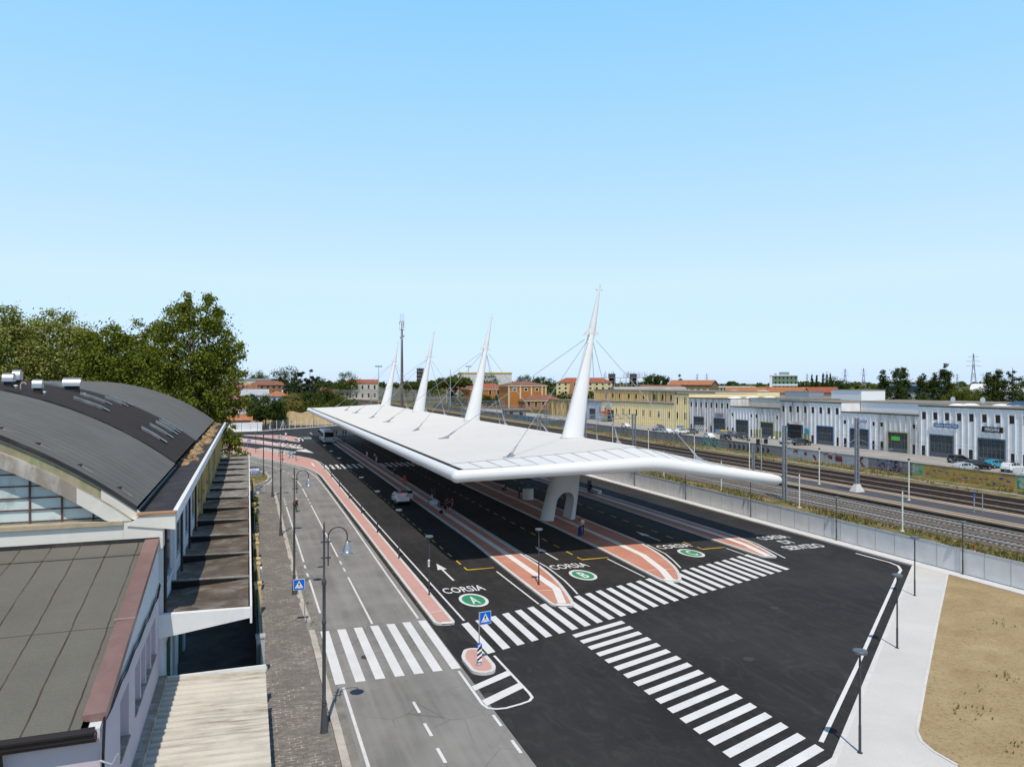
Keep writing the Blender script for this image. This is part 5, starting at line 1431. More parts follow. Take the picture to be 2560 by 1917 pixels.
A['tail'] = M('tail_light_red', (.25,.012,.012), .25, spec=.5); A['brake'] = m_emit('lit_brake_light', (1,.03,.03), .6)
def paint(n, c, r=.28): return M('paint_'+n, c, r, .03, spec=.5)
PW, PK, PS, PG, PB, PD = paint('white',(.72,.73,.73)), paint('black',(.012,.012,.014)), paint('silver',(.42,.44,.46)), paint('grey',(.13,.14,.15)), paint('steel_blue',(.16,.24,.33)), paint('dark_grey',(.04,.042,.046))
car(PW,'white hatchback with lit brake lights and open door stopped in lane A',(17.85,91.5,.01),R(0),'hatch','vehicles under the canopy',True,True)
car(PK,'black hatchback parked in front of the long blue sign board',(125.2,102.4,.05),R(-88),'hatch')
car(PS,'silver estate car behind the ochre graffiti wall',(114.3,92.2,.05),R(-86),'wagon')
car(PK,'black off-road car between the silver estate and the white one',(118.6,93.2,.05),R(-100),'suv')
car(PW,'large white off-road car with black roof at the right image edge',(120.6,88.6,.05),R(-80),'suv',blackroof=True)
car(PS,'silver hatchback half cut by the right image edge',(115.2,82.9,.05),R(-75),'hatch')
car(paint('teal',(.02,.3,.42)),'teal hatchback squeezed behind the black off-road car',(123.4,93.6,.05),R(-95),'hatch')
car(PS,'silver small hatchback in front of the open dark gate',(124.,147.6,.05),R(-80),'hatch')
car(PD,'dark grey car with open door in front of the open dark gate',(124.6,143.2,.05),R(-97),'suv',open_door=True)
car(PK,'black hatchback parked lengthwise behind the teal graffiti',(117.9,163.8,.05),R(170),'hatch')
car(PD,'dark grey off-road car near the olive based workshop',(123.8,165,.05),R(172),'suv')
car(PW,'white small car with teal stripe behind the graffiti wall',(115.9,168.2,.05),R(172),'hatch')
car(PG,'grey estate car behind the dark off-road one',(126.6,172.2,.05),R(175),'wagon')
car(PB,'steel blue hatchback in front of the yellow low workshops',(120.8,202.3,.05),R(92),'hatch')
car(PW,'low white car close behind the wall, left of the white off-road one',(116.1,189.4,.05),R(178),'hatch')
car(PW,'white off-road car parked across before the grey workshops',(118.8,186,.05),R(-82),'suv')
car(PG,'grey hatchback beside the white off-road car before the grey workshops',(123.,187.2,.05),R(-85),'hatch')
car(PW,'white car half hidden behind the steel gantry',(117.9,218.2,.05),R(180),'hatch')

# bus seen from the rear
bus = thing('city_bus', 'white city bus seen from behind at the far end of lane A', 'bus', (18.8,192,0))
bx0, bx1, by0, by1 = 17.5, 20.1, 186.4, 198.4
def rrect(x0, x1, z0, z1, r, y):
    P = rr([(x0,z0),(x1,z0),(x1,z1),(x0,z1)], [.08,.08,r,r], 4); return [(a,y,b) for a, b in P]
MB().rings([rrect(bx0+.08,bx1-.08,.4,2.95,.2,by0),rrect(bx0,bx1,.35,3.02,.22,by0+.18),rrect(bx0,bx1,.35,3.02,.22,by1-.2),rrect(bx0+.06,bx1-.06,.4,2.95,.2,by1)]).build('body', PW, bus, smooth=35)
MB().box(bx0+.22,bx1-.22,by0-.02,by0+.02,1.55,2.75).build('rear_window', A['cglass'], bus)
for x in (bx0,bx1):
    for k in range(7):
        y = by0+.7+k*1.62; MB().box(x-.015,x+.015,y,y+1.5,1.35,2.6).build('side_window', A['cglass'], bus)
    for y in (by0+3.2,by1-2.7):
        MB().lathe([(.25,-.14),(.46,-.14),(.48,0),(.46,.14),(.25,.14)],(x+(.1 if x < 19 else -.1),y,.48),16,axis='X').build('wheel', A['tyre'], bus)
    MB().box(x-.35 if x < 19 else x+.05,x-.05 if x < 19 else x+.35,by1-.3,by1-.1,2.1,2.6).build('mirror', A['black'], bus)
    MB().box(x+.25-.2 if x < 19 else x-.45,x+.25+.2 if x < 19 else x-.05,by0-.03,by0,1.0,1.15).build('tail_light', A['tail'], bus)
MB().box(18.0,19.6,by0+3,by0+6,3.02,3.3).box(18.05,19.55,by0+1,by0+2.6,3.02,3.2).build('roof_unit', A['signw'], bus)
for z in (.62,.85): MB().box(bx0+.3,bx1-.3,by0-.015,by0,z,z+.05).build('grille', A['signb'], bus)
MB().box(bx0-.01,bx0+.01,by0+.3,by1-.3,.75,.95).build('green_stripe', A['greenm'], bus)
MB().box(18.5,19.1,by0-.03,by0,.48,.6).build('number_plate', A['signw'], bus)
# ================================================================ PEOPLE
def joints(pose, rs):
    """joint positions of a 1.75 m figure facing +Y; feet at z = 0"""
    J = dict(pel=(0,0,.93), sp=(0,.0,1.12), ch=(0,-.01,1.34), nk=(0,.0,1.49), hd=(0,.02,1.58), top=(0,.015,1.68))
    for s, n in ((-1,'L'),(1,'R')):
        J['sh'+n]=(s*.185,-.01,1.41); J['el'+n]=(s*.235,-.03,1.14); J['wr'+n]=(s*.24,.05,.90); J['hn'+n]=(s*.235,.075,.82)
        J['hp'+n]=(s*.095,0,.89); J['kn'+n]=(s*.105,.02,.49); J['an'+n]=(s*.11,-.01,.085); J['to'+n]=(s*.125,.15,.035)
    def st(k, v): J[k] = v
    if pose == 'walk':
        for s, n, f in ((-1,'L',1),(1,'R',-1)):
            J['kn'+n]=(s*.1,.12*f+.06,.50); J['an'+n]=(s*.1,.27*f,.09+(.06 if f<0 else 0)); J['to'+n]=(s*.11,.27*f+.15,.035+(.0 if f>0 else .01))
            J['el'+n]=(s*.24,-.10*f,1.15); J['wr'+n]=(s*.23,-.18*f+.08,.93); J['hn'+n]=(s*.225,-.2*f+.12,.86)
    if pose in ('hips','phone','fold'):
        for s, n in ((-1,'L'),(1,'R')):
            if pose == 'phone' and s < 0: continue
            if pose == 'hips': J['el'+n]=(s*.36,-.08,1.17); J['wr'+n]=(s*.2,.05,1.02); J['hn'+n]=(s*.14,.09,1.0)
            elif pose == 'phone': J['el'+n]=(s*.25,.06,1.15); J['wr'+n]=(s*.13,.27,1.27); J['hn'+n]=(s*.1,.33,1.32)
            else: J['el'+n]=(s*.26,.05,1.15); J['wr'+n]=(s*.06,.24,1.2); J['hn'+n]=(-s*.02,.25,1.2)
        if pose == 'phone': J['hd']=(0,.05,1.575); J['top']=(0,.06,1.675)
    if pose == 'bend':
        for k, v in (('sp',(0,.1,1.06)),('ch',(0,.27,1.15)),('nk',(0,.40,1.17)),('hd',(0,.49,1.14)),('top',(0,.58,1.09))): J[k]=v
        for s, n in ((-1,'L'),(1,'R')): J['sh'+n]=(s*.185,.33,1.14); J['el'+n]=(s*.22,.42,.88); J['wr'+n]=(s*.16,.52,.68); J['hn'+n]=(s*.14,.55,.61)
    if pose in ('sit','ride'):
        dz = -.46 if pose == 'sit' else -.02
        for k in ('pel','sp','ch','nk','hd','top'): J[k]=(J[k][0],J[k][1],J[k][2]+dz)
        for s, n in ((-1,'L'),(1,'R')):
            for k in ('sh','hp'): J[k+n]=(J[k+n][0],J[k+n][1],J[k+n][2]+dz)
            if pose == 'sit':
                J['kn'+n]=(s*.13,.42,.50); J['an'+n]=(s*.13,.40,.085); J['to'+n]=(s*.14,.55,.035)
                J['el'+n]=(s*.24,.10,.72); J['wr'+n]=(s*.16,.32,.62); J['hn'+n]=(s*.14,.39,.60)
            else:
                lean = {'sp':.12,'ch':.30,'nk':.42,'hd':.50,'top':.56}
        if pose == 'ride':
            J.update(pel=(0,-.18,.98), sp=(0,-.04,1.13), ch=(0,.16,1.25), nk=(0,.30,1.32), hd=(0,.38,1.38), top=(0,.42,1.47))
            for s, n, f in ((-1,'L',1),(1,'R',0)):
                J['sh'+n]=(s*.18,.22,1.27); J['el'+n]=(s*.22,.38,1.08); J['wr'+n]=(s*.2,.52,.97); J['hn'+n]=(s*.19,.58,.95)
                J['hp'+n]=(s*.09,-.17,.94); J['kn'+n]=(s*.1,.14,.66 if f else .53); J['an'+n]=(s*.1,.02,.36 if f else .14); J['to'+n]=(s*.1,.15,.32 if f else .11)
    return {k: Vector(v) for k, v in J.items()}
BONES = [('pel','sp',.125,.125),('sp','ch',.125,.145),('ch','nk',.145,.058),('nk','hd',.058,.085),('hd','top',.085,.07)]
for n in 'LR':
    BONES += [('ch','sh'+n,.14,.062),('sh'+n,'el'+n,.062,.045),('el'+n,'wr'+n,.045,.03),('wr'+n,'hn'+n,.03,.034),('pel','hp'+n,.125,.092),('hp'+n,'kn'+n,.092,.06),('kn'+n,'an'+n,.06,.04),('an'+n,'to'+n,.04,.03)]
MATC = {}
def cm(c):
    k = tuple(c)
    if k not in MATC: MATC[k] = M('cloth_%d' % len(MATC), c, .85, .15, 6.)
    return MATC[k]
def person(lb, loc, rz, pose='stand', shirt=(.5,.5,.5), trousers=(.05,.06,.1), h=1.72, hair=(.03,.02,.015), hairlen='short', sleeve='short', leg='long', shoes=(.05,.05,.05), grp=None, hat=None, female=False, skirt=False, bag=None):
    J = joints(pose, None); k = h/1.75
    names = list(J); idx = {n: i for i, n in enumerate(names)}
    rad = {}
    for a, b, ra, rb in BONES: rad.setdefault(a, ra); rad.setdefault(b, rb)
    if female:
        for n in ('ch','shL','shR','sp'): rad[n] *= .88
        for n in 'LR': J['sh'+n].x *= .86
    me = bpy.data.meshes.new('skel'); me.from_pydata([tuple(J[n]) for n in names], [(idx[a], idx[b]) for a, b, _, _ in BONES], [])
    o = bpy.data.objects.new('skel', me); COL.objects.link(o)
    sk_ = o.modifiers.new('s', 'SKIN')
    lay = me.skin_vertices[0] if me.skin_vertices else None
    if lay is None:
        bm = bmesh.new(); bm.from_mesh(me); bm.verts.layers.skin.verify(); bm.to_mesh(me); bm.free(); lay = me.skin_vertices[0]
    for n in names:
        r = rad[n]; fx, fy = (1.0, .72) if n in ('pel','sp','ch') else (1, 1)
        lay.data[idx[n]].radius = (r*fx, r*fy)
    lay.data[idx['pel']].use_root = True
    sb = o.modifiers.new('u', 'SUBSURF'); sb.levels = 1; sb.render_levels = 1
    dg = bpy.context.evaluated_depsgraph_get(); dg.update()
    bm_ = bpy.data.meshes.new_from_object(o.evaluated_get(dg)); bpy.data.objects.remove(o)
    V = [v.co.copy() for v in bm_.vertices]; F = [tuple(p.vertices) for p in bm_.polygons]; bpy.data.meshes.remove(bm_)
    q = MB(); q.v = [tuple(v) for v in V]
    def seg(p, a, b):
        d = b-a; t_ = max(0, min(1, (p-a).dot(d)/max(d.length_squared, 1e-9))); return (p-(a+d*t_)).length, t_
    for f in F:
        c = sum((V[i] for i in f), Vector())/len(f); best = None
        for a, b, ra, rb in BONES:
            d, t_ = seg(c, J[a], J[b]); d -= ra*(1-t_)+rb*t_
            if best is None or d < best[0]: best = (d, a, b, t_)
        _, a, b, t_ = best; m_ = 1
        if b in ('hd','top') or (b == 'nk' and t_ > .75): m_ = 0
        elif b[:2] in ('el',): m_ = 1 if (sleeve == 'long' or t_ < .55) else 0
        elif b[:2] == 'wr': m_ = 1 if sleeve == 'long' else 0
        elif b[:2] == 'hn': m_ = 0
        elif b[:2] == 'hp' : m_ = 2
        elif b == 'sp': m_ = 2 if t_ < .35 else 1
        elif b[:2] == 'kn': m_ = 2
        elif b[:2] == 'an': m_ = 2 if leg == 'long' and t_ < .92 else (3 if t_ > .85 else 0)
        elif b[:2] == 'to': m_ = 3
        q.f.append(f); q.m.append(m_)
    # fingers and thumb, nose, ears, eyes
    for n, s in (('L',-1),('R',1)):
        w_, hn = J['wr'+n], J['hn'+n]; d = (hn-w_).normalized(); side = d.cross(Vector((s,0,.15))).normalized(); pal = d.cross(side)
        for i in range(4):
            b0 = hn+d*.01+side*(.027-.018*i); ln = (.075,.085,.08,.062)[i]
            q.tube([b0, b0+d*ln*.5+pal*.006, b0+d*ln*.85+pal*.03*s], [.0095,.0085,.006], 5, 0)
        b0 = w_+d*.035+side*.03; q.tube([b0, b0+side*.028+d*.022, b0+side*.03+d*.052], [.011,.01,.007], 5, 0)
    hd = J['hd']; up = (J['top']-hd).normalized(); fw = Vector((0,1,0)); fw = (fw-up*fw.dot(up)).normalized(); rt_ = fw.cross(up)
    q.tube([hd+up*.045+fw*.085, hd+up*.01+fw*.108, hd-up*.005+fw*.09], [.008,.016,.012], 5, 0)
    for s in (-1,1):
        e = hd+rt_*s*.085+up*.02; q.tube([e+up*.03, e, e-up*.03], [.01,.014,.008], 5, 0)
        e = hd+rt_*s*.034+up*.045+fw*.079; q.tube([e-fw*.004, e+fw*.012], [.012,.006], 6, 4)
    m0 = hd-up*.035+fw*.082; q.tube([m0-rt_*.025, m0+fw*.006, m0+rt_*.025], [.004,.007,.004], 5, 5)
    t = thing('person', lb, 'person', (0,0,0), grp)
    bo = q.build('body', [A['skin'], cm(shirt), cm(trousers), cm(shoes), A['black'], cm((.3,.1,.08))], t, smooth=True)
    hq = MB(); c = hd+up*.05-fw*.012
    rgs = []
    for zz, r_, ff in ((.105,.03,0),(.085,.075,0),(.045,.102,-.004),(.0,.106,-.016),(-.045,.095,-.03)) + (((-.15,.085,-.05),(-.26,.05,-.06)) if hairlen == 'long' else ()):
        rgs.append([c+up*zz+rt_*(r_*math.cos(2*math.pi*j/12))+fw*(ff+r_*1.05*math.sin(2*math.pi*j/12)*(1 if math.sin(2*math.pi*j/12) < 0 or zz > .03 else .35)) for j in range(12)])
    hq.rings(rgs); hq.build('hair' if not hat else 'cap', cm(hat or hair), t, smooth=True)
    if skirt:
        pl_ = J['pel']; MB().rings([[(pl_.x+r_*math.cos(2*math.pi*j/14), pl_.y+.75*r_*math.sin(2*math.pi*j/14), z) for j in range(14)] for r_, z in ((.135,1.0),(.17,.8),(.25,.12))]).build('wide_trousers', cm(trousers), t, smooth=True)
    t.scale = (k,k,k); t.location = loc; t.rotation_euler = (0,0,rz)
    return t
PZ = .13
G1 = 'people waiting under the canopy'
person('woman in tan top and wide blue trousers seen from behind by the nearest mast foot',(30.25,65.2,PZ),R(150),'fold',(.42,.24,.13),(.02,.04,.14),1.66,(.06,.03,.02),'long',female=True,skirt=True,grp=G1)
person('man in white shirt half hidden behind the woman in wide blue trousers',(30.75,65.75,PZ),R(160),'stand',(.65,.65,.66),(.02,.04,.14),1.76,grp=G1)
person('worker in bright orange overalls walking on the platform beyond the white car',(21.1,104.9,PZ),R(175),'walk',(.75,.10,.01),(.75,.10,.01),1.76,sleeve='long',grp=G1)
person('man in dark cycling kit with white socks beside the leaning motorbike',(21.05,81.6,PZ),R(-80),'hips',(.02,.02,.025),(.02,.02,.025),1.74,leg='short',shoes=(.6,.6,.6),grp=G1)
person('man in faded red shirt in the middle of the group by the motorbike',(21.5,82.3,PZ),R(170),'fold',(.35,.06,.05),(.03,.03,.03),1.72,leg='short',grp=G1)
person('man in red jersey and red cap at the right of the group by the motorbike',(21.85,81.3,PZ),R(70),'phone',(.40,.02,.02),(.02,.02,.02),1.8,leg='short',shoes=(.5,.5,.5),hat=(.45,.02,.02),grp=G1)
person('man in white shirt and jeans sitting on the white bench near the motorbike',(21.35,89.2,PZ),R(75),'sit',(.62,.63,.65),(.03,.05,.12),1.74,grp=G1)
person('woman in white top and dark shorts strolling behind the nearest mast',(31.95,93.1,PZ),R(-10),'walk',(.5,.48,.5),(.03,.03,.03),1.64,leg='short',female=True,hairlen='long',grp=G1)
person('child in dark blue walking next to the woman in white top',(32.35,93.3,PZ),R(-15),'walk',(.05,.06,.13),(.04,.05,.1),1.35,leg='short',grp=G1)
person('dark clad person with bags sitting on the far white bench',(43.95,91.3,PZ),R(120),'sit',(.02,.02,.025),(.02,.02,.02),1.7,sleeve='long',grp=G1)
person('person in patterned top standing left of the white drum',(32.9,89.4,PZ),R(60),'hips',(.3,.24,.2),(.05,.04,.05),1.66,female=True,grp=G1)
person('person leaning behind the white drum counter',(33.7,89.2,PZ),R(170),'fold',(.12,.13,.14),(.03,.03,.03),1.7,grp=G1)
person('person in black vest over white shirt on the platform edge beyond the far zebra',(22.5,140.,PZ),R(190),'walk',(.5,.5,.5),(.01,.01,.012),1.72,grp=G1)
person('person stooping in a light blue shirt in lane B',(24.7,171.,.01),R(150),'bend',(.14,.33,.40),(.02,.02,.03),1.72,grp=G1)
person('person in dark clothes stepping off the platform near the orange worker',(21.95,116.8,PZ),R(180),'walk',(.25,.22,.2),(.03,.03,.035),1.7,grp=G1)
person('man in pale blue shirt crossing lane B at the shaded zebra',(24.4,122.7,.01),R(170),'walk',(.3,.36,.45),(.04,.05,.08),1.74,grp=G1)
for lb, x, y, c in (('person in grey standing at the right rear corner of the bus',23.4,212.4,(.15,.17,.2)),('person in dark blue beside the one in grey behind the bus',22.9,213.5,(.05,.07,.13)),('left one of two people in light blue shirts standing on lane B far away',25.1,211.2,(.18,.25,.38)),('right one of two people in light blue shirts standing on lane B far away',25.8,211,(.2,.27,.4))):
    person(lb,(x,y,.01),R(20),'stand',c,(.02,.025,.04),1.76,grp=G1)
person('person in grey pushing a pale bag on the platform near the bus',(22.1,184.2,PZ),R(180),'bend',(.3,.3,.3),(.05,.05,.06),1.7,grp=G1)
person('man with bicycle standing in the workshop yard before the dark cars',(118.9,156,.05),R(90),'stand',(.05,.05,.09),(.04,.04,.05),1.75)
cyc = person('cyclist in dark red jersey and pale green helmet riding along the old street',(5.33,89.5,.03),R(178),'ride',(.30,.03,.02),(.02,.02,.02),1.75,leg='short',hat=(.35,.75,.45),shoes=(.5,.5,.5))
def bicycle(lb, loc, rz, name='bicycle', fr=(.03,.3,.12), heavy=False):
    t = thing(name, lb, 'motorbike' if heavy else 'bicycle', (0,0,0))
    r = .34 if not heavy else .3
    for y in (-.5,.52):
        w_ = MB(); rgn = []
        for i in range(20):
            a = 2*math.pi*i/20; c = Vector((0,y+r*math.cos(a),r+.0+r*math.sin(a))); d = Vector((0,math.cos(a),math.sin(a))); tr = .02 if not heavy else .05
            rgn.append([c+d*tr*math.cos(2*math.pi*j/6)+Vector((tr*math.sin(2*math.pi*j/6),0,0)) for j in range(6)])
        rgn.append(rgn[0]); w_.rings(rgn, cap=False); wo = w_.build('wheel', A['tyre'], t)
        s = MB()
        for i in range(8):
            a = math.pi*i/8; s.bar((0,y-r*math.cos(a),r-r*math.sin(a)),(0,y+r*math.cos(a),r+r*math.sin(a)),.006 if not heavy else .02)
        s.build('spokes', A['steel'], wo)
    f = MB(); T = .018 if not heavy else .05
    for a, b in (((0,-.5,r),(0,-.05,.3)),((0,-.05,.3),(0,-.18,.86)),((0,-.5,r),(0,-.16,.78)),((0,-.05,.3),(0,.38,.74)),((0,-.17,.8),(0,.36,.82)),((0,.52,r),(0,.36,.9))): f.tube([a,b], T, 6)
    f.build('frame', M('frame_paint_%s' % lb[:6], fr, .4), t)
    MB().tube([(-.22,.44,.93),(0,.36,.95),(.22,.44,.93)], .015, 6).build('handlebar', A['black'], t)
    MB().obox((0,-.2,.92),.06 if not heavy else .13,.13 if not heavy else .3,.03 if not heavy else .06).build('saddle', A['black'], t)
    if heavy: MB().obox((0,.12,.78),.14,.26,.14).obox((0,.05,.42),.16,.25,.17).build('engine_and_tank', A['black'], t)
    t.location = loc; t.rotation_euler = (0,0,rz); return t
bicycle('racing bicycle under the cyclist in the dark red jersey',(5.33,89.5,.0),R(178))
bicycle('black motorbike parked on the platform beside the group',(21.75,85.6,PZ),R(200),'motorbike',(.012,.012,.014),True)
bicycle('bicycle held by the man in the workshop yard',(118.5,156.3,.04),R(95),fr=(.1,.1,.12))
bicycle('bicycle leaning at the wall left of the olive based workshop',(129.6,167.2,.04),R(85),fr=(.3,.3,.32))
# platform furniture
def bench(lb, x, y):
    t = thing('stone_bench', lb, 'bench', (x,y,PZ), 'white block benches on the platforms')
    MB().prism(rr([(x-.3,y-1.15),(x+.3,y-1.15),(x+.3,y+1.15),(x-.3,y+1.15)],.06), PZ, PZ+.46).build('seat', A['stripe'], t); MB().box(x-.22,x+.22,y-1.05,y+1.05,PZ-.01,PZ+.06).build('plinth', A['conrib'], t)
bench('white block bench with the man in jeans sitting on it',21.55,89.3); bench('white block bench on the right platform with the dark clad person',44.2,90.2)
t = thing('drum_counter','round white drum standing behind the nearest mast','counter',(33.63,88.2,PZ)); MB().lathe([(.68,0),(.70,.05),(.70,1.28),(.66,1.33),(0,1.34)],(33.63,88.2,PZ),28).build('drum', A['concwhite'], t, smooth=40)
for lb, x, y in (('dark slim totem behind the white bench with the man in jeans',22.1,91.6),('dark slim totem beside the far white bench',44.3,92.4)):
    t = thing('totem', lb, 'totem', (x,y,PZ)); MB().box(x-.25,x+.25,y-.12,y+.12,PZ,PZ+1.45).build('panel', A['anthra'], t)
t = thing('rucksack','black rucksack lying at the feet of the group by the motorbike','bag',(20.7,82.,PZ)); MB().lathe([(.1,0),(.22,.05),(.24,.2),(.16,.36),(.05,.4)],(20.7,82.,PZ),10).build('bag', A['black'], t, smooth=True)
for lb, x, y in (('tactile sign post on the platform before the far zebra, near side',21.1,129.6),('tactile sign post on the platform before the far zebra, far side',20.9,139.2)):
    t = thing('sign_post', lb, 'post', (x,y,PZ)); MB().tube([(x,y,PZ),(x,y,PZ+2.0)],.04,6).build('post', A['signb'], t); MB().box(x-.14,x+.14,y-.02,y+.02,PZ+1.2,PZ+1.9).build('plate', A['stripe'], t)
for lb, x, y, z in (('red edged notice post on the far pink island',9.2,199.,.13),('red edged notice post on the middle pink strip',8.6,184.,.13)):
    t = thing('notice_post', lb, 'sign', (x,y,z)); MB().tube([(x,y,z),(x,y,z+2.1)],.05,6).build('post', A['anthra'], t); q = MB().box(x-.32,x+.32,y-.04,y,z+1.2,z+2.,1).box(x-.24,x+.24,y-.05,y-.04,z+1.28,z+1.92,0); q.build('plate',[A['signw'],M('notice_red',(.35,.06,.04),.6)],t)
# yard clutter
def chair(lb, x, y, rz):
    t = thing('plastic_chair', lb, 'chair', (0,0,0), 'white plastic chairs in the yard')
    MB().box(-.22,.22,-.22,.22,.42,.45).build('seat', A['signw'], t); MB().rings([[(-.22,-.2,.45),(.22,-.2,.45),(.22,-.16,.45),(-.22,-.16,.45)],[(-.2,-.3,.88),(.2,-.3,.88),(.2,-.27,.88),(-.2,-.27,.88)]]).build('backrest', A['signw'], t)
    for a in (-.2,.2):
        MB().box(a-.02,a+.02,-.2,.2,.62,.65).build('armrest', A['signw'], t)
        for b in (-.2,.2): MB().bar((a,b,0),(a*.95,b*.95,.64),.04).build('leg', A['signw'], t)
    t.location = (x,y,.04); t.rotation_euler = (0,0,rz)
chair('white plastic chair left of the olive doorway, outer one',128.6,159.9,R(80)); chair('white plastic chair left of the olive doorway, inner one',129.4,159.1,R(110)); chair('white plastic chair right of the others by the grey wall',128.8,156.2,R(70)); chair('white plastic chair nearest to the open dark gate',129.5,155.3,R(120))
for lb, y, c in (('blue wheeled waste container before the second grey workshop',181.3,(.02,.16,.42)),('yellow wheeled waste container before the second grey workshop',178.9,(.6,.36,.02)),('blue waste container before the yellow two storey bay',201.8,(.04,.25,.42))):
    t = thing('waste_container', lb, 'bin', (128.2,y,.04)); MB().rings([[(128.2+a*.5,y+b*.8,.25) for a, b in ((-1,-1),(1,-1),(1,1),(-1,1))],[(128.2+a*.65,y+b*1.0,1.2) for a, b in ((-1,-1),(1,-1),(1,1),(-1,1))]]).build('tub', A['signb'], t); MB().rings([[(128.2-.7,y-1.05,1.2),(128.2+.7,y-1.05,1.2),(128.2+.7,y+1.05,1.2),(128.2-.7,y+1.05,1.2)],[(128.2-.3,y-.95,1.5),(128.2+.6,y-.95,1.4),(128.2+.6,y+.95,1.4),(128.2-.3,y+.95,1.5)]]).build('lid', M('lid_%s'%lb[:6],c,.5), t)
t = thing('pallet_stack','stack of brown wooden pallets before the yellow workshops','pallets',(127.5,213,.04)); 
for k in range(8): MB().box(126.9,128.1,212.4,213.8,.04+k*.15,.15+k*.15).build('pallet', M('pallet_wood',(.25,.13,.06),.9), t)
t = thing('frame_stack','white steel frames leaning against the first grey workshop','frames',(129.4,193,.04))
for k in range(6): q = MB(); y = 189.5+k*1.1; q.bar((128.9,y,.04),(130.1,y+.2,2.),.06).bar((128.9,y+.7,.04),(130.1,y+.9,2.),.06).bar((129.6,y+.1,1.2),(129.6,y+.85,1.2),.06); q.build('frame', A['signw'], t)

# ================================================================ FAR END: WHITE WALL, WIRE FENCE
t = thing('white_panel_wall','white slatted concrete panel wall at the far end of the bus station','wall',(-18,236,0))
for k in range(13):
    x0 = -40+k*3.4; x1 = x0+3.3; yy = 236.3+ (x0+40)*.115
    q = MB()
    for j in range(5): q.box(x0,x1,yy-.03,yy+.03,.15+j*.52,.15+j*.52+.49)
    q.build('panel', A['signw'], t); MB().box(x0-.1,x0+.06,yy-.09,yy+.09,0,2.85).build('post', A['signw'], t)
t = thing('wire_fence','tall wire mesh fence on pale posts before the earth mound','fence',(17,255,0))
pts = [(4.6,245.2),(10.7,250.7),(22.6,261.3),(30.2,264.4)]
tot = []
for a, b in zip(pts, pts[1:]):
    n = max(2, int((Vector(b)-Vector(a)).length/2.6))
    for i in range(n): tot.append((a[0]+(b[0]-a[0])*i/n, a[1]+(b[1]-a[1])*i/n))
for p in tot: MB().box(p[0]-.07,p[0]+.07,p[1]-.07,p[1]+.07,0,2.9).build('post', A['stripe'], t)
q = MB()
for a, b in zip(tot, tot[1:]):
    for z in (.3,1.2,2.1,2.8): q.bar((a[0],a[1],z),(b[0],b[1],z),.02)
    for k in range(10):
        u = k/10; q.bar((a[0]+(b[0]-a[0])*u,a[1]+(b[1]-a[1])*u,.3),(a[0]+(b[0]-a[0])*u,a[1]+(b[1]-a[1])*u,2.8),.012)
q.build('wire_mesh', A['steel'], t)
for i in (3,8): p = tot[i]; MB().bar((p[0],p[1],2.6),(p[0]-.9,p[1]-.9,0),.09).bar((p[0],p[1],2.6),(p[0]+1,p[1]+.8,0),.09).build('brace', A['stripe'], t)

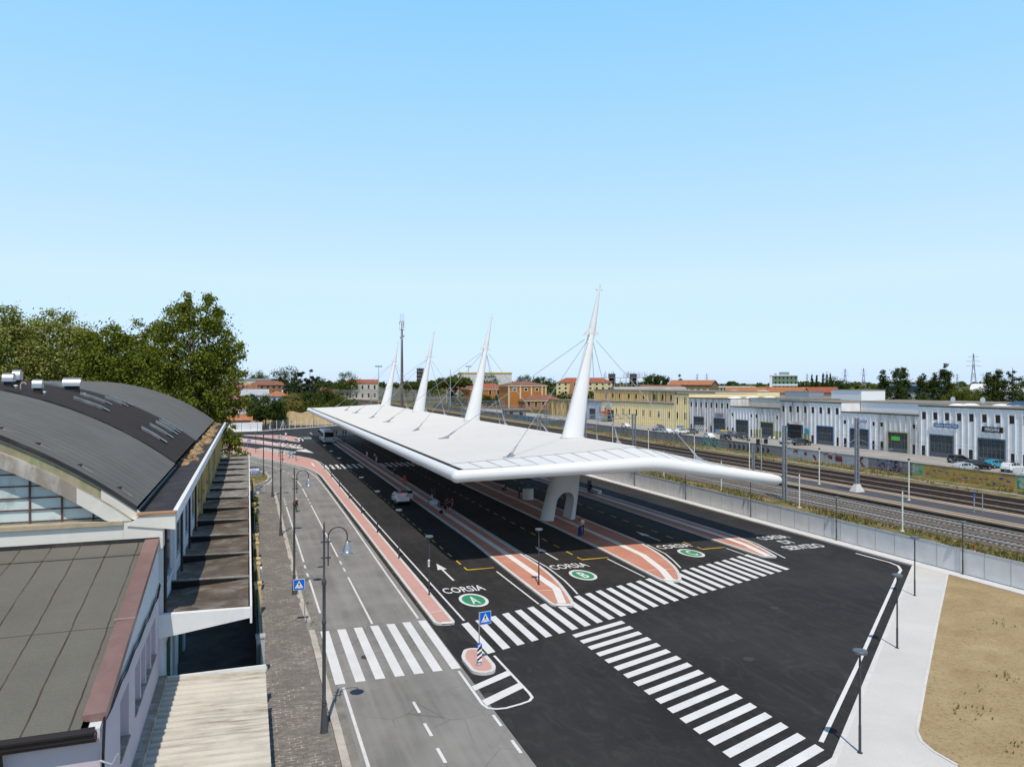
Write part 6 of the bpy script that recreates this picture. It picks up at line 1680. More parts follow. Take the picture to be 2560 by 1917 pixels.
# ================================================================ BACKGROUND BUILDINGS
def tile(n, c): 
    if 'tile_'+n not in A: A['tile_'+n] = m_bitiles('roof_tiles_'+n, c)
    return A['tile_'+n]
def plas(n, c):
    if 'pl_'+n not in A: A['pl_'+n] = M('plaster_'+n, c, .9, .07, .4, grime=[q*.6 for q in c], gs=.3, gamt=.3)
    return A['pl_'+n]
def at_px(px, t): p = px-1280; return ((621.6+.942*p)*t, (1742.7-.336*p)*t)
CAMDIR = lambda x, y: math.atan2(x, y)
def house(name, lb, cx, cy, w_, d, hw, hr, wall, roof, rz=None, kind='hip', storeys=2, cols=4, wc=None, cat='house', over=.5, trim=None, shut=None):
    """gabled, hipped or flat building; its front faces -Y before turning by rz"""
    if rz is None: rz = -CAMDIR(cx, cy)
    t = thing(name, lb, cat, (0,0,0))
    q = MB().box(-w_/2,w_/2,-d/2,d/2,0,hw)
    if kind == 'gable':
        for s in (-1,1): q.face([(s*w_/2,-d/2,hw),(s*w_/2,d/2,hw),(s*w_/2,0,hr)][::s])
    elif kind == 'gablefront':
        for s in (-1,1): q.face([(-w_/2,s*d/2,hw),(w_/2,s*d/2,hw),(0,s*d/2,hr)][::-s])
    q.build('wall', wall, t)
    r = MB(); a, b = w_/2+over, d/2+over
    if kind == 'hip':
        k = max(.2, a-b); th = .16
        P = [(-a,-b,hw-.05),(a,-b,hw-.05),(a,b,hw-.05),(-a,b,hw-.05)]; T = [(-k if a > b else 0, 0 if a > b else -(b-a), hr),(k if a > b else 0, 0 if a > b else b-a, hr)]
        if a > b: r.face([P[0],P[1],T[1],T[0]]); r.face([P[1],P[2],T[1]]); r.face([P[2],P[3],T[0],T[1]]); r.face([P[3],P[0],T[0]])
        else: r.face([P[0],P[1],T[0]]); r.face([P[1],P[2],T[1],T[0]]); r.face([P[2],P[3],T[1]]); r.face([P[3],P[0],T[0],T[1]])
        r.face([P[3],P[2],P[1],P[0]])
    elif kind == 'gable':
        for s in (-1,1): r.rings([[(x,s*b,hw-.1),(x,0,hr+.05),(x,0,hr+.25),(x,s*b,hw+.1)] for x in (-a,a)])
    elif kind == 'gablefront':
        for s in (-1,1): r.rings([[(s*a,y,hw-.1),(0,y,hr+.05),(0,y,hr+.25),(s*a,y,hw+.1)] for y in (-b,b)])
    elif kind == 'vault':
        n = 12; rg = []
        for x in (-a,a): rg.append([(x,b*math.cos(math.pi*i/n),hw+(hr-hw)*math.sin(math.pi*i/n)) for i in range(n+1)])
        r.rings(rg)
    else: r.box(-a,a,-b,b,hw,hr)
    ro = r.build('roof', roof, t)
    if kind in ('hip','gable') and cat == 'house':
        MB().box(w_*.18,w_*.18+.8,-.4,.4,hr-1.6,hr+.8).build('chimney', wall, ro)
    if trim: MB().box(-a+.1,a-.1,-b+.1,-d/2+.0,hw-.7,hw-.15).box(-a+.1,-w_/2,-d/2,b-.1,hw-.7,hw-.15).build('cornice', trim, t)
    if cols:
        sh_ = hw/storeys
        for f in range(storeys):
            for c in range(cols):
                x = -w_/2+(c+.5)*w_/cols; z = f*sh_+sh_*.3; ww_ = min(1.5, w_/cols*.42)
                o = MB().box(x-ww_/2,x+ww_/2,-d/2-.03,-d/2+.02,z,z+sh_*.48).build('window', wc or A['wglass'], t)
                if trim or shut: MB().box(x-ww_/2-.18,x-ww_/2,-d/2-.08,-d/2-.0,z-.15,z+sh_*.48+.15).box(x+ww_/2,x+ww_/2+.18,-d/2-.08,-d/2,z-.15,z+sh_*.48+.15).build('frame', shut or trim, o)
            for s in (-1,1):
                o = MB().box(s*w_/2-.03,s*w_/2+.03,-.8,.8,f*sh_+sh_*.3,f*sh_+sh_*.75).build('window', wc or A['wglass'], t)
    t.location = (cx,cy,0); t.rotation_euler = (0,0,rz); return t
TR, TB, TO = tile('red',(.34,.10,.05)), tile('brown',(.25,.11,.07)), tile('orange',(.42,.17,.08))
OR = plas('orange',(.42,.17,.04)); CW = plas('cream',(.62,.56,.42)); YE = plas('yellow',(.62,.48,.2)); WH = A['signw']; BRK = M('brown_brick',(.24,.16,.085),.9,.15,.5)
sta = house('rail_substation','tall orange rendered rail building with small square upper windows',145,389,22.5,16,13.6,15.7,OR,TB,-.0,'hip',1,0,trim=CW,cat='building')
q = MB()
for x in (-10.9,-4.2,2.3,8.6,10.9): q.box(x-.38,x+.38,-8.12,-8.0,0,13)
q.build('pilaster_strips', CW, sta)
for x in (-7.6,-1,5.5):
    o = MB().box(x-.8,x+.8,-8.06,-7.98,10.4,11.8).build('window', A['wglass'], sta); MB().box(x-1.15,x+1.15,-8.1,-8.06,10.05,10.4).box(x-1.15,x+1.15,-8.1,-8.06,11.8,12.15).box(x-1.15,x-.8,-8.1,-8.06,10.4,11.8).box(x+.8,x+1.15,-8.1,-8.06,10.4,11.8).build('frame', CW, o)
ext = house('rail_substation','low orange extension with hipped roof in front of the tall rail building',150.5,376,21,9,5.6,8.2,OR,TB,-.0,'hip',1,5,trim=CW,cat='building')
house('rail_office','long orange two storey rail office with red hipped roof left of the tall one',147,462,27,16,11,14.4,OR,TR,0,'hip',2,5,trim=CW,cat='building')
house('old_house','greyish house with orange roof half hidden by cypress behind the second mast',145,530,14,12,10.5,13,plas('greyish',(.42,.38,.31)),TO,None,'hip',3,3)
house('apartment_block','yellow and orange apartment block with red roof behind the nearest mast',242,514,42,14,15,18.6,plas('paleyellow',(.66,.57,.32)),TR,None,'hip',5,9,cat='apartment block')
q = thing('apartment_block','orange rendered end of the red roofed apartment block beside the nearest mast','apartment block',(0,0,0)); MB().box(-4,4,-4,4,0,14.9).build('wall',plas('saumon',(.45,.2,.1)),q)
for f in range(5): MB().box(-1,1,-4.04,-4,1.2+f*2.9,2.8+f*2.9).build('window',A['wglass'],q)
q.location=(232,508,0); q.rotation_euler=(0,0,-.43)
cs = thing('construction_frame','unfinished concrete frame building with brick infill and bare reinforcing bars','construction site',(0,0,0))
for f in range(6): MB().box(-20,20,-8,8,3.4+f*3.1,3.7+f*3.1).build('floor_slab', A['conrib'], cs)
for f in range(6):
    for k in range(9): MB().box(-19.8+k*4.9,-19.3+k*4.9,-7.9,-7.4,f*3.1+.4,f*3.1+3.4).build('column', A['conrib'], cs)
for f in range(3):
    for k in range(8):
        if (f*3+k) % 4: MB().box(-19.2+k*4.9,-15+k*4.9,-7.7,-7.5,f*3.1+.6,f*3.1+(3.3 if f < 2 else 1.6)).build('brick_infill', plas('brick',(.33,.14,.08)), cs)
MB().box(-15,-9,-4,3,0,22.5).box(3,9,-4,3,0,22.5).build('lift_core', M('dark_core',(.06,.06,.065),.9), cs)
rb_ = random.Random(4); q = MB()
for k in range(90): x = rb_.choice((-12,6,-18,16,0,11))+rb_.gauss(0,1.6); q.bar((x,rb_.uniform(-4,3),18.9),(x,rb_.uniform(-4,3),rb_.uniform(21.5,25)),.12)
tag(q.build('reinforcing_bars', A['rust'], cs), kind='stuff')
cs.location=(307,568,0); cs.rotation_euler=(0,0,-.49)
house('vaulted_shed','long dark grey vaulted shed behind the yellow workshops',236,408,44,18,8.6,12.4,plas('beige',(.42,.38,.3)),A['lot'],R(-18),'vault',1,0,cat='shed')
house('brick_church_hall','brown brick hall with tiled gable roof and tall white windows',290,440,30,17,13.3,16.4,BRK,TO,R(-52),'gable',1,7,wc=WH,cat='hall')
house('low_brown_wing','low brown tiled wing left of the brick hall',258,430,26,12,10,13,BRK,TB,R(-35),'gable',1,5,cat='building')
for k, (x, y) in enumerate(((214,312),(228,311),(243,307))): house('barrel_roof','%s of three pale barrel roofs behind the grey workshops' % ('leftmost','middle one','rightmost')[k],x,y,24,10.5,8.4,11.0,plas('shedgrey',(.4,.38,.33)),A['stripe'],R(52),'vault',1,0,cat='shed')
for k, (x, y, w_, r_) in enumerate(((318,420,26,-30),(345,418,24,-50),(368,412,30,-35),(330,392,22,-60))): house('tiled_shed',('orange tiled shed right of the brick hall','dark red tiled shed behind the barrel roofs','large red tiled shed before the green office block','small orange tiled shed behind the barrel roofs')[k],x,y,w_,14,8.4,11.6,plas('shedcream',(.5,.42,.3)),(TO,TR,TR,TO)[k],R(r_),'gable',1,0,cat='shed')
gb_ = house('office_block','green and white five storey office block with flat roof',468,562,24,16,21,21.9,plas('green',(.17,.25,.17)),WH,None,'flat',5,7,cat='office block'); 
q = MB()
for z in (12.,): q.box(-12.1,12.1,-8.12,8.1,z,z+1.6)
q.box(-12.15,-9.8,-8.15,8,0,21); q.build('white_bands', WH, gb_); MB().box(-4,5,-3,3,21.9,24.6).box(-8,-6,-2,2,21.9,23.5).build('roof_plant', A['lattice'], gb_)
house('office_wing','low white flat wing attached left of the green office block',426,585,44,12,10.5,11.3,plas('palegreen',(.3,.35,.3)),WH,None,'flat',2,14,cat='office block')
house('workshop_block','beige flat building with red roof edge right of the white roof cabin',*at_px(2060,.137),13,12,11.3,11.7,CW,M('red_roof_edge',(.36,.04,.03),.6),R(-40),'flat',2,6,cat='building')
house('glasshouse','pale building with curved solar roof left of the poplars',292,262,24,14,10.5,14,plas('white2',(.6,.6,.6)),A['cglass'],R(-55),'vault',1,0,cat='shed')
house('glasshouse','long pale hall with curved white roof behind the poplars',330,236,40,18,11,14.4,plas('white3',(.6,.6,.6)),A['signw'],R(-60),'vault',1,0,cat='shed')
house('long_brick_block','long low reddish brick block with brown hipped roof and balconies',13,548,27,14,13.2,16.2,plas('redbrick',(.27,.15,.09)),TB,0,'hip',4,7,cat='apartment block')
house('long_brick_block','smaller brown roofed wing left of the long brick block',-9,556,16,14,12.8,15.6,plas('redbrick',(.27,.15,.09)),TB,0,'hip',4,4,cat='apartment block')
house('flat_hall','long cream flat roofed hall with roof plant far behind the brick block',11,672,44,20,17,18.2,CW,A['steel'],0,'flat',3,0,cat='hall')
house('grey_roof_house','white building with plain grey metal roof at the edge of the big tree',3.2,392,12.5,14,8.6,11.4,plas('white4',(.6,.58,.55)),M('zinc_roof',(.40,.42,.45),.6),0,'gable',2,3,cat='building')
house('blue_shutter_house','house with red hipped roof and bright blue shutters',15,425,13,11,7.6,10.2,plas('white5',(.55,.55,.56)),TO,0,'hip',2,4,wc=M('blue_shutter',(.02,.08,.42),.6))
house('pink_house','pink house half hidden by the big plane tree',-5,330,9,12,8,10.4,plas('pinkh',(.55,.27,.26)),TO,0,'gablefront',2,2)
house('yellow_gable_house','bright yellow gabled house behind the grey roofed building',-1.5,450,12,10,11,13.4,plas('bright',(.65,.42,.04)),TB,0,'gable',2,3)
house('yellow_house','small yellow house with red roof and solar panels beside the substation',37.5,378,8.5,11,8,11.7,YE,TR,R(-20),'gablefront',2,2)
house('red_roof_depot','white depot with red roof and open dark end behind the gantries',95,655,26,14,14.3,17.4,plas('depot',(.55,.5,.42)),TR,R(-12),'gable',2,5,cat='depot')
house('peach_house','small peach house under the tall trees',52,560,9,8,9.5,12,plas('peach',(.55,.36,.2)),TB,None,'hip',2,2)
house('yellow_rim_factory','long white factory with yellow roof edge on the skyline',260,820,60,20,25,26.6,plas('white6',(.6,.6,.58)),plas('rimyellow',(.6,.4,.05)),None,'flat',2,0,cat='factory')
house('shed_roof','long low shed with grey roof behind the white wall',-3,290,22,9,3.2,4.6,plas('shedpeach',(.5,.32,.2)),M('old_fibre_roof',(.3,.31,.33),.9,.2,.6),0,'gable',1,0,cat='shed')
house('low_shed','terracotta roofed low shed right behind the white wall',-6,262,14,7,2.6,4.2,plas('shedpeach',(.5,.32,.2)),TO,0,'gable',1,0,cat='shed')
house('track_hut','low concrete hut beside the far tracks',108,300,9,5,3.2,3.5,A['wallconc'],A['flat'],0,'flat',1,2,cat='hut')
# skyline: tower, antennas, pylons
tw = thing('slatted_tower','dark slatted tower on the skyline between two masts','tower',(0,0,0))
MB().box(-2.6,2.6,-2.6,2.6,0,29).build('core', A['wallconc'], tw)
for k in range(7): MB().box(-3,3,-3,3,6+k*3.6,7.2+k*3.6).build('ring_band', A['gutter'], tw)
for x in (-2.9,-1,1,2.9): MB().box(x-.25,x+.25,-3.1,-2.8,4,29.6).build('rib', A['gutter'], tw)
tw.location=(162,728,0)
am = thing('antenna_mast','tall brown antenna mast with white panel antennas behind the fourth mast','antenna',(51,258,0))
MB().tube([(51,258,0),(51,258,22),(51,258,36)],[.55,.42,.2],10).build('pole', M('rust_mast',(.13,.085,.06),.8,.15), am, smooth=True)
q = MB()
for k in range(30): q.bar((50.6,257.6,2+k),(50.6,257.2,2+k),.05)
q.bar((50.6,257.2,1),(50.6,257.2,34),.06).bar((50.3,257.3,1),(50.3,257.3,34),.05); q.build('ladder', A['lattice'], am)
for a in range(3):
    u = a*2.1+.6; MB().box(51+.85*math.cos(u)-.16,51+.85*math.cos(u)+.16,258+.85*math.sin(u)-.12,258+.85*math.sin(u)+.12,33.6,36.2).build('panel_antenna', A['signw'], am)
    MB().lathe([(.1,0),(.42,.05),(.42,.25),(.1,.3)],(51+.5*math.cos(u+1),257.6,30.3+a*.5),12,axis='Y').build('dish', A['signb'], am)
q = MB()
for zz in (33.4,36.4): q.lathe([(.9,0),(.95,.05),(.9,.1)],(51,258,zz),14)
for k in range(6): q.bar((51+.7*math.cos(k),258+.7*math.sin(k),36),(51+.7*math.cos(k),258+.7*math.sin(k),39.2),.06)
q.build('antenna_cage', A['steel'], am)
def pylon(lb, x, y, h, b):
    t = thing('power_pylon', lb, 'pylon', (0,0,0), 'power pylons on the skyline')
    q = MB(); lv = [0,.3,.55,.75,1.]; wd = [b,b*.62,b*.36,b*.2,b*.08]
    for i in range(4):
        z0, z1, w0, w1 = lv[i]*h, lv[i+1]*h, wd[i]/2, wd[i+1]/2; c = [(-1,-1),(1,-1),(1,1),(-1,1)]
        for k in range(4):
            a, d = c[k], c[(k+1)%4]; q.bar((a[0]*w0,a[1]*w0,z0),(a[0]*w1,a[1]*w1,z1),.38); q.bar((a[0]*w0,a[1]*w0,z0),(d[0]*w1,d[1]*w1,z1),.22); q.bar((d[0]*w0,d[1]*w0,z0),(a[0]*w1,a[1]*w1,z1),.22)
    q.build('lattice_tower', A['lattice'], t)
    for z, l in ((.68,.17),(.8,.15),(.91,.11)):
        MB().bar((-h*l,0,z*h),(h*l,0,z*h),.32).bar((-h*l,0,z*h),(0,0,z*h+2.2),.2).bar((h*l,0,z*h),(0,0,z*h+2.2),.2).build('cross_arm', A['lattice'], t)
    t.location=(x,y,0); t.rotation_euler=(0,0,-CAMDIR(x,y)+.2)
pylon('largest power pylon standing right of the tall poplar', *at_px(2434,.55), 55, 9)
pylon('left one of two power pylons left of the poplars', *at_px(2113,.72), 40, 9)
pylon('right one of two power pylons left of the poplars', *at_px(2159,.72), 41, 9)
pylon('small power pylon just left of the largest one', *at_px(2393,1.0), 37, 9)
pylon('tiny power pylon left of the brick hall roof', *at_px(1743,1.1), 39, 9)
pylon('tiny power pylon above the brick hall roof', *at_px(1767,1.1), 40, 9)
pylon('small power pylon beside the green office block', *at_px(2018,1.0), 37, 9)
def lightmast(lb, px, t, h, head=True):
    x, y = at_px(px, t); o = thing('light_mast', lb, 'light mast', (x,y,0), 'thin light masts on the skyline')
    MB().tube([(x,y,0),(x,y,h)],[.32,.16],6).build('pole', A['steel'], o)
    if head: MB().box(x-2.2,x+2.2,y-.3,y+.3,h-.4,h+.5).build('lamp_bar', A['signb'], o)
lightmast('thin light mast left of the fourth leaning mast',946.7,.25,25); lightmast('thin light mast between the second and third leaning masts, left',1126,.25,23,False); lightmast('thin light mast with broad white head left of the second leaning mast',1171.5,.3,27); lightmast('thin light mast just right of the second leaning mast',1230.5,.3,18)

# ================================================================ TREES
LF = {'plane': m_leaf('plane_leaves', (.030,.046,.005), (.27,.295,.045), .36), 'palep': m_leaf('pale_plane_leaves', (.04,.055,.008), (.46,.46,.15), .36),
      'dark': m_leaf('dark_leaves', (.018,.034,.007), (.085,.115,.022), .2), 'cedar': m_leaf('cedar_needles', (.013,.026,.016), (.05,.075,.045), .12),
      'mid': m_leaf('mid_leaves', (.03,.047,.007), (.14,.165,.026), .25), 'yel': m_leaf('flowering_leaves', (.09,.08,.02), (.34,.30,.10), .25), 'poplar': m_leaf('poplar_leaves', (.018,.033,.008), (.075,.10,.022), .2)}
def crown_mesh(seed, shape, n, size, lumps, lr=.23):
    """shape: list of ellipsoids (cx,cy,cz,rx,ry,rz). Leaf clumps gather in lumps near the surface; gaps stay open"""
    r = random.Random(seed); q = MB(); cen = []
    vol = [e[3]*e[4]*e[5] for e in shape]
    for _ in range(lumps):
        e = r.choices(shape, vol)[0]
        while True:
            d = Vector((r.gauss(0,1),r.gauss(0,1),r.gauss(0,1)))
            if d.length > .1: break
        d.normalize(); u = r.uniform(.45,1.0)**.6
        cen.append((Vector((e[0]+d.x*e[3]*u, e[1]+d.y*e[4]*u, e[2]+d.z*e[5]*u)), r.uniform(.55,1.25)*min(e[3],e[5])*lr))
    for i in range(n):
        c, rad = cen[i % lumps]
        d = Vector((r.gauss(0,1),r.gauss(0,1),r.gauss(0,.8)))*rad*.62
        p = c+d
        nrm = (d.normalized()*.8+Vector((r.gauss(0,.6),r.gauss(0,.6),r.gauss(.5,.6)))).normalized() if d.length > 1e-4 else Vector((0,0,1))
        a = nrm.orthogonal().normalized(); b = nrm.cross(a); an = r.uniform(0,6.28); a, b = a*math.cos(an)+b*math.sin(an), b*math.cos(an)-a*math.sin(an)
        s = size*r.uniform(.6,1.3)
        q.face([p-a*s*.5, p+b*s*.32+nrm*s*.06, p+a*s*.55, p-b*s*.32+nrm*s*.06])
    return q, cen
def tree(name, lb, x, y, shape, leaf, n, size, lumps, trunk_h, tr, seed, grp=None, z=0, limbs=7, lr=.23):
    t = thing(name, lb, 'tree', (0,0,0), grp)
    q, cen = crown_mesh(seed, shape, n, size, lumps, lr); q.build('crown', LF[leaf], t)
    r = random.Random(seed+1); k = MB(); top = max(e[2] for e in shape)
    k.tube([(0,0,-.3),(.1*tr,0,trunk_h*.5),(.2*tr,.1*tr,trunk_h),(0,.1,(trunk_h+top)/2),(0,0,top)],[tr*1.25,tr,tr*.85,tr*.5,tr*.15],9)
    for c, rad in r.sample(cen, min(limbs, len(cen))):
        b0 = Vector((0,0,min(c.z*.75, r.uniform(.6,1.)*trunk_h+.15*top))); mid = (b0+c)/2+Vector((0,0,-.06*c.length*.3))
        k.tube([b0, mid, c],[tr*.4,tr*.26,tr*.08],6)
    k.build('trunk', A['bark'], t, smooth=True)
    t.location = (x,y,z); return t
# big plane trees behind the hall
tree('plane_tree','tallest plane tree at the far end of the hall, reaching right to the street',-8.,126,[(0,0,20.5,6.0,6,7.5),(-1.2,0,13,7,6.5,5),(3.5,0,14,4.8,5,6),(-4,0,18.5,4.2,4.5,4),(1.2,0,26,3.4,4,3.5),(4.2,0,19,3.6,4,4)],'plane',44000,.40,420,8,.45,21,limbs=30,lr=.2)
tree('plane_tree','dark plane tree just left of the tallest one',-21,140,[(0,0,17.5,6.5,6,7.2),(-4,0,13,6,6,5),(4.5,0,12,5.5,6,5),(-1,0,22.5,4.5,4,3.2),(3.5,0,18,4.5,5,4),(4.5,0,21.5,3.5,4,4)],'plane',34000,.43,300,7,.45,22,limbs=14,lr=.27)
tree('plane_tree','pale leaved plane tree second from the left image edge',-31,146,[(0,0,19,7,6,7.2),(-4,0,13,6.5,6,6),(5,0,13,6.5,6,6),(1,0,24,5,4,3.2),(4,0,20,5,5,4)],'palep',34000,.43,300,7,.45,23,limbs=12,lr=.27)
tree('plane_tree','pale leaved plane tree at the left image edge',-41,146,[(0,0,20,7.5,6,7.4),(-3,0,13,6.5,6,6),(5,0,14,6.5,6,6),(1.5,0,25.,5,4,3.4),(5,0,21,5,5,5)],'palep',34000,.43,300,7,.45,24,limbs=12,lr=.27)
tree('plane_tree','dark plane tree hidden behind the two pale ones',-40,158,[(0,0,17,7,6,8),(8,0,16,7,6,7),(16,0,15,7,6,7),(22,0,13,6,6,6)],'plane',14000,.75,140,7,.45,25,lr=.3)
tree('street_tree','small bushy tree between the hall end and the pink pavement',-2.6,116,[(0,0,4.6,2.3,2.3,3.0),(.4,0,7.2,1.5,1.5,1.8)],'plane',4600,.3,60,1.5,.16,26)
tree('hedge_tree','green foliage behind the crest of the hall roof',-26,118,[(0,0,12.6,4,3,2.6),(7,0,11.5,5,3,2.6),(14.5,0,11,4.5,3,2.4)],'plane',6000,.45,70,6,.3,27)
tree('climber','leafy climber hanging over the green boundary fence',.75,84,[(0,0,1.4,.35,9,.8),(0,-10,1.2,.25,7,.5)],'mid',2600,.2,60,.4,.04,28)
# trees of the town behind
def dec(w_, h, base=.3): return [(0,0,h*.62,w_*.5,w_*.5,h*.36),(w_*.2,0,h*.45,w_*.4,w_*.4,h*.25),(-w_*.22,0,h*.48,w_*.36,w_*.36,h*.26)]
def popl(w_, h): return [(0,0,h*.5,w_*.45,w_*.45,h*.45),(0,0,h*.82,w_*.28,w_*.28,h*.18),(w_*.1,0,h*.3,w_*.45,w_*.45,h*.25)]
def ced(w_, h): return [(0,0,h*.28,w_*.5,w_*.5,h*.1),(w_*.06,0,h*.45,w_*.42,w_*.42,h*.07),(-w_*.1,0,h*.6,w_*.33,w_*.33,h*.07),(w_*.1,0,h*.76,w_*.28,w_*.28,h*.06),(w_*.05,0,h*.93,w_*.2,w_*.18,h*.05)]
def con(w_, h): return [(0,0,h*(.15+.1*k),w_*.5*(1-.1*k),w_*.5*(1-.1*k),h*.1) for k in range(9)]
def pine(w_, h): return [(0,0,h*.78,w_*.5,w_*.5,h*.16),(w_*.25,0,h*.7,w_*.35,w_*.35,h*.13),(-w_*.25,0,h*.72,w_*.33,w_*.33,h*.13)]
TL = [(664,.135,11.5,11.,'dec','dark','big dark round tree behind the white panel wall',2600,.5),
 (640,.14,6,8,'dec','mid','green tree left part beside the big dark round tree',1200,.5),(693,.14,6.5,9,'dec','mid','lighter green tree right of the big dark round tree',1300,.5),
 (735,.155,6.2,11,'dec','yel','yellow flowering tree behind the earth mound',1700,.45),(712,.17,7,10,'dec','dark','dark tree between the blue shuttered house and the flowering one',1000,.5),
 (752,.18,10,20,'ced','cedar','tall spreading cedar with drooping tiers',2600,.6),(775,.18,12,21.5,'ced','cedar','highest cedar leaning to the right',3000,.6),
 (800,.19,13,17,'dec','dark','broad dark tree right of the cedars',2000,.6),(770,.165,13,12,'dec','dark','dark lower tree in front of the cedars',2000,.55),(790,.16,10,8,'dec','mid','bushy tree above the left tip of the canopy',1300,.5),
 (645,.4,22,26,'dec','mid','round pale tree rising over the cream hall',1500,1.1),(712,.3,20,27,'dec','dark','dark tree mass right of the cream hall',1700,1.),(626,.26,9,15,'con','cedar','dark conifer left of the long brick block',1300,.6),(716,.24,9,17,'con','cedar','dark conifer at the right end of the long brick block',1500,.6),
 (630,.19,6,9.5,'dec','cedar','bluish tree before the grey metal roof',1000,.5),(868,.3,16,23,'dec','mid','tall loose tree left of the red roofed depot',1700,.8),(850,.2,7,11,'con','dark','conical tree right of the small yellow house',1000,.5),(866,.17,11,10,'dec','mid','bright green bush behind the far canopy edge',1600,.5),(830,.17,9,7,'dec','mid','green bush beside the small yellow house',900,.5),
 (582,.3,10,18,'dec','dark','tree at the edge of the big plane tree',900,.7),
 (1035,.3,18,17,'pine','mid','umbrella pine behind the third leaning mast',1500,.8),(1075,.28,17,17.5,'pine','mid','umbrella pine right of the third leaning mast',1500,.8),(1120,.27,20,19,'pine','mid','broad umbrella pine left of the second leaning mast',2000,.8),(1150,.27,17,20,'pine','mid','umbrella pine touching the second leaning mast',1700,.8),(1142,.33,12,24,'dec','mid','loose pale tree above the umbrella pines',1000,.9),
 (1134,.27,8,12.5,'con','dark','conifer before the greyish house',1000,.6),(1150,.26,6,7,'dec','yel','yellowish shrub beside the conifer',700,.5),(1248,.23,7,8,'dec','dark','round bush before the tall orange building',1400,.5),(1218,.23,6,8.5,'dec','dark','bush before the long orange office',900,.5),(1224,.36,16,24,'dec','mid','tree right behind the second leaning mast',1200,.9),
 (1310,.5,24,25,'dec','mid','pale tree right of the yellow rimmed factory',900,1.2),(1352,.42,30,22,'dec','dark','dark tree group left of the red roofed apartments',1300,1.2),(1412,.25,14,9,'dec','dark','shrubs below the apartment block',1000,.7),(1479,.25,7,10,'dec','mid','small tree right of the nearest leaning mast',800,.6),
 (1643,.3,18,22,'pine','dark','dark pine right of the unfinished frame building',1500,.9),(1700,.3,14,22,'con','dark','dark conifer left of the brick hall',1300,.8),
 (2208,.145,4.7,20,'pop','poplar','slender poplar, leftmost of the row',1900,.5),(2243,.145,5.6,20.5,'pop','poplar','left half of the broad double poplar',1900,.5),(2259,.147,5.0,21,'pop','poplar','right half of the broad double poplar',1900,.5),(2306,.15,4.7,19,'pop','poplar','short poplar left of the pair',1700,.5),(2335,.15,5.0,18.6,'pop','poplar','shorter poplar of the pair',1700,.5),(2363,.15,5.9,22.,'pop','poplar','tallest poplar of the row',2300,.5),
 (2476,.145,5.6,20,'pop','poplar','left half of the double poplar at the right edge',2000,.5),(2496,.145,5.9,19.6,'pop','poplar','right half of the double poplar at the right edge',2000,.5),(2532,.145,12,21.5,'con','dark','dark conifer with pointed top at the right edge',2200,.5),(2556,.15,9,17,'dec','dark','dark tree cut by the right image edge',1500,.5),
 (2162,.14,14,11.5,'dec','mid','low olive coloured tree left of the poplars',1800,.5),(2420,.14,17,13,'dec','mid','wide green tree between the poplars and the double poplar',2600,.5),(2448,.15,11,12,'dec','mid','green tree before the largest pylon',1500,.5),(2385,.145,8,11,'dec','mid','green tree under the tallest poplar',1300,.5),(2285,.145,10,11,'dec','dark','low dark tree between the poplars',1200,.5),
 (2030,.5,3.7,26,'pop','poplar','distant poplar beside the small pylon, left',500,1.1),(2042,.5,3.1,27,'pop','poplar','distant poplar beside the small pylon, right',500,1.1),(2058,.5,3.7,27,'pop','poplar','distant row poplar, left one',500,1.1),(2067,.5,3.7,28,'pop','poplar','distant row poplar, middle one',500,1.1),(2076,.5,3.7,27,'pop','poplar','distant row poplar, right one',500,1.1),
 (2094,.3,16,19,'dec','dark','dark round tree left of the two pylons',1200,.9),(1950,.4,14,16,'dec','mid','pale tree left of the green office block',700,1.0)]
SHP = {'dec': dec, 'pop': popl, 'ced': ced, 'con': con, 'pine': pine}
NMS = {'dec': 'broad_tree', 'pop': 'poplar_tree', 'ced': 'cedar_tree', 'con': 'conifer_tree', 'pine': 'pine_tree'}
for i, (px, tt, wd, h, sh_, lf, lb, n, sz_) in enumerate(TL):
    x, y = at_px(px, tt); lumps = {'ced':90,'pop':110,'con':110}.get(sh_, 75)
    tree(NMS[sh_], lb, x, y, SHP[sh_](wd, h), lf, int(n*3.2), sz_*1.08, lumps, h*.25, .02*h, 100+i, 'trees of the town behind the station', limbs=4 if sh_ != 'pine' else 8, lr={'pop':.42,'con':.42,'ced':.5,'pine':.42}.get(sh_,.33))
# far-off wood line reading as one mass
r = random.Random(77)
for nm, n0, n1, cnt in (('near_wood',.33,.6,240),('far_wood',.7,1.9,420)):
    q = MB()
    for i in range(cnt):
        tt = r.uniform(n0, n1); px = r.uniform(-150, 2750); x, y = at_px(px, tt)
        if nm == 'near_wood' and 860 < px < 1000: continue
        h = r.uniform(.5,1)*min(14.3, 8+9*tt) if nm == 'near_wood' else 15+tt*r.uniform(-4.5,3.2); rad = r.uniform(.5,1.1)*h*.6*(1 if nm == 'near_wood' else 1.6)
        for k in range(46):
            d = Vector((r.gauss(0,1),r.gauss(0,1),r.gauss(0,1))).normalized()*r.uniform(.6,1)
            p = Vector((x+d.x*rad, y+d.y*rad, h*.55+d.z*h*.45)); s = rad*.34
            a = Vector((r.gauss(0,1),r.gauss(0,1),r.gauss(0,1))).normalized(); b = a.orthogonal().normalized()
            q.face([p-a*s,p+b*s,p+a*s,p-b*s])
    tag(q.build('wood' if nm == 'far_wood' else 'orchard', LF['dark' if nm == 'far_wood' else 'mid']), 'far green woodland along the horizon' if nm == 'far_wood' else 'belt of green trees between the town houses', 'woodland', kind='stuff')
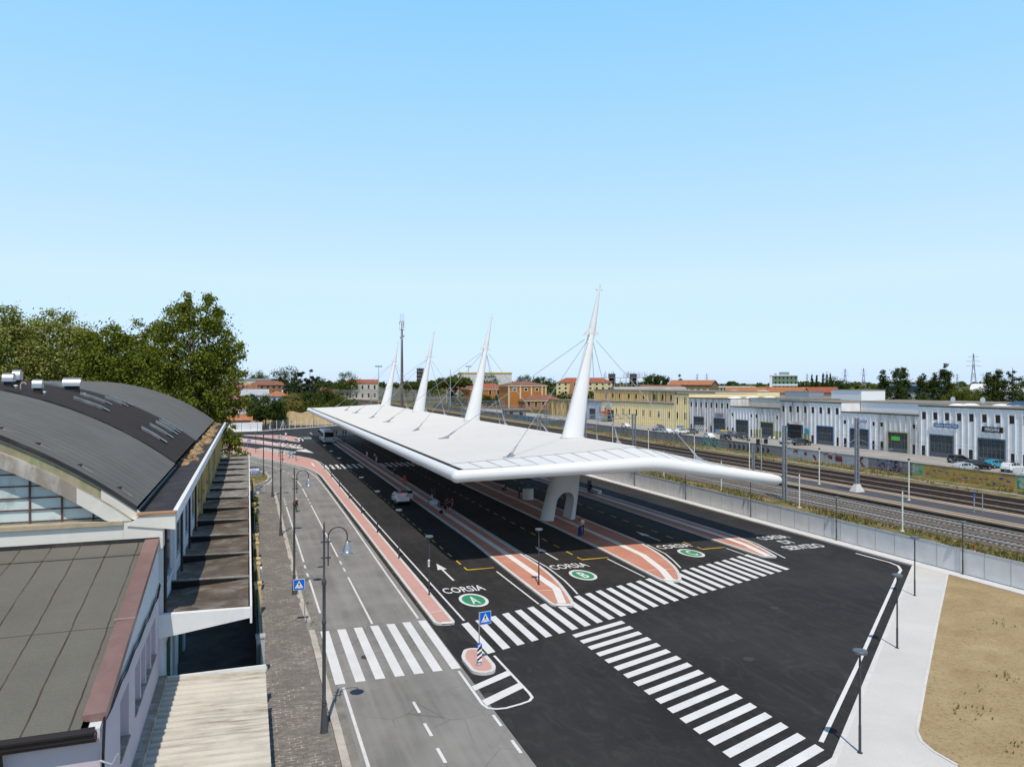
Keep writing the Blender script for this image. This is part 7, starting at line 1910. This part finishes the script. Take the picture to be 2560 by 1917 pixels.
# weeds and tufts along the railway verge and kerbs
q = MB(); r = random.Random(9)
def tuft(x, y, z, s):
    for k in range(5):
        a = r.uniform(0,6.28); l = s*r.uniform(.6,1.3); dx, dy = math.cos(a), math.sin(a)
        q.face([(x-dy*.05*s*2,y+dx*.05*s*2,z),(x+dy*.05*s*2,y-dx*.05*s*2,z),(x+dx*l*.55,y+dy*l*.55,z+l)])
for i in range(5200):
    y = 38+ (r.random()**1.6)*120; x = r.uniform(54.6,63.3)
    if mnoise.noise(Vector((x*.3,y*.12,0))) > -.12: tuft(x,y,.03,r.uniform(.25,.6))
for i in range(3500):
    y = 60+(r.random()**1.4)*180; x = r.uniform(93.8,101.6)
    if mnoise.noise(Vector((x*.3,y*.1,4))) > .0: tuft(x,y,.03,r.uniform(.25,.55))
tag(q.build('weeds', m_leaf('verge_weeds',(.07,.075,.02),(.30,.25,.10),.2)), 'dry grass and weeds growing along the railway verge', 'weeds', kind='stuff')
q = MB()
for i in range(260):
    y = 45+r.random()*75; tuft(10.84-r.random()*.12, y, .0, r.uniform(.05,.14))
for i in range(120): tuft(3.5+r.random()*.5, r.uniform(47,104), .02, r.uniform(.08,.2))
tag(q.build('kerb_weeds', LF['yel']), 'sparse dry weeds growing along the street kerbs', 'weeds', kind='stuff')

# clods and stones on the sandy plot
q = MB(); r = random.Random(31)
for i in range(5200):
    x = r.uniform(26.5,51); y = r.uniform(5,42.6)
    if y > 23.4+(x-26.9)*.766 or (x < 28 and y > 22.5): continue
    if mnoise.noise(Vector((x*.35,y*.35,9))) < -.15: continue
    s_ = r.uniform(.02,.06)*(2.2 if r.random() < .03 else 1); a = r.uniform(0,6.28)
    b = [(x+s_*math.cos(a+k*2.1)*r.uniform(.8,1.4), y+s_*math.sin(a+k*2.1)*r.uniform(.8,1.4), .095) for k in range(3)]; t_ = (x,y,.1+s_*r.uniform(.5,1.1))
    for k in range(3): q.face([b[k], b[(k+1)%3], t_])
tag(q.build('soil_clods', A['sand']), 'small clods and stones scattered over the sandy plot', 'stones', kind='stuff')
q = MB()
for i in range(60):
    cx, cy = r.choice(((31.5,25.2),(33,25.9),(30.8,24.4),(36,27),(44,33),(29.5,21.5)))
    x = cx+r.gauss(0,.5); y = cy+r.gauss(0,.4); tuft(x,y,.1,r.uniform(.08,.2))
tag(q.build('plot_weeds', LF['mid']), 'few green weeds growing on the sandy plot', 'weeds', kind='stuff')
A['drain'] = M('cast_iron_cover', (.05,.042,.036), .7, .25, 6.)
# drain covers set in the asphalt
for i, (x, y, w_) in enumerate(((14.1,51.9,.32),(10.9,33.8,.3),(16.2,43.,.3),(25.6,33.5,.32),(33,40.5,.3),(6.1,40.8,.3),(5.6,62,.3),(8.9,71,.3))):
    q = MB(); n_ = 20
    q.sheet([(x+w_*math.cos(2*math.pi*k/n_), y+w_*math.sin(2*math.pi*k/n_)) for k in range(n_)], .0095 if x > 10.7 else .0055)
    struct('drain_cover', q, A['drain'])
